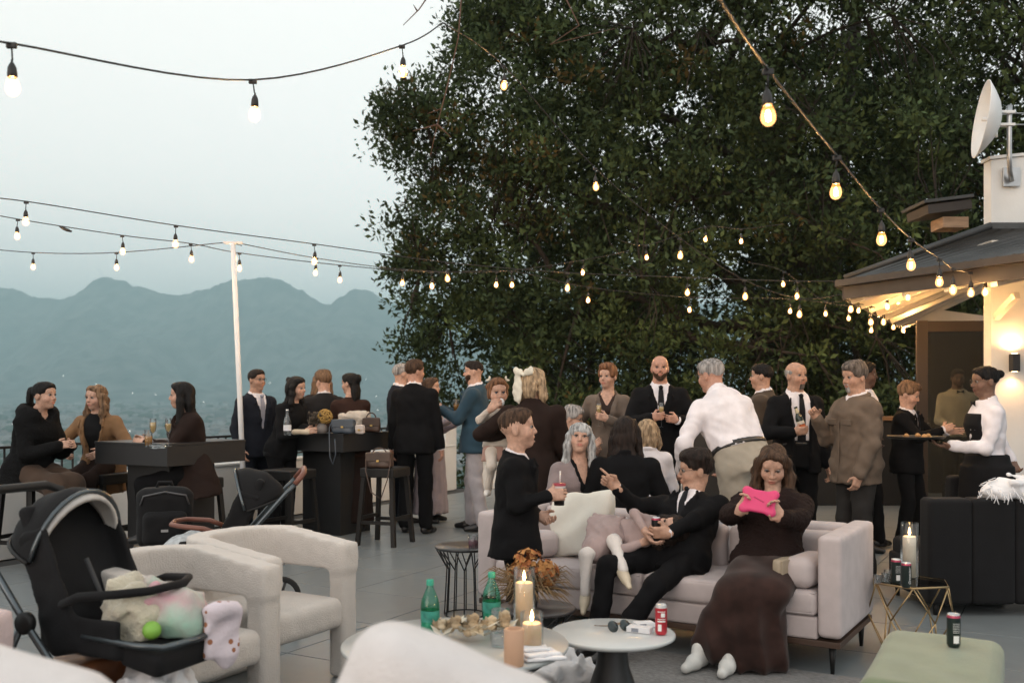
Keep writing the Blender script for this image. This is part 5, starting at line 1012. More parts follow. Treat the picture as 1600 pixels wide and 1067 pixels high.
for sx in (-1, 0, 1): soft('back_cushion', [rbox((sx*.655, .565, .53), (.322, .07, .14), .05)], SOFAM, SF, .014, post=lambda X, Y, Z: wob((X, Y, Z), .004, 14))
MB().box((0, .40, .160), (HL-.01, .39, .016), bev=.003).build('base_frame', mat('walnut', (.060, .032, .020), .5, var=.3, scale=4, stretch=(.2, 1, 1)), SF)
for sx in (-1, 1):
    for y in (.06, .74): MB().lathe([(.010, 0), (.020, .145)], (sx*(HL-.06), y, 0), 10).build('leg', BLKWOOD, SF)
def onS(x, y, z): return SF.matrix_world @ Vector((x, y, z))
Mx90 = np.array([[0, 0, 1.], [0, 1, 0], [-1, 0, 0]])
for sx, lab in ((-1, 'round bolster pillow at the left end of the sofa'), (1, 'round bolster pillow at the right end of the sofa')):
    o = soft('bolster_pillow', [cap((-.10, 0, 0), (.10, 0, 0), .062, .062), rbox((0, 0, 0), (.165, .083, .083), .06, k=.02)], SOFAM, None, .012, loc=onS(.895 if sx > 0 else -.80, .16, .515), rz=-31.2+(84 if sx > 0 else 58)); tag(o, lab, 'pillow', 'bolsters')
def cushion(name, size, m, loc, eul, label, seed=0, cat='cushion', puff=.08, res=.012, amp=.006):
    a, b = size
    def fn(X, Y, Z):
        u = np.clip(np.abs(X)/a, 0, 1.3); v = np.clip(np.abs(Z)/b, 0, 1.3); t = puff*np.sqrt(np.clip(1-u**3.2, 0, 1)*np.clip(1-v**3.2, 0, 1))+.004
        ed = np.maximum(np.abs(X)-a*(1-.10*np.cos(Z/b*1.5)**2), np.abs(Z)-b*(1-.10*np.cos(X/a*1.5)**2)); return np.maximum(np.abs(Y)-t, ed)*.8
    o = soft(name, [custom(fn, (-a, -puff, -b), (a, puff, b), 0, 'u')], m, None, res, post=lambda X, Y, Z: wob((X, Y, Z), amp, 16, seed)+crease((X, Y, Z), amp*.5, 17, seed+2), loc=loc, pad=.02); o.rotation_euler = eul; tag(o, label, cat); return o
CUSH = mat('ivory_cushion', (.66, .635, .57), .85, bump=.2, bscale=150, var=.04)
cushion('throw_pillow', (.225, .21), CUSH, onS(-.555, .36, .63), (R(-17), R(-8), R(-31.2-2)), 'large ivory pillow leaning on the sofa back beside the boy', 2, amp=.008)
cushion('throw_pillow', (.19, .19), WHITECL, onS(.30, .66, .515), (R(-12), R(30), R(-31.2)), 'white pillow corner showing between boy and girl on sofa', 5)
bag('beige_clutch', onS(.815, .06, .43), -31.2+70, 'beige folded clutch next to the girl on the sofa', mat('beige_leather', (.33, .265, .19), .5), (.20, .06, .155), flap=True)
# ---- rug and coffee tables
RUGM = mat('rug', (.20, .195, .19), .95, var=.3, scale=42, bump=.8, bscale=60, stretch=(1, 4, 1)); o = MB().box((0, 0, .007), (1.25, .85, .006), bev=.004).build('rug', RUGM, None, (.78, 4.62, 0), -TH); tag(o, 'grey woven rug under the coffee tables', 'rug')
MARB = mat('pale_top', (.52, .54, .54), .25, var=.04, scale=3); GREYT = mat('grey_top', (.36, .38, .38), .3, var=.06, scale=4)
ct = empty('coffee_table', (.454, 4.497, .005), 0, 'round white topped coffee table on a dark cone pedestal', 'table'); MB().lathe([(.0001, .345), (.26, .345), (.281, .356), (.281, .366), (.276, .370), (.0001, .370)], n=56, cap=False).build('table_top', MARB, ct); MB().lathe([(.0001, 0), (.155, 0), (.16, .015), (.115, .10), (.075, .22), (.062, .345)], n=36, cap=False).build('pedestal', mat('dark_bronze', (.030, .030, .032), .4, metal=.5), ct)
def wire_table(name, at, r, h, label, topm, n=10, zig=False, wr=.0045):
    e = empty(name, at, 0, label, 'table'); MB().lathe([(.0001, h-.018), (r-.004, h-.018), (r, h-.012), (r, h-.004), (r-.004, h), (.0001, h)], n=48, cap=False).build('table_top', topm, e)
    rb = r*.68; rm = r*.60
    for i in range(n):
        a = 2*math.pi*i/n; b = 2*math.pi*(i+.5)/n; c = 2*math.pi*(i-.5)/n; zm = h*.68
        mid = (rm*math.cos(a), rm*math.sin(a), zm); MB().tube([(rb*math.cos(a), rb*math.sin(a), .006), mid, (r*.95*math.cos(b), r*.95*math.sin(b), h-.02)], wr, 5).build('wire', IRON, e); MB().tube([mid, (r*.95*math.cos(c), r*.95*math.sin(c), h-.02)], wr, 5).build('wire', IRON, e)
    MB().tube([(rb*math.cos(a), rb*math.sin(a), .006) for a in np.linspace(0, 6.2832, 28)[:-1]], wr, 5, closed=True).build('base_ring', IRON, e); return e
wire_table('coffee_table', (-.235, 4.13, .013), .47, .407, 'grey round coffee table with wire legs holding candles', GREYT, 14)
wire_table('nest_table', (.13, 5.16, .013), .20, .335, 'small dark round table in front of the sofa', mat('dark_top', (.045, .040, .040), .3), 9)
wire_table('side_table', KX(727, 238), .20, .455, 'black wire side table left of the sofa', mat('black_top', (.020, .021, .022), .35), 12)
# ---- candles
WAX = mat('candle_wax', (.72, .52, .33), .5, var=.04); FLAME = emis('flame', (1, .60, .22), 26)
WAX.node_tree.nodes['Principled BSDF'].inputs['Subsurface Weight'].default_value = .35; WAX.node_tree.nodes['Principled BSDF'].inputs['Subsurface Radius'].default_value = (.05, .022, .008)
def candle(at, r, h, label, glass_h=None, gr=None, wax=WAX):
    e = empty('candle', at, 0, label, 'candle', 'pillar candles'); MB().lathe([(.0001, .004), (r, .004), (r, h-.004), (r-.004, h), (r*.55, h-.005), (.0001, h-.007)], n=28, cap=False).build('wax', wax, e)
    MB().tube([(0, 0, h-.008), (.001, 0, h+.010)], .0014, 5).build('wick', IRON, e); MB().lathe([(.0001, h+.004), (.0055, h+.012), (.0068, h+.022), (.004, h+.038), (.0001, h+.052)], n=10, cap=False).build('flame', FLAME, e)
    ld = bpy.data.lights.new('candle_light', 'POINT'); ld.energy = .55; ld.color = (1, .55, .20); ld.shadow_soft_size = .008; lo_ = bpy.data.objects.new('candle_light', ld); C.objects.link(lo_); lo_.parent = e; lo_.location = (0, 0, h+.062)
    if glass_h: MB().lathe([(gr-.004, .001), (gr, .004), (gr, glass_h), (gr-.002, glass_h+.002)], n=32, cap=False).build('hurricane_glass', TG, e)
    return e
zt = .421
candle(on_px(819, 0, 361, zt), .038, .215, 'tall lit pillar candle in tall hurricane glass on grey table', .275, .047); candle(on_px(831, 0, 395, zt), .038, .125, 'shorter lit pillar candle in glass at the grey table edge', .165, .046)
wood = mat('beech', (.50, .30, .19), .55, var=.1, scale=6, stretch=(1, 1, .2)); o = MB().lathe([(.0001, 0), (.037, 0), (.038, .003), (.038, .137), (.035, .140), (.030, .140), (.030, .120), (.0001, .120)], n=28, cap=False).build('wooden_holder', wood, None, on_px(803, 0, 412, zt)); tag(o, 'turned light wood candle holder on the grey table front', 'candle holder')
# ---- green plastic bottles
PET = thin_glass('green_pet', (.40, .88, .72), .10); PETC = mat('green_cap', (.02, .30, .20), .4); PETL = mat('green_drink', (.04, .30, .24), .15, var=.05)
for (px, k), lab in (((672, 370), 'green plastic bottle farther left near the armchair'), ((768, 355), 'green plastic bottle beside the tall candle')):
    e = empty('green_bottle', on_px(px, 0, k, zt), 0, lab, 'bottle', 'green soda bottles')
    MB().lathe([(.0001, .004), (.030, .004), (.039, .014), (.0395, .05), (.038, .06), (.0395, .07), (.0395, .135), (.036, .16), (.024, .19), (.0145, .212), (.0135, .228)], n=24, cap=False).build('bottle', PET, e); MB().lathe([(.016, .222), (.016, .243), (.014, .246), (.0001, .246)], n=18, cap=False).build('cap', PETC, e); MB().lathe([(.0001, .008), (.029, .008), (.037, .016), (.0375, .105), (.0001, .105)], n=20, cap=False).build('drink', PETL, e); MB().lathe([(.0402, .072), (.0402, .118)], n=24, cap=False).build('wrapper', mat('green_wrap', (.03, .22, .17), .4, var=.3, scale=30), e)
tumbler(on_px(782, 0, 362, zt), 'clear tumbler beside the dried flowers on grey table', .042, .10); tumbler(on_px(779, 0, 384, zt), 'low clear tumbler in front of the dried flowers', .036, .06); tumbler(on_px(740, 0, 246, .456), 'glass of dark berries on the black wire side table', .036, .10, mat('berries', (.10, .03, .05), .5, var=.5, scale=60))
def garland():
    e = empty('dried_flower_garland', on_px(735, 0, 372, zt), 0, 'low garland of pale dried roses and leaves on grey table', 'flowers'); rn = random.Random(8); ms = [mat('dry_cream', (.60, .51, .37), .9, var=.2), mat('dry_tan', (.46, .36, .24), .9, var=.2), mat('dry_white', (.60, .56, .46), .9)]
    for i in range(26):
        t = i/25; p = Vector((-.14+.30*t+rn.uniform(-.02, .02), -.02-.02*math.sin(t*5)+rn.uniform(-.05, .05), .02+rn.uniform(0, .045))); r = rn.uniform(.020, .034); mb = MB()
        if i % 3:
            mb.sphere(p+Vector((0, 0, r*.45)), r*.72, 9, 7, (1, 1, .85))
            for k in range(13):
                a = k*2.4; d = Vector((math.cos(a), math.sin(a), .5+.1*k)).normalized(); s_ = d.cross(Vector((0, 0, 1))).normalized(); c = p+d*r*(.35+.5*k/13); u = (d*.5+Vector((0, 0, .8))).normalized(); mb._add([c-s_*r*.3, c+s_*r*.3, c+s_*r*.55+u*r*.45+d*r*.08, c+s_*r*.38+u*r*.8+d*r*.2, c+u*r*.92+d*r*.26, c-s_*r*.38+u*r*.8+d*r*.2, c-s_*r*.55+u*r*.45+d*r*.08], [(0, 1, 2, 3, 4, 5, 6)], True)
            mb.build('rose', ms[i % 2], e)
        else:
            for k in range(3):
                a = rn.random()*6.28; d = Vector((math.cos(a), math.sin(a), .5)); s_ = Vector((-d.y, d.x, 0)); mb._add([p, p+d*.03+s_*.016, p+d*.07, p+d*.03-s_*.016], [(0, 1, 2, 3)], True)
            mb.build('leaf', ms[2], e)
garland()
def hydrangea():
    at = Vector((.085, 5.17, 0)); e = empty('flower_arrangement', (at.x, at.y, .348), 0, 'rust orange hydrangea bunch with dry grasses on the small dark table', 'flowers'); rn = random.Random(12); z0 = .235
    MB().lathe([(.0001, .001), (.045, .001), (.055, .05), (.048, .09), (.035, .115), (.030, .115), (.0001, .105)], n=22, cap=False).build('vase', mat('dark_vase', (.04, .038, .036), .5), e)
    ms = [mat('rust_petal', (.30, .10, .03), .9, var=.3, scale=30), mat('ochre_petal', (.34, .16, .05), .9, var=.3)]
    for hx, hy, hz, R_ in ((0, 0, z0-.02, .085), (.09, -.02, z0-.06, .07), (-.06, .03, z0-.08, .06)):
        mb = MB(); c = Vector((hx, hy, hz))
        for i in range(130):
            d = Vector((rn.gauss(0, 1), rn.gauss(0, 1), rn.gauss(.25, 1))).normalized(); p = c+d*R_*rn.uniform(.75, 1); s_ = d.orthogonal().normalized(); s_ = Matrix.Rotation(rn.random()*6, 3, d) @ s_; b = d.cross(s_); r = .017
            mb.cur = i % 2; mb._add([p+s_*r, p+b*r+d*.006, p-s_*r, p-b*r+d*.006], [(0, 1, 2, 3)])
        mb.build('hydrangea_head', ms, e)
    mb = MB()
    for i in range(260):
        a = rn.random()*6.28; r = rn.uniform(.05, .20); p0 = Vector((0, 0, .11)); p1 = Vector((r*math.cos(a)*1.1, r*math.sin(a)*.8, .11+rn.uniform(-.05, .10))); p2 = p1+Vector((math.cos(a)*.05, math.sin(a)*.05, -.04)); mb.tube([p0, p1, p2], [.0012, .003, .0006], 4, cap=False)
    mb.build('dry_grass', mat('dry_grass', (.20, .13, .065), .9, var=.3), e)
hydrangea()
# ---- cans with print
def text_mesh(txt, size, shear=0.0):
    cu = bpy.data.curves.new('t', 'FONT'); cu.body = txt; cu.size = size; cu.shear = shear; cu.align_x = 'CENTER'; cu.align_y = 'CENTER'; cu.resolution_u = 2; ob = bpy.data.objects.new('t', cu); C.objects.link(ob); dg = bpy.context.evaluated_depsgraph_get(); me = bpy.data.meshes.new_from_object(ob.evaluated_get(dg)); bpy.data.objects.remove(ob); bpy.data.curves.remove(cu); return me
ALU = mat('aluminium', (.62, .62, .62), .3, metal=1)
def can(at, label, col, rim, rz=0, txt=None, r=.0265, h=.135, tcol=(.8, .8, .78), blocks=(), parent=None, shoulder=None):
    e = empty('drink_can', at, rz, label, 'can', 'drink cans'); m = mat('can_%02d%02d%02d' % tuple(int(c*99) for c in col), col, .3, metal=.35, var=.06)
    MB().lathe([(.0001, .004), (r*.8, .001), (r*.86, .004), (r, .012), (r, h-.014)], n=28, cap=False).build('body', m, e); MB().lathe([(r, h-.014), (r*.93, h-.004)], n=28, cap=False).build('shoulder', shoulder or mat('can_rim_%d' % int(rim[0]*99), rim, .35, metal=.3), e); MB().lathe([(r*.93, h-.004), (r*.93, h), (r*.86, h), (r*.84, h-.004), (.0001, h-.004)], n=28, cap=False).build('lid', ALU, e)
    pr = mat('can_print', tcol, .5, var=.02)
    if txt:
        me = text_mesh(txt, .021, .35); vs = np.empty(len(me.vertices)*3, f32); me.vertices.foreach_get('co', vs); vs = vs.reshape(-1, 3); a = -vs[:, 1]/r; z = h*.48+vs[:, 0]; out = np.stack([np.sin(-a)*(r+.0005)*-1, -np.cos(a)*(r+.0005), z], 1); me.vertices.foreach_set('co', out.ravel()); me.update(); link('print', me, pr, e)
    for a0, a1, z0, z1 in blocks:
        n = 6; mb = MB(); vs = []
        for i in range(n+1): a = R(a0+(a1-a0)*i/n); vs += [(math.sin(a)*(r+.0004), -math.cos(a)*(r+.0004), z0), (math.sin(a)*(r+.0004), -math.cos(a)*(r+.0004), z1)]
        mb._add(vs, [(i*2, i*2+2, i*2+3, i*2+1) for i in range(n)], True).build('print', pr, e)
    return e
DKG = (.022, .034, .032); PNK = (.40, .05, .10)
zg = .404
bar = [(-30, -6, .026+.0032*i, .0275+.0032*i) for i in range(0)]+[(-28, 20, .020, .050)]; lines = [(-34, 28, .062+.007*i, .0635+.007*i) for i in range(6)]
can(on_px(1400, 0, 283, zg), 'dark green drink can at left on the gold side table', DKG, PNK, 10, None, blocks=bar+lines); can(on_px(1416, 0, 289, zg), 'dark green drink can with white script on gold side table', DKG, PNK, 20, 'Grapetiser')
can(on_px(1490, 0, 384, .421), 'dark green drink can standing on the green ottoman', DKG, PNK, 5, None, blocks=bar+lines)
can(on_px(1033, 0, 350, .3765), 'red drink can with white print on the white coffee table', (.50, .035, .05), (.5, .5, .5), 0, None, tcol=(.75, .55, .52), blocks=[(-40, -5, .020, .050), (-45, 35, .060, .066), (-45, 35, .071, .074), (-10, 30, .082, .100), (-45, 35, .104, .107)])
# sunglasses, packs, napkin
sg = empty('sunglasses', on_px(967, 0, 345, .378), 25, 'dark sunglasses lying on the white coffee table', 'sunglasses')
for sx in (-1, 1): MB().lathe([(.0001, .004), (.026, .002), (.027, 0), (.0001, .001)], (sx*.031, -.0, .022), 18, Matrix.Rotation(R(62), 3, 'X'), cap=False).build('lens', mat('dark_lens', (.02, .03, .032), .1), sg); MB().tube([(sx*.060, .0, .028), (sx*.064, .06, .016), (sx*.058, .12, .004)], .0022, 6).build('temple', mat('tortoise', (.12, .06, .02), .3), sg)
MB().tube([(-.008, 0, .028), (0, -.004, .032), (.008, 0, .028)], .0022, 6).build('bridge', mat('tortoise', (.12, .06, .02), .3), sg)
def pack(at, rz, label, size=(.055, .03, .012)):
    e = empty('cigarette_pack', at, rz, label, 'packet', 'small white packets'); MB().box((0, 0, size[2]), size, bev=.002).build('box', mat('pack_white', (.66, .66, .68), .5, var=.03), e); MB().box((-.015, -size[1]-.0006, size[2]), (.016, .0006, size[2]*.7)).build('print', mat('pack_print', (.20, .22, .26), .5), e); return e
pack(on_px(1000, 0, 346, .3765), -25, 'white packet nearest the sunglasses on white table'); pack(on_px(1006, 0, 338, .3765), 15, 'white packet behind, lying near the red can', (.045, .028, .010))
def slabs():
    e = empty('napkin_stack', on_px(848, 0, 402, zt), 18, 'white folded napkins on the front edge of grey table', 'napkin')
    for i, (dx, dy, rz, s) in enumerate(((0, 0, 0, .085), (-.01, .012, 9, .075), (-.022, .03, -5, .055))):
        soft('napkin', [rbox((dx, dy, .008+.013*i), (s, s*.62, .007), .006, np.array(Matrix.Rotation(R(rz), 3, 'Z')))], WHITECL, e, .007, post=lambda X, Y, Z: wob((X, Y, Z), .003, 50, i))
slabs()
def crumpled(name, at, label, size, m, seed, cat='cloth', amp=.02, rz=0, fr=30, res=.011):
    sx, sy, sz = size; rn_ = random.Random(seed); rolls = []
    for i in range(9):
        a_ = rn_.random()*6.28; b_ = a_+rn_.uniform(1.2, 2.6); q_ = rn_.uniform(.5, .95); rolls.append(cap((sx*q_*math.cos(a_), sy*q_*math.sin(a_), sz*rn_.uniform(.25, .7)), (sx*q_*math.cos(b_)*.8, sy*q_*math.sin(b_)*.8, sz*rn_.uniform(.35, .95)), sz*rn_.uniform(.10, .17), sz*rn_.uniform(.08, .15), .012))
    o = soft(name, [ell((0, 0, sz*.34), (sx*.92, sy*.92, sz*.5)), ell((sx*.4, -sy*.2, sz*.3), (sx*.6, sy*.8, sz*.45), None, .04), ell((-sx*.45, sy*.1, sz*.28), (sx*.55, sy*.8, sz*.4), None, .04), *rolls, half((0, 0, -1), .0)], m, None, res, post=lambda X, Y, Z: wob((X, Y, Z), amp*.7, fr, seed)+crease((X, Y, Z), amp*.8, fr*.9, seed)+crease((X, Y, Z), amp*.35, fr*1.9, seed+2), loc=at, rz=rz, pad=.02); tag(o, label, cat); return o
crumpled('white_throw', (.25, 4.75, .013), 'white throw dropped on the rug between the coffee tables', (.19, .16, .20), WHITECL, 3)
# ---- gold wire table
GOLD = mat('brushed_gold', (.42, .30, .16), .32, metal=.9)
def gold_table():
    e = empty('gold_side_table', (2.24, 5.60, 0), 12, 'gold wire side table with glass top beside the sofa', 'table'); r = .215; h = .40; top = [(r*math.cos(R(60*i)), r*math.sin(R(60*i)), h-.006) for i in range(6)]
    MB().tube(top, .006, 6, closed=True).build('rim', GOLD, e); MB().prism([(p[0]*.985, p[1]*.985, h-.004) for p in top], (0, 0, .006)).build('glass_top', thin_glass('smoked', (.50, .50, .47), .2), e); low = [(r*1.05*math.cos(R(60*i+30)), r*1.05*math.sin(R(60*i+30)), h*.52) for i in range(6)]; ft = [(r*.72*math.cos(R(60*i)), r*.72*math.sin(R(60*i)), .006) for i in range(6)]
    for i in range(6):
        MB().tube([top[i], low[i]], .0045, 5).build('rod', GOLD, e); MB().tube([top[(i+1) % 6], low[i]], .0045, 5).build('rod', GOLD, e); MB().tube([low[i], ft[i]], .0045, 5).build('rod', GOLD, e); MB().tube([low[i], ft[(i+1) % 6]], .0045, 5).build('rod', GOLD, e)
gold_table(); candle(on_px(1421, 0, 274, zg), .036, .235, 'lit pillar candle in tall glass on the gold side table', .31, .050, mat('ivory_wax', (.70, .62, .50), .5))
for i, (px, k) in enumerate(((1371, 284), (1383, 281), (1387, 276))): tumbler(on_px(px, 0, k, zg), ['small clear votive glass at the left rim of gold table', 'small clear votive glass second from the left on gold table', 'small clear votive glass behind the others on gold table'][i], .021, .05, None, 'votive glasses')
# ---- ottoman, black sofa, throw
OT = soft('green_ottoman', [rbox((0, 0, .235), (.235, .46, .185), .06)], mat('sage_velvet', (.155, .185, .105), .8, var=.08, sheen=.3, bump=.15, bscale=120), None, .014, loc=(1.66, 3.90, 0), rz=-TH+2, post=lambda X, Y, Z: wob((X, Y, Z), .002, 14)); tag(OT, 'sage green padded ottoman at the lower right with a can', 'ottoman')
BS = empty('black_sofa', (2.72, 6.48, 0), 0, 'black channel backed sofa seen from behind at right', 'sofa')
for i in range(7): soft('back_panel', [rbox((.14+i*.282, .085, .42), (.144, .085, .345), .026)], BLKFAB, BS, .018)
MB().box((.98, .42, .20), (.97, .33, .12), bev=.02).build('base', BLKFAB, BS); soft('seat', [rbox((.98, .46, .36), (.95, .29, .07), .04)], BLKFAB, BS, .02)
for x in (.06, 1.9):
    for y in (.06, .7): MB().lathe([(.014, 0), (.02, .09)], (x, y, 0), 10).build('leg', BLKWOOD, BS)
BA = empty('black_armchair', (3.42, 7.62, 0), 0, 'black armchair back standing behind the black sofa', 'armchair'); soft('backrest', [rbox((.15, .08, .45), (.20, .07, .37), .03)], BLKFAB, BA, .016); MB().box((.15, .36, .24), (.19, .22, .18), bev=.02).build('seat', BLKFAB, BA)
def throw():
    o = crumpled('fringed_throw', (3.42, 6.58, .755), 'white fringed throw draped over the black sofa back', (.34, .12, .17), WHITECL, 6, 'throw', .012, 4, 26); mb = MB(); rn = random.Random(2)
    for i in range(46): a = -.36+.72*i/45; z = .02+.02*math.sin(i*1.3)+.03*rn.random(); mb.tube([(a, -.115, z+.02), (a+rn.uniform(-.01, .01), -.135, z-.01), (a+rn.uniform(-.015, .015), -.137, z-.035)], .003, 4)
    for i in range(14): z = .02+.13*i/14; mb.tube([(-.33+.12*(z/.15)**2, rn.uniform(-.06, .06), z), (-.37+.12*(z/.15)**2, rn.uniform(-.06, .06), z-.02)], .003, 4)
    mb.build('fringe', WHITECL, o)['kind'] = 'stuff'
throw()
# ---- near white sofa at the bottom edge
NS = empty('white_sofa', (-.55, 1.72, 0), 0, 'blurred white boucle sofa back at the bottom edge', 'sofa'); soft('backrest', [rbox((0, 0, .43), (1.05, .11, .40), .07)], BOUCLE, NS, .025); soft('seat', [rbox((0, .42, .30), (1.0, .36, .16), .06)], BOUCLE, NS, .03)
NBOU = mat('near_boucle', (.66, .615, .60), .95, var=.04, scale=14, bump=.5, bscale=150, sheen=.2)
NC = soft('near_cushion', [rbox((0, 0, 0), (.215, .10, .235), .085)], NBOU, None, .016, post=lambda X, Y, Z: wob((X, Y, Z), .006, 14, 3), loc=(-.165, 1.90, .745)); NC.rotation_euler = (R(8), R(22), R(6)); tag(NC, 'large blurred white cushion on the near sofa at bottom centre', 'cushion')
NC = soft('near_cushion', [rbox((0, 0, 0), (.24, .10, .21), .085)], NBOU, None, .016, post=lambda X, Y, Z: wob((X, Y, Z), .006, 14, 6), loc=(-1.0, 1.88, .765)); NC.rotation_euler = (R(8), R(14), R(-5)); tag(NC, 'blurred white cushion at the bottom left corner', 'cushion')
# ---- bar counter in front of the hedge
bc = empty('bar_counter', (3.1, 13.2, 0), 0, 'dark bar counter with wooden top behind the guests', 'counter'); MB().box((.6, 0, .55), (1.4, .28, .55), bev=.006).build('front', CHARC, bc); MB().box((.6, 0, 1.125), (1.45, .33, .022), bev=.004).build('counter_top', mat('oak_top', (.22, .12, .06), .45, var=.2, scale=4, stretch=(.2, 1, 1)), bc)
# ---- backpack
bp = empty('backpack', KX(258, 238)+Vector((0, 0, .45)), 18, 'black backpack resting on a low stool behind the armchair', 'bag'); soft('body', [rbox((0, 0, .19), (.175, .10, .20), .07)], BLKFAB, bp, .012, post=lambda X, Y, Z: wob((X, Y, Z), .004, 26)); soft('pocket', [rbox((0, -.10, .13), (.135, .05, .11), .04)], BLKFAB, bp, .012, post=lambda X, Y, Z: wob((X, Y, Z), .003, 30))
MB().tube([(-.15, -.095, .28), (-.13, -.10, .34), (0, -.10, .365), (.13, -.10, .34), (.15, -.095, .28)], .006, 6).build('zip', mat('zip_grey', (.06, .06, .065), .4), bp); MB().tube([(-.05, 0, .385), (-.04, 0, .42), (.04, 0, .42), (.05, 0, .385)], .010, 6).build('handle', BLKFAB, bp); MB().box((0, -.151, .12), (.022, .001, .008)).build('emblem', mat('grey_print', (.3, .3, .3), .5), bp)
ls = empty('low_stool', KX(258, 238), 18, 'low black stool holding the backpack', 'stool'); MB().box((0, 0, .425), (.20, .17, .023), bev=.006).build('seat', BLKWOOD, ls)
for sx in (-1, 1):
    for sy in (-1, 1): MB().box((sx*.17, sy*.14, .20), (.018, .018, .20)).build('leg', BLKWOOD, ls)
# ---- strollers (facing local -y)
SILV = mat('satin_tube', (.10, .115, .125), .32, metal=.8); LIN = mat('hood_lining', (.46, .44, .42), .9, bump=.3, bscale=120); BRNL = mat('tan_leather', (.16, .060, .040), .45)
def stroller(at, rot, label, grip, lining=True):
    e = empty('stroller', at, rot, label, 'stroller', 'black strollers')
    for sx in (-1, 1):
        x = sx*.26; MB().tube([(x, .46, .98), (x, .40, .92), (x, .10, .58), (x*.9, -.22, .22), (x*.85, -.40, .11)], .014, 8).build('frame_tube', SILV, e); MB().tube([(x, .12, .60), (x*1.02, .26, .34), (x*1.05, .36, .15)], .014, 8).build('frame_tube', SILV, e)
        for y, r, xx in ((.36, .14, 1.12), (-.42, .095, .92)):
            w = empty('wheel', (x*xx, y, r), 0); w.parent = e; My = Matrix.Rotation(R(90), 3, 'Y'); MB().lathe([(r*.74, -.018), (r*.95, -.020), (r, -.010), (r, .010), (r*.95, .020), (r*.74, .018)], n=28, M=My, cap=False).build('tyre', mat('rubber', (.02, .02, .02), .85), w)
            mb = MB(); mb.lathe([(.03, -.02), (.03, .02)], n=12, M=My)
            for k in range(5): a = R(72*k); mb.tube([(0, math.cos(a)*.02, math.sin(a)*.02), (0, math.cos(a)*r*.8, math.sin(a)*r*.8)], .010, 6)
            mb.build('rim', mat('wheel_rim', (.10, .10, .10), .4), w)
        MB().lathe([(.0001, -.02), (.035, -.02), (.042, -.012), (.042, .012), (.035, .02), (.0001, .02)], (x, .11, .59), 18, Matrix.Rotation(R(90), 3, 'Y'), cap=False).build('hinge', BLKWOOD, e)
    MB().tube([(-.26, .46, .98), (-.25, .50, 1.03), (-.19, .52, 1.055), (.19, .52, 1.055), (.25, .50, 1.03), (.26, .46, .98)], .019, 8).build('handlebar', grip, e); MB().tube([(-.27, .36, .14), (.27, .36, .14)], .010, 6).build('axle', SILV, e)
    ang = 24; Mb = np.array(Matrix.Rotation(R(-ang), 3, 'X'))
    P_ = [rbox((0, .135, .76), (.175, .028, .27), .02, Mb, .03), rbox((0, -.13, .495), (.17, .20, .025), .02, None, .03)]
    for sx in (-1, 1): P_ += [rbox((sx*.185, .07, .70), (.014, .075, .24), .012, Mb, .03), rbox((sx*.18, -.08, .545), (.014, .20, .07), .012, None, .03)]
    soft('seat', P_, BLKFAB, e, .012, post=lambda X, Y, Z: wob((X, Y, Z), .003, 30)); MB().tube([(-.02, .06, .80), (-.01, -.01, .66), (0, -.05, .55)], .011, 6).build('harness', mat('webbing', (.04, .04, .042), .8), e)
    soft('footrest', [rbox((0, -.36, .475), (.175, .10, .045), .03, np.array(Matrix.Rotation(R(10), 3, 'X')))], BLKFAB, e, .012); MB().tube([(-.185, -.10, .545), (-.185, -.36, .535), (-.15, -.455, .53), (0, -.475, .53), (.15, -.455, .53), (.185, -.36, .535), (.185, -.10, .545)], .013, 8).build('footrest_rim', SILV, e)
    # hood: arches fanned about a pivot
    def arch(phi, rx, r, n=17): return [Vector((rx*math.cos(s), .14+r*math.sin(s)*math.cos(R(phi)), .80+r*math.sin(s)*math.sin(R(phi)))) for s in np.linspace(.04, math.pi-.04, n)]
    def hood(p0, p1, rx, r, steps, th, nm, m, sc=0.0):
        vs = []; fs = []; n = 17
        for i in range(steps+1):
            t = i/steps; rr = r*(1+sc*math.sin(math.pi*t*3)**2)
            for d in (0, th): vs += arch(p0+(p1-p0)*t, rx-d, rr-d, n)
        L = 2*n
        for i in range(steps):
            for j in range(n-1):
                a = i*L+j; b = (i+1)*L+j; fs += [(a, a+1, b+1, b), (a+n, b+n, b+n+1, a+n+1)]
        for j in range(n-1): fs += [(j, j+n, j+n+1, j+1), (steps*L+j, steps*L+j+1, steps*L+j+n+1, steps*L+j+n)]
        MB()._add(vs, fs, True).build(nm, m, e)
    hood(20, 104, .212, .27, 14, .006, 'hood', BLKFAB, .03)
    if lining: hood(80, 112, .202, .258, 6, .014, 'hood_lining', LIN, .03)
    for ph in (18, 106): MB().tube(arch(ph, .218, .276), .009, 6).build('hood_bow', SILV if ph > 90 else BLKWOOD, e)
    MB().tube([(-.21, -.02, .66), (-.225, -.12, .70), (-.19, -.27, .715), (-.09, -.335, .715), (.09, -.335, .715), (.19, -.27, .715), (.225, -.12, .70), (.21, -.02, .66)], .017, 8).build('bumper_bar', grip if grip is not BLKWOOD else BLKFAB, e)
    soft('basket', [rbox((0, .06, .22), (.20, .26, .07), .04), rbox((0, .06, .27), (.175, .235, .08), .03, None, 0, 's')], BLKFAB, e, .014); return e
ST1 = stroller((-1.62, 3.93, 0), 66, 'black stroller with grey hood lining in the left foreground', BLKWOOD); bpy.context.view_layer.update()
ST2 = stroller(KX(352, 252), -78, 'black stroller with brown leather handle behind the armchairs', BRNL, False); ST2.scale = (.92,)*3; bpy.context.view_layer.update()
def onST(S, x, y, z): return S.matrix_world @ Vector((x, y, z))
FUZ = mat('fuzzy_cream', (.50, .46, .36), .95, bump=1, bscale=70, sheen=.4)
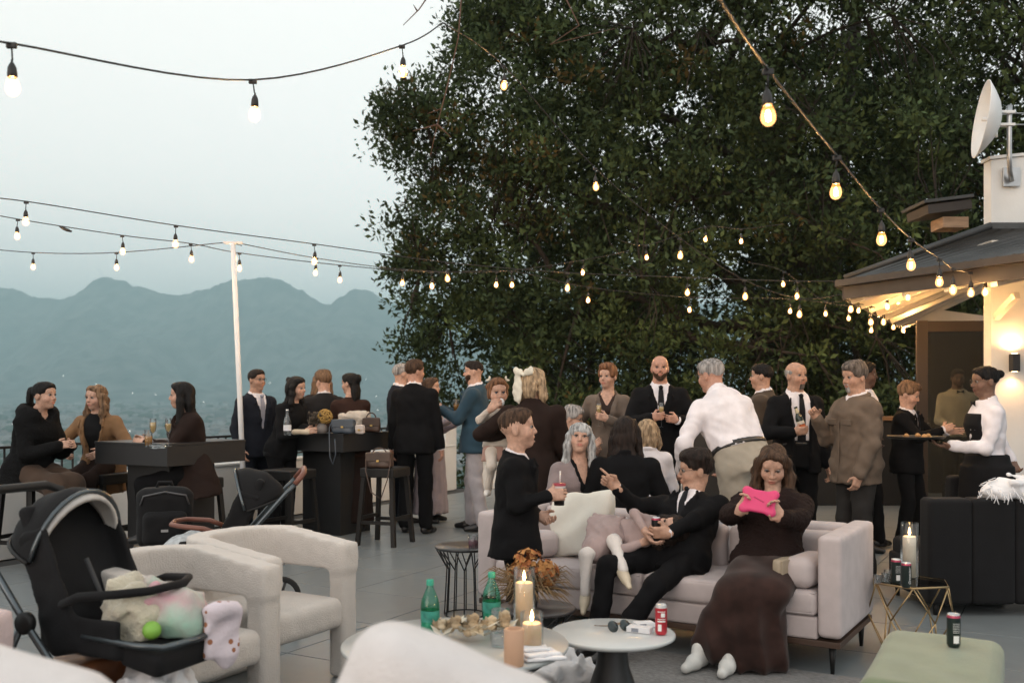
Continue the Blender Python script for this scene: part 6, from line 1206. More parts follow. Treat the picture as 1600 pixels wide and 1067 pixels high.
crumpled('fleece_blanket', onST(ST1, -.02, -.20, .515), 'fuzzy cream fleece bundled on the near stroller seat', (.13, .13, .24), FUZ, 2, 'blanket', .016, 0, 26)
crumpled('striped_blanket', onST(ST1, .06, -.30, .52), 'pastel pink and mint blanket on the near stroller', (.15, .14, .22), mat('pastel', (.55, .28, .33), .9, scale=5, col2=(.34, .52, .42), bump=.3), 8, 'blanket', .010, 0, 20)
o = MB().sphere((0, 0, .0), .034, 16, 12).build('toy_ball', mat('lime', (.20, .42, .06), .5), None, onST(ST1, -.105, -.36, .575)); tag(o, 'lime green ball on the near stroller footrest', 'ball')
def muslin():
    P_ = [rbox((0, 0, 0), (.075, .018, .10), .016, None, .02), ell((0, -.01, .085), (.075, .04, .04), None, .03), ell((.02, 0, -.10), (.045, .018, .05), None, .03)]
    m = mat('muslin', (.62, .55, .60), .9, var=.05, bump=.3); n = m.node_tree.nodes; l = m.node_tree.links; b = n['Principled BSDF']; t = n.new('ShaderNodeTexCoord'); v = n.new('ShaderNodeTexVoronoi'); v.inputs['Scale'].default_value = 21; l.new(t.outputs['Object'], v.inputs['Vector']); rp = n.new('ShaderNodeValToRGB'); rp.color_ramp.interpolation = 'CONSTANT'; rp.color_ramp.elements[0].color = (.30, .12, .06, 1); rp.color_ramp.elements[1].position = .22; rp.color_ramp.elements[1].color = (.62, .55, .60, 1); l.new(v.outputs['Distance'], rp.inputs[0]); l.new(rp.outputs[0], b.inputs['Base Color'])
    o = soft('muslin_cloth', P_, m, None, .008, post=lambda X, Y, Z: wob((X, Y, Z), .006, 40, 2), loc=onST(ST1, .13, -.485, .53), rz=50); tag(o, 'white printed muslin cloth hanging off the stroller front', 'cloth')
muslin()
bag('tan_leather_bag', onST(ST1, -.03, .04, .205), 66, 'tan brown leather bag in the near stroller basket', mat('cognac', (.20, .075, .030), .45, var=.2), (.30, .22, .22), flap=False)
crumpled('white_blanket', onST(ST1, .02, -.26, .20), 'white blanket rolled in the near stroller basket', (.15, .15, .25), WHITECL, 5, 'blanket', .016, 66, 28)
crumpled('grey_blanket', onST(ST2, 0, -.20, .515), 'pale grey patterned blanket on the far stroller seat', (.13, .18, .15), mat('grey_knit', (.42, .45, .47), .9, bump=.4, scale=30, var=.25), 9, 'blanket', .012, -78)
# ------------------------------------------------------------------ the guests (angles: 0 faces the camera, 90 faces right, 180 away, -90 left)
SHOE = mat('black_leather', (.010, .009, .009), .32); NAVY = cloth_m('navy_suit', (.013, .015, .022))
def suit(jk=None, tr=None, tie=None, v=.12, shirt=None, cuffs=True, **k):
    jk = jk or BLK(); o = [('shirt', shirt or WHT(), dict(sleeves=0)), ('jacket', jk, dict(dict(v=v), **k))]
    if cuffs: o.append(('cuff', shirt or WHT(), {}))
    if tie: o.append(('tie', tie, {}))
    return o+[('trousers', tr or jk, {}), ('shoe', SHOE, {})]
TIEB = cloth_m('black_tie', (.008, .008, .010), .5, 'smooth'); TIEG = cloth_m('grey_tie', (.28, .28, .33), .5, 'smooth')
DKBR = cloth_m('dark_brown', (.020, .012, .010)); TAUPE = cloth_m('taupe', (.135, .105, .085)); MAUVE = cloth_m('mauve_knit', (.22, .175, .175), kind='knit'); KHAKI = cloth_m('khaki', (.33, .295, .24)); LILAC = cloth_m('lilac_grey', (.30, .26, .285)); TEAL = cloth_m('blue_blazer', (.022, .052, .078)); PALE = cloth_m('pale_trouser', (.36, .34, .36)); CAMEL = cloth_m('camel', (.19, .105, .050)); CHOC = cloth_m('chocolate_skirt', (.060, .037, .025)); OLIVE = cloth_m('olive_jacket', (.120, .090, .068), kind='smooth'); GREYTR = cloth_m('charcoal_trouser', (.030, .028, .027)); BLKT = cloth_m('black_knit', (.008, .008, .009), kind='knit')
def seatleg(q, fx, fy, wide=.10, z=.085): return (fx-wide, fy, z), (fx+wide, fy, z)
# --- left table
person('woman in black teddy coat and brown skirt sitting at the left picture edge', KX(48, 188), 68, [('jacket', cloth_m('black_teddy', (.0055, .0055, .006), kind='fuzzy'), dict(g=.045, lo=-.14, v=.42, lapel=0, hood=1, fur=1, flare=.15, end=1.08)),
    ('sdf', CHOC, dict(name='skirt', res=.013, P=lambda g: [g.torso(grow=.02, lo=-.10, hi=.10), cap(g.hip['r'], g.Kn['r'], .105, .085, .05), cap(g.hip['l'], g.Kn['l'], .105, .085, .05), cap(g.Kn['r'], g.An['r'], .085, .10, .05), cap(g.Kn['l'], g.An['l'], .085, .10, .05), cap((g.Kn['l']+g.Kn['r'])/2, (g.An['l']+g.An['r'])/2, .10, .13, .06)], post=lambda X, Y, Z: wob((X, Y, Z), .010, 22))), ('shoe', SHOE, {})],
    Rig(1.68, 'f', pel=(0, .02, .83), lean=14, rh=(-.08, -.36, 1.02), lh=(.06, -.38, 1.02), rf=(-.10, -.36, .30), lf=(.10, -.34, .30), head=(8, 0, 0), neckfwd=.02), hair=('pony', 'black', dict(front=.085)), fem=True, eyes=(.03, .02, .015))
person('woman with wavy dark blond hair in a tan coat behind the left table', KX(156, 172), -6, [('shirt', BLKT, dict(collar=0, sleeves=0)), ('coat', CAMEL, dict(g=.026, lo=-.25, v=.02, vw=.10, w0=.035, cr=.024, flare=.12)), ('trousers', DKBR, {}), ('shoe', SHOE, {})],
    Rig(1.66, 'f', pel=(0, .03, .80), lean=8, rh=(-.17, -.28, .93), lh=(.17, -.28, .93), rp=(-1, .3, -.4), lp=(1, .3, -.4), shw=1.08, rf=(-.12, -.34, .30), lf=(.10, -.32, .30), head=(-18, 4, 2)), hair=('long', 'dirtyblond', dict(L=.20, Ls=.26, front=.096, wave=.005, ft=.05)), fem=True)
person('woman with long straight black hair seated right of the left table', KX(296, 186), -82, [('coat', DKBR, dict(g=.03, lo=-.25, v=.2, flare=.15)), ('trousers', BLK(), {}), ('shoe', SHOE, {})],
    Rig(1.66, 'f', pel=(0, .03, .82), lean=8, twist=30, rh=(-.10, -.36, 1.04), lh=(.10, -.34, 1.04), rf=(-.12, -.34, .30), lf=(.10, -.32, .30), head=(-26, 2, 0)), hair=('long', 'black', dict(L=.46, Ls=.50, front=.086, wd=1.12, amp=.0008)), fem=True)
# --- middle table group
person('man with glasses in dark suit and grey tie beside the pole', KX(400, 148), 48, suit(NAVY, tie=TIEG), Rig(1.74, rh=(-.24, -.10, .86), lh=(.18, -.22, 1.05), head=(8, 0, 0)), hair=('short', 'darkbrown'), glasses_='rect', skin='tan')
person('woman in black top with dark half up hair leaning on the middle table', KX(440, 153), 62, [('top', BLKT, dict(g=.012, lo=-.1, lapel=0, collar=0, fold=.005)), ('trousers', BLK(), {}), ('shoe', SHOE, {})], Rig(1.68, 'f', lean=18, rh=(-.08, -.38, 1.07), lh=(.12, -.36, 1.08), head=(10, 6, -6)), hair=('half', 'black', dict(L=.30, front=.082, wave=.003)), fem=True, browc='black')
person('woman with long light brown hair standing beyond the brown haired man at middle table', KX(502, 137), 165, [('top', DKBR, dict(g=.015, lapel=0)), ('trousers', BLK(), {}), ('shoe', SHOE, {})], Rig(1.76, 'f', head=(10, 0, 0)), hair=('long', 'lightbrown', dict(L=.30, Ls=.30, wd=1.1)), face=False, hands='')
person('brown haired man with glasses facing away at the middle table', KX(506, 143), 200, suit(cloth_m('dark_grey_suit', (.018, .017, .018)), cuffs=False), Rig(1.73, lh=(.16, -.36, 1.12), rh=(-.20, -.32, 1.10), rp=(-1, .3, -.4), lp=(1, .3, -.4), head=(20, 6, 0)), hair=('sidepart', 'lightbrown', dict(vol=.006)), glasses_='rect', face=False)
person('woman with clipped up dark curls in a brown top at middle table', KX(549, 148), 202, [('top', cloth_m('brown_knit', (.035, .018, .014), kind='knit'), dict(g=.012, lapel=0, collar=0)), ('skirt', DKBR, dict(rows=[(-.12, .15, .11), (0, .19, .15), (.4, .20, .17), (.82, .24, .20)])), ('shoe', SHOE, {})], Rig(1.70, 'f', lean=4, rh=(-.10, -.34, 1.10), lh=(.14, -.34, 1.10), head=(38, 2, 0)), hair=('clip', 'black', dict(front=.086)), fem=True, hands='l')
# --- standing men by the parapet
person('man in black suit with back turned standing beside the bar stool', KX(648, 150), 166, suit(), Rig(1.84, bulk=1.03, rf=(-.13, .03, .085), lf=(.11, -.02, .085), head=(-38, 0, 0)), hair=('short', 'brown', dict(vol=.008)), skin='ruddy')
person('grey haired man in dark suit half hidden behind the man in black', KX(626, 139), 120, suit(NAVY), Rig(1.83, rh=(-.22, .02, .9)), hair=('short', 'grey'))
person('woman in pale lilac dress hidden behind the man in black suit', KX(672, 138), 75, [('top', LILAC, dict(g=.012, lapel=0, collar=0)), ('skirt', LILAC, dict(rows=[(-.12, .14, .11), (0, .185, .145), (.4, .20, .17), (.8, .22, .2)])), ('shoe', SHOE, {})], Rig(1.66, 'f', rh=(-.16, -.30, 1.16), rp=(-.5, -.2, -1), lh=(.1, -.3, 1.12)), hair=('long', 'brown', dict(L=.2)), fem=True)
person('bearded man in blue blazer and pale trousers holding a beer glass', KX(742, 147), -96, [('shirt', WHT(), dict(sleeves=0)), ('jacket', TEAL, dict(v=.14)), ('cuff', WHT(), {}), ('trousers', PALE, dict(hem=.034, fold=.007)), ('shoe', SHOE, {})], Rig(1.84, rh=(-.05, -.40, 1.30), lh=(.06, -.36, 1.28), rp=(-.5, .3, -1), lp=(.5, .3, -1), rc=.7, lc=.6, rf=(-.12, -.05, .085), lf=(.12, .10, .085), head=(0, 2, 0)), hair=('fade', 'darkbrown', dict(vol=.004)), beard='full', skin='fair')
# --- mother, toddler, boy
g14 = Rig(1.67, 'f', shw=1.28, lean=3, twist=-8, lh=(.22, -.24, 1.12), lp=(1.3, .1, -.7), rh=(-.20, -.20, .86), head=(-26, 4, 0))
N_ = person('mother in dark brown blazer with cream hair bow carrying a toddler', KX(832, 212), 172, [('jacket', DKBR, dict(g=.032, lo=-.22, v=.1)), ('skirt', cloth_m('black_skirt', (.010, .009, .010)), dict(rows=[(-.12, .15, .11), (0, .19, .15), (.4, .21, .18), (.78, .25, .22)])), ('shoe', SHOE, {})], g14, hair=('long', 'blond', dict(L=.13, Ls=.13, wd=1.08, amp=.0012)), fem=True)
def bow(g, body):
    m = mat('cream_organza', (.66, .62, .52), .7, var=.08, scale=20); c = (.0, .128, .075)
    P_ = [g.hell((0, .118, .062), (.018, .016, .018), .01)]
    for sx in (-1, 1): P_ += [g.hell((sx*.048, .125, .082), (.045, .016, .030), .012), g.hell((sx*.075, .13, .095), (.028, .013, .032), .012)]
    P_ += [g.hell((.055, .120, -.045), (.042, .016, .11), .012), g.hell((.075, .115, -.03), (.035, .014, .10), .012), g.hell((.035, .122, -.10), (.022, .012, .07), .012)]
    soft('hair_bow', P_, m, body, .0065, post=lambda X, Y, Z: wob((X, Y, Z), .004, 60, 2))
bow(g14, N_)
gt = Rig(.90, 'c', hs=.92, pel=(0, 0, 1.075), lean=-4, rh=(-.075, -.165, 1.335), lh=(.10, -.10, 1.27), rp=(-1, 0, -.8), lp=(1, 0, -1), rf=(-.085, -.05, .72), lf=(.085, -.05, .72), head=(6, 6, 0), rc=.9)
TD = person('toddler in cream fluffy top drinking from a bottle over the mother\'s shoulder', KX(778, 204)+Vector((0, .0, 0)), 8, [('jacket', cloth_m('cream_fluffy', (.50, .44, .38), kind='fuzzy'), dict(g=.030, lo=-.06, lapel=0, collar=0, fold=.006)), ('skirt', cloth_m('plaid_skirt', (.36, .22, .18)), dict(rows=[(-.06, .09, .075), (.05, .115, .10), (.14, .13, .12)])), ('trousers', cloth_m('cream_tights', (.55, .49, .43), kind='knit'), dict(hem=.012)), ('shoe', mat('white_shoe', (.6, .58, .55), .6), {})], gt, hair=('baby', 'auburn', dict(front=.088)), fem=True, eyes=(.03, .05, .08), detail=.8)
def clips(g, body):
    for sx in (-1, 1): soft('hair_clip', [g.hell((sx*.085, .01, .105), (.020, .010, .010), .006), g.hell((sx*.070, .01, .125), (.010, .010, .020), .006)], mat('cream_organza', (.66, .62, .52), .7), body, .006)
clips(gt, TD)
bt = empty('baby_bottle', (0, 0, 0), 0, 'white rounded baby bottle at the toddler\'s mouth', 'bottle'); hp = TD.matrix_world if False else None
mw = Matrix.Translation(TD.location) @ Matrix.Rotation(R(8), 4, 'Z'); pm = mw @ Vector(gt.H(0, -.115, -.060)); bt.location = pm; d = (mw.to_3x3() @ Vector((-.15, -1, -.12))).normalized(); bt.rotation_euler = d.to_track_quat('Z', 'Y').to_euler()
MB().lathe([(.0001, -.012), (.006, -.008), (.008, .004), (.020, .010)], n=16, cap=False).build('teat', mat('silicone', (.5, .45, .38), .4), bt); MB().lathe([(.020, .008), (.028, .014), (.030, .03), (.031, .07), (.028, .10), (.0001, .108)], n=20, cap=False).build('bottle', mat('milk_bottle', (.72, .72, .72), .35, var=.03), bt)
gb = Rig(1.34, 'c', hs=.97, rh=(-.10, -.19, .89), lh=(.10, -.12, .76), rp=(-.5, .9, -.6), lp=(.6, .6, -.5), rc=.62, lc=.6, head=(4, -4, 0), rhd=(.35, -1, .05), rth=(.2, 0, 1))
BO = person('young boy in black suit laughing and holding a cola cup', KX(806, 278), 84, [('shirt', WHT(), dict(sleeves=0)), ('jacket', BLK(), dict(v=.16, lo=-.24, flare=.16, g=.024)), ('trousers', BLK(), {}), ('shoe', SHOE, {})], gb, hair=('fade', 'brown', dict(front=.086)), mouth=.9, skin='fair')
def held(rig, body, n_, rot, at):
    """world point in a person's fist"""
    return Matrix.Translation(body.location) @ Matrix.Rotation(R(rot), 4, 'Z') @ Vector(rig.grip_pt(n_))
def in_hand(e, p, dz=0.0, eul=None):
    e.location = p+Vector((0, 0, dz))
    if eul: e.rotation_euler = eul
cc = empty('cola_cup', (0, 0, 0), 0, 'dark cola cup with straw in the young boy\'s hand', 'cup'); MB().lathe([(.0001, 0), (.028, 0), (.036, .11), (.0001, .11)], n=22, cap=False).build('cup', mat('cola_dark', (.015, .012, .012), .35), cc); MB().lathe([(.037, .108), (.038, .118), (.033, .122), (.0001, .122)], n=22, cap=False).build('lid', mat('cola_red', (.30, .02, .04), .4), cc); MB().lathe([(.0345, .092), (.0365, .108)], n=22, cap=False).build('band', mat('cola_white', (.6, .55, .55), .4), cc); MB().tube([(.004, 0, .118), (.006, 0, .19)], .0042, 8).build('straw', mat('straw', (.7, .68, .68), .4), cc)
in_hand(cc, held(gb, BO, 'r', 84, None), -.055)
# --- behind the sofa
person('grey haired woman with a fringe in mauve cardigan looking up', KX(899, 220), 22, [('shirt', BLKT, dict(v=.22, vw=.055, collar=0, sleeves=0)), ('cardigan', MAUVE, dict(g=.024, v=.10, vw=.085, lapel=0, fold=.005)), ('trousers', BLK(), {}), ('shoe', SHOE, {})], Rig(1.66, 'f', pel=(0, 0, .515), lean=6, rh=(-.10, -.32, .70), lh=(.24, -.30, .74), lp=(.9, .2, -.6), rp=(-.9, .3, -.6), rf=(-.12, -.36, .085), lf=(.10, -.36, .085), head=(-24, -14, 4)), hair=('bangs', 'silver', dict(L=.30, Ls=.34, front=.086, ft=.03)), fem=True)
person('older guest with glasses in mauve jacket behind the grey haired woman', KX(878, 166), 62, [('jacket', MAUVE, dict(g=.022, v=.2)), ('trousers', GREYTR, {}), ('shoe', SHOE, {})], Rig(1.62, 'f', pel=(0, 0, .62), lean=10, rh=(-.06, -.34, .95), lh=(.1, -.3, .9), rf=(-.1, -.36, .085), lf=(.1, -.36, .085), head=(10, 12, 0)), hair=('sidepart', 'grey', dict(vol=.008)), glasses_='rect', skin='fair')
gR = Rig(1.76, 'f', lh=(.02, -.27, 1.22), lc=.75, lp=(.8, .3, -.8), rh=(-.25, -.02, .92), rp=(-.8, .6, -.3), head=(-22, 0, 0), lhd=(-.9, -.35, .25), lth=(0, -.2, 1))
RW = person('woman with auburn updo in taupe blazer holding a champagne flute', KX(950, 164), -12, [('shirt', cloth_m('brown_satin', (.030, .018, .014), .5, 'smooth'), dict(v=.33, vw=.075, collar=0, sleeves=0)), ('jacket', TAUPE, dict(g=.022, lo=-.24, v=.16, vw=.085, cr=.017)), ('skirt', TAUPE, dict(rows=[(-.10, .15, .11), (0, .19, .14), (.4, .20, .16), (.62, .20, .17)])), ('shoe', SHOE, {})], gR, hair=('updo', 'auburn', dict(front=.088, vol=.012)), fem=True)
in_hand(flute((0, 0, 0), 'champagne flute held by the woman in taupe blazer', .8), held(gR, RW, 'l', -12, None), -.10)
gS = Rig(1.84, bulk=1.12, rh=(-.09, -.31, 1.24), lh=(.13, -.29, 1.22), rp=(-.9, .3, -.8), lp=(.9, .3, -.8), rc=.75, lc=.8, head=(-2, -2, 0), rhd=(.85, -.4, .15), lhd=(-.85, -.4, .1), rth=(0, -.2, 1), lth=(0, -.2, 1))
SM = person('bald bearded man in black suit and tie holding a champagne flute', KX(1031, 172), -4, suit(tie=TIEB), gS, hair=None, beard='full', browc='brown', skin='ruddy')
def full_beard(g, body):
    pass
in_hand(flute((0, 0, 0), 'champagne flute held by the bald bearded man', .4), held(gS, SM, 'r', -4, None), -.10)
person('woman with long dark brown hair in black blazer seen from behind the sofa', KX(977, 226), 172, [('jacket', BLK(), dict(g=.030, v=.2)), ('trousers', BLK(), {}), ('shoe', SHOE, {})], Rig(1.74, 'f', shw=1.14, pel=(0, 0, .53), lean=4, rh=(-.20, -.28, .76), lh=(.20, -.28, .74), lp=(.5, .3, -1), rp=(-.5, .3, -1), rf=(-.12, -.36, .085), lf=(.10, -.36, .085), head=(-6, 6, 0)), hair=('long', 'darkbrown', dict(L=.34, Ls=.3, wd=1.0)), face=False, hands='')
person('blond woman almost hidden behind the long haired woman in black', KX(1012, 184), 175, [('top', WHT(), dict(lapel=0)), ('trousers', PALE, {}), ('shoe', SHOE, {})], Rig(1.66, 'f', pel=(0, 0, .50), rh=(-.14, -.3, .7), lh=(.14, -.3, .7), rf=(-.12, -.36, .085), lf=(.10, -.36, .085)), hair=('long', 'blond', dict(L=.15)), face=False, hands='')
for px, k, lab in ((899, 220, 'plain black stool under the grey haired woman'), (878, 166, 'plain black stool under the older guest in mauve'), (984, 226, 'plain black stool under the long haired woman in black'), (1012, 184, 'plain black stool under the hidden blond woman')):
    e = empty('low_stool', KX(px, k), -TH, lab, 'stool', 'low black stools'); MB().box((0, 0, .405), (.2, .19, .023), bev=.006).build('seat', BLKWOOD, e)
    for sx in (-1, 1):
        for sy in (-1, 1): MB().box((sx*.17, sy*.16, .19), (.018, .018, .19)).build('leg', BLKWOOD, e)
VM = person('grey haired man in white shirt and khaki trousers bending toward the sofa', KX(1162, 226), 214, [('shirt', WHT(), dict(g=.020, fold=.006, lo=.075, crease=.006)), ('trousers', KHAKI, dict(hem=.034, fold=.006, hi=.115, g=.016)), ('belt', SHOE, dict(t=.092, g=.026)), ('shoe', SHOE, {})], Rig(1.82, bulk=1.12, lean=29, twist=-10, rh=(-.28, -.42, .92), lh=(.24, -.36, .90), rp=(-1, .5, -.2), lp=(1, .5, -.2), head=(14, 10, 0)), hair=('short', 'grey'), glasses_='rect', skin='ruddy')
person('dark haired man in brown blazer behind the man in white shirt', KX(1192, 168), -112, suit(cloth_m('brown_blazer', (.055, .040, .028)), tr=GREYTR), Rig(1.76, lh=(.1, -.3, 1.1)), hair=('short', 'black'), skin='tan')
gX = Rig(1.75, bulk=1.06, rh=(-.14, -.30, 1.14), rc=.75, rp=(-.8, .3, -.8), lh=(.26, -.06, .84), head=(16, 2, -3), rhd=(.8, -.45, .15), rth=(0, -.2, 1))
XM = person('balding man with grey goatee in black suit holding a beer bottle', KX(1243, 186), 8, [('shirt', WHT(), dict(sleeves=0)), ('jacket', BLK(), dict(v=.02, vw=.085, w0=.055, lapel=1)), ('tie', TIEB, dict(end=.02)), ('trousers', BLK(), dict(hi=.11, g=.016)), ('belt', SHOE, {}), ('shoe', SHOE, {})], gX, hair=('sides', 'grey'), beard='goatee', browc='darkgrey', skin='tan')
bb = empty('beer_bottle', (0, 0, 0), 0, 'dark beer bottle with orange label in the balding man\'s hand', 'bottle'); MB().lathe([(.0001, 0), (.030, .002), (.0305, .12), (.026, .145), (.014, .175), (.0125, .215), (.0145, .218), (.0145, .226), (.0001, .226)], n=22, cap=False).build('bottle', mat('beer_glass', (.012, .020, .012), .12), bb); MB().lathe([(.0312, .045), (.0312, .075)], n=22, cap=False).build('orange_label', mat('orange_print', (.45, .10, .02), .5), bb); MB().lathe([(.0312, .078), (.0312, .105)], n=22, cap=False).build('white_label', mat('cream_print', (.55, .50, .42), .5), bb); MB().lathe([(.0155, .172), (.0140, .212)], n=18, cap=False).build('neck_foil', mat('gold_foil', (.50, .45, .32), .35, metal=.5), bb)
in_hand(bb, held(gX, XM, 'r', 8, None), -.03, (R(-6), R(-16), 0))
gY = Rig(1.72, bulk=1.08, rh=(-.08, -.30, 1.27), rp=(-.4, .3, -1), rc=.95, lh=(.22, -.14, .84), lp=(.9, .8, -.2), lc=.5, head=(4, 6, 0), rhd=(.15, -.7, .75))
person('man with dark hair and grey goatee in olive brown jacket', KX(1338, 204), -72, [('shirt', WHT(), dict(sleeves=0)), ('jacket', OLIVE, dict(g=.034, lo=-.17, v=.43, vw=.05, lapel=0, cr=.020, fold=.008, flare=.06, flap=1)), ('trousers', GREYTR, {}), ('shoe', SHOE, {})], gY, hair=('sidepart', 'darkgrey', dict(vol=.010)), beard='goatee', browc='grey', skin='tan')
person('dark skinned man with glasses in white shirt behind the olive jacket', KX(1350, 168), 62, [('shirt', WHT(), dict(g=.018)), ('trousers', BLK(), {}), ('shoe', SHOE, {})], Rig(1.78, rh=(-.34, -.12, 1.05), rp=(-1, .2, -.4), head=(14, 2, 0), rf=(-.14, -.02, .085), lf=(.16, -.10, .085, .9, -.5, 0)), hair=('short', 'black'), glasses_='round', skin='deep')
gA = Rig(1.56, 'c', hs=.97, rh=(-.02, -.34, 1.12), lh=(.10, -.34, 1.10), rp=(-.8, .3, -.8), lp=(.8, .3, -.8), rc=.6, lc=.15, head=(12, 18, 0), lhd=(.25, -1, .1), rf=(-.12, 0, .085), lf=(.14, -.06, .085))
person('boy with light brown hair in black suit taking food from the tray', KX(1417, 166), 46, suit(tie=TIEB, v=.1), gA, hair=('sidepart', 'lightbrown', dict(vol=.006)), skin='fair')
gW = Rig(1.68, 'f', lh=(.10, -.31, 1.06), lp=(.4, .8, -.6), lc=.3, rh=(-.08, .22, .94), rp=(-1, .6, 0), head=(2, 4, 0), lhd=(-.1, -1, .05), lth=(1, 0, 0))
WM = person('waitress with dark bun and glasses in white shirt carrying a tray', KX(1542, 208), -92, [('shirt', WHT(), dict(g=.020, fold=.006, end=.98)), ('sdf', cloth_m('black_apron', (.010, .010, .011)), dict(name='apron', P=lambda g: [g.torso(grow=.042, lo=-.08, hi=.09), loft(g.pel, (0, 0, 1), g.sd, [(-.62, .24, .20), (-.3, .23, .19), (.0, .215, .17)], k=.03)])), ('sdf', cloth_m('black_apron', (.010, .010, .011)), dict(name='waistcoat', P=lambda g: [g.torso(grow=.028, lo=.02, hi=.40), half(tuple(-g.fw), float(-g.fw@g.pel)-.03), half(tuple(g.sd), float(g.sd@g.pel)+.13), half(tuple(-g.sd), float(-g.sd@g.pel)+.13)])), ('trousers', BLK(), {}), ('shoe', SHOE, {})], gW, hair=('bun', 'black', dict(front=.088)), glasses_='rect', skin='brown', fem=True)
def bowtie(g, body):
    b = g.pel+g.up*.475*g.q+g.fw*(.085*g.q+.02); mb = MB()
    for sx in (-1, 1): mb._add([b, b+g.sd*sx*.045+g.up*.022, b+g.sd*sx*.045-g.up*.022, b+g.fw*.012], [(0, 1, 2), (3, 2, 1), (0, 3, 1), (0, 2, 3)])
    mb.build('bow_tie', TIEB, body)
bowtie(gW, WM)
tr = empty('serving_tray', Matrix.Translation(WM.location) @ Matrix.Rotation(R(-92), 4, 'Z') @ Vector((.04, -.54, 1.115)), 0, 'round black serving tray held out by the waitress', 'tray'); MB().lathe([(.0001, 0), (.19, 0), (.205, .012), (.207, .018), (.198, .016), (.188, .006), (.0001, .006)], n=36, cap=False).build('plate', mat('tray_black', (.012, .012, .012), .4), tr)
for i, (x, y) in enumerate(((.10, .02), (.03, -.08), (-.06, .03), (.05, .09))): soft('canape', [ell((x, y, .018), (.022, .020, .014)), ell((x, y, .03), (.012, .012, .008), None, .008)], mat('pastry', (.42, .22, .08), .7), tr, .006)
gC = Rig(1.80, rh=(-.14, -.26, 1.05), lh=(.14, -.26, 1.05), head=(-4, 10, 0))
CM = person('barman with dark beard in cream shirt and bow tie behind the glass door', KX(1496, 126), -6, [('shirt', cloth_m('cream_shirt', (.50, .42, .30), kind='smooth'), dict(g=.018)), ('trousers', BLK(), {}), ('shoe', SHOE, {})], gC, hair=('short', 'black'), beard='full', skin='brown')
bowtie(gC, CM)
# --- on the sofa
def sofa_at(x, y): p = onS(x, y, 0); return Vector((p.x, p.y, 0))
gD = Rig(1.40, hs=.99, ls=1.23, pel=(0, 0, .510), lean=-34, twist=-6, bulk=1.16, shw=1.30, rh=(-.33, -.16, .90), rp=(-.25, -.2, -1), lh=(-.02, -.27, .64), lp=(.9, .2, -.5), head=(-54, 4, 0), rf=(-.30, -.50, .085, -.4, -1, 0), lf=(-.16, -.62, .085, -.6, -1, 0), rk=(-.6, -.5, 1), lk=(.5, -.5, 1), lc=.8, rc=[.6, .0, 1.0, 1.05, 1.05], rhd=(-.75, -.05, .55), rth=(.3, 0, 1), lhd=(-.9, -.35, .0), lth=(0, -.3, 1))
DP = sofa_at(.135, .26)
DD = person('teenage boy with glasses in black suit pointing from the sofa', DP, -30, [('shirt', WHT(), dict(sleeves=0)), ('jacket', BLK(), dict(v=.12, vw=.085, g=.024)), ('cuff', WHT(), {}), ('tie', TIEB, dict(end=.06)), ('trousers', BLK(), dict(hem=.034)), ('shoe', SHOE, {})], gD, hair=('messy', 'darkbrown', dict(front=.078, vol=.004)), glasses_='round', skin='tan')
tcn = can((0, 0, 0), 'black and red drink can in the teenage boy\'s hand', (.012, .011, .012), (.40, .03, .06), 0, None, blocks=[(-50, -38, .02, .08)]); in_hand(tcn, held(gD, DD, 'l', -30, None), -.06)
# toddler asleep across the boy's lap: lying along the sofa, head to the right
Rl = np.array(Matrix.Rotation(R(82), 3, 'Y'))@np.array(Matrix.Rotation(R(-35), 3, 'Z'))
gE = Rig(.94, 'c', hs=.88, pel=(-.42, -.06, .60), roll=Rl, rh=(-.13, -.20, .66), lh=(-.15, -.18, .60), rp=(-.6, -.4, .8), lp=(0, -1, .2), rf=(-.20, -.36, .46, .6, -.5, -.5), lf=(-.44, -.36, .30, .2, -.7, -.6), rk=(-.2, -.3, 1), lk=(-.2, -1, .6), rc=.5, lc=.5, head=(0, 14, 0))
EE = person('small child in pale pink dress and white tights asleep across the boy\'s lap', DP+Vector((0, 0, .02)), -30, [('jacket', cloth_m('dusty_pink', (.36, .275, .265)), dict(g=.014, lo=-.05, lapel=0, collar=0)),
    ('sdf', cloth_m('dusty_pink', (.36, .275, .265)), dict(name='dress', P=lambda g: [g.torso(grow=.022, lo=-.2, hi=.18, flare=.25), cap(g.hip['r'], g.hip['r']+(g.Kn['r']-g.hip['r'])*.55, .07, .085, .04), cap(g.hip['l'], g.hip['l']+(g.Kn['l']-g.hip['l'])*.55, .07, .085, .04)], post=lambda X, Y, Z: wob((X, Y, Z), .004, 45)+crease((X, Y, Z), .007, 42))),
    ('trousers', cloth_m('white_tights', (.66, .62, .59), kind='knit'), dict(hem=.014, fold=.002)), ('shoe', mat('cream_shoe', (.58, .50, .38), .5), dict(sc=1.15))], gE, hair=('long', 'darkbrown', dict(L=.10, front=.086, hang=False)), fem=True, detail=.8)
gF = Rig(1.40, 'f', hs=.97, ls=1.08, shw=1.34, pel=(0, 0, .515), lean=-20, rh=(-.12, -.29, .825), lh=(.10, -.30, .80), rp=(-1, .1, -.8), lp=(1, .1, -.9), head=(4, 24, 3), rf=(-.30, -.42, .085, -.3, -1, 0), lf=(-.14, -.44, .085, -.1, -1, 0), rc=.45, lc=.45, rhd=(.55, -.3, .8), lhd=(-.5, -.35, .8), rth=(.5, -.4, -.2), lth=(-.5, -.4, -.2), neckfwd=.02)
SEQ = mat('sequin_brown', (.030, .014, .011), .7, spec=.12, var=.3, scale=12, sheen=.15)
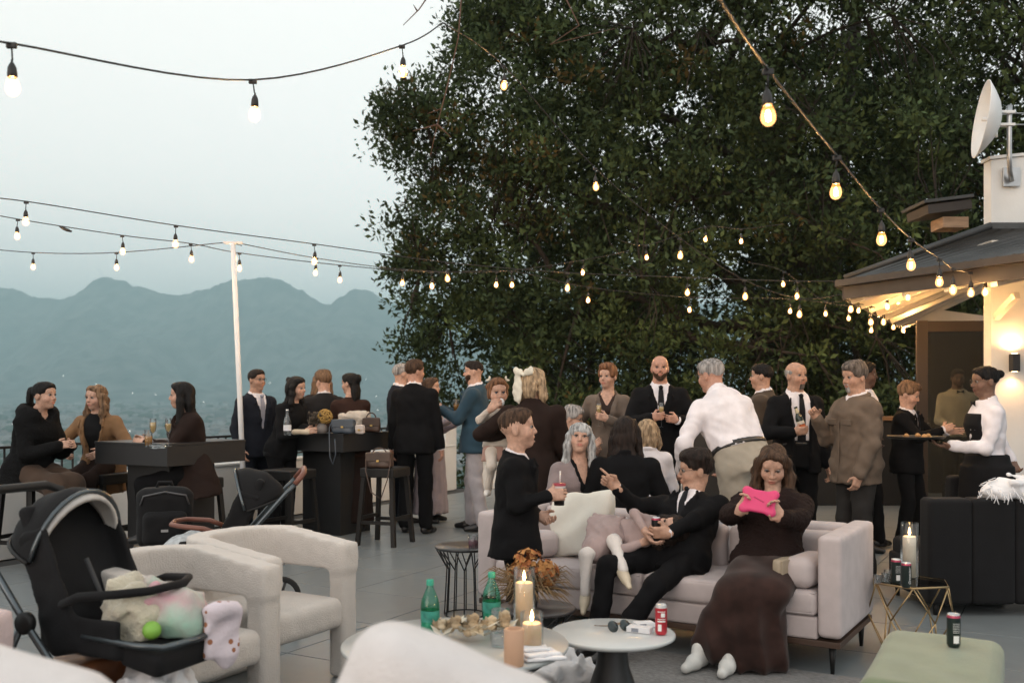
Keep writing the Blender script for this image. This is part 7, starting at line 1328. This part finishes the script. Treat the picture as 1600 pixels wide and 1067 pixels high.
def long_dress(g):
    kn = (g.Kn['l']+g.Kn['r'])/2; an = (g.An['l']+g.An['r'])/2
    P_ = [g.torso(grow=.014, lo=-.08, hi=.30)]
    for n_ in 'lr': P_ += [cap(g.hip[n_], g.Kn[n_], .112, .095, .05), cap(g.Kn[n_], g.An[n_]+V3(0, .03, .05), .074, .070, .05)]
    P_ += [cap(g.pel-V3(0, 0, .04), kn, .11, .10, .05), cap(g.hip['l']+V3(.05, 0, 0), g.Kn['l']+V3(.06, .02, 0), .10, .085, .05), cap(kn, an+V3(.02, .02, .05), .085, .09, .06), cap(g.Kn['l']+V3(.0, .03, -.02), V3(.0, -.40, .07), .070, .070, .05), cap(g.Kn['l']+V3(.03, .10, -.02), V3(.08, -.36, .06), .062, .058, .05), cap(kn, V3(-.06, -.42, .07), .080, .080, .05), cap((kn+g.pel)/2+V3(.08, 0, 0), V3(.06, -.36, .10), .07, .07, .05), half((0, 0, -1), -.018)]
    return P_
FP = sofa_at(.665, .25)
FG = person('girl with long brown hair in dark fur jacket using a pink tablet', FP, -22, [('jacket', cloth_m('brown_fur', (.016, .009, .008), kind='fuzzy'), dict(g=.066, lo=-.05, v=.25, vw=.07, lapel=0, fur=1, flare=.1, end=.88)),
    ('sdf', SEQ, dict(name='dress', res=.012, P=long_dress, post=lambda X, Y, Z: (.022*(np.abs(np.sin(X*24+Y*9+1.2*np.sin(Z*4)))-.6)*np.clip((.50-Z)*3.5, 0, 1))+wob((X, Y, Z), .006, 16))), ('shoe', mat('white_sneaker', (.62, .61, .58), .6), dict(ankle=1, sc=1.22))], gF, hair=('long', 'brown', dict(L=.28, Ls=.36, front=.094, wave=.005, ft=.05, wd=1.1)), fem=True)
mwF = Matrix.Translation(FP) @ Matrix.Rotation(R(-22), 4, 'Z')
def tablet():
    c = mwF @ Vector((-.01, -.340, .888)); e = empty('tablet', c, -22, 'child tablet in a thick pink case held by the girl', 'tablet'); e.rotation_euler = (R(-28), R(8), R(-22)); m = mat('pink_case', (.62, .045, .16), .55, var=.04)
    soft('case', [rbox((0, 0, 0), (.085, .013, .062), .012), ell((-.092, 0, .0), (.014, .02, .03), None, .01, 's'), ell((.072, 0, .052), (.024, .013, .022), None, .02), ell((-.072, 0, .052), (.024, .013, .022), None, .02), ell((.072, 0, -.052), (.024, .013, .022), None, .02), ell((-.072, 0, -.052), (.024, .013, .022), None, .02)], m, e, .0055); MB().box((0, .0138, 0), (.068, .0006, .046)).build('screen', mat('screen_off', (.05, .06, .07), .15), e); MB().box((.0, -.0138, .005), (.03, .0008, .003), Matrix.Rotation(R(20), 3, 'Y')).build('strap_slot', mat('pink_case_d', (.35, .02, .08), .6), e)
tablet()
gl = empty('beer_glass', (0, 0, 0), 0, 'small beer glass in the bearded man\'s hand', 'glass'); MB().lathe([(.0001, .003), (.026, .003), (.033, .13), (.031, .13), (.025, .008), (.0001, .008)], n=20, cap=False).build('cup', TG, gl); MB().lathe([(.0001, .009), (.025, .009), (.030, .075), (.0001, .075)], n=18, cap=False).build('beer', BEER, gl); in_hand(gl, W(713, 634, F/147), -.06)
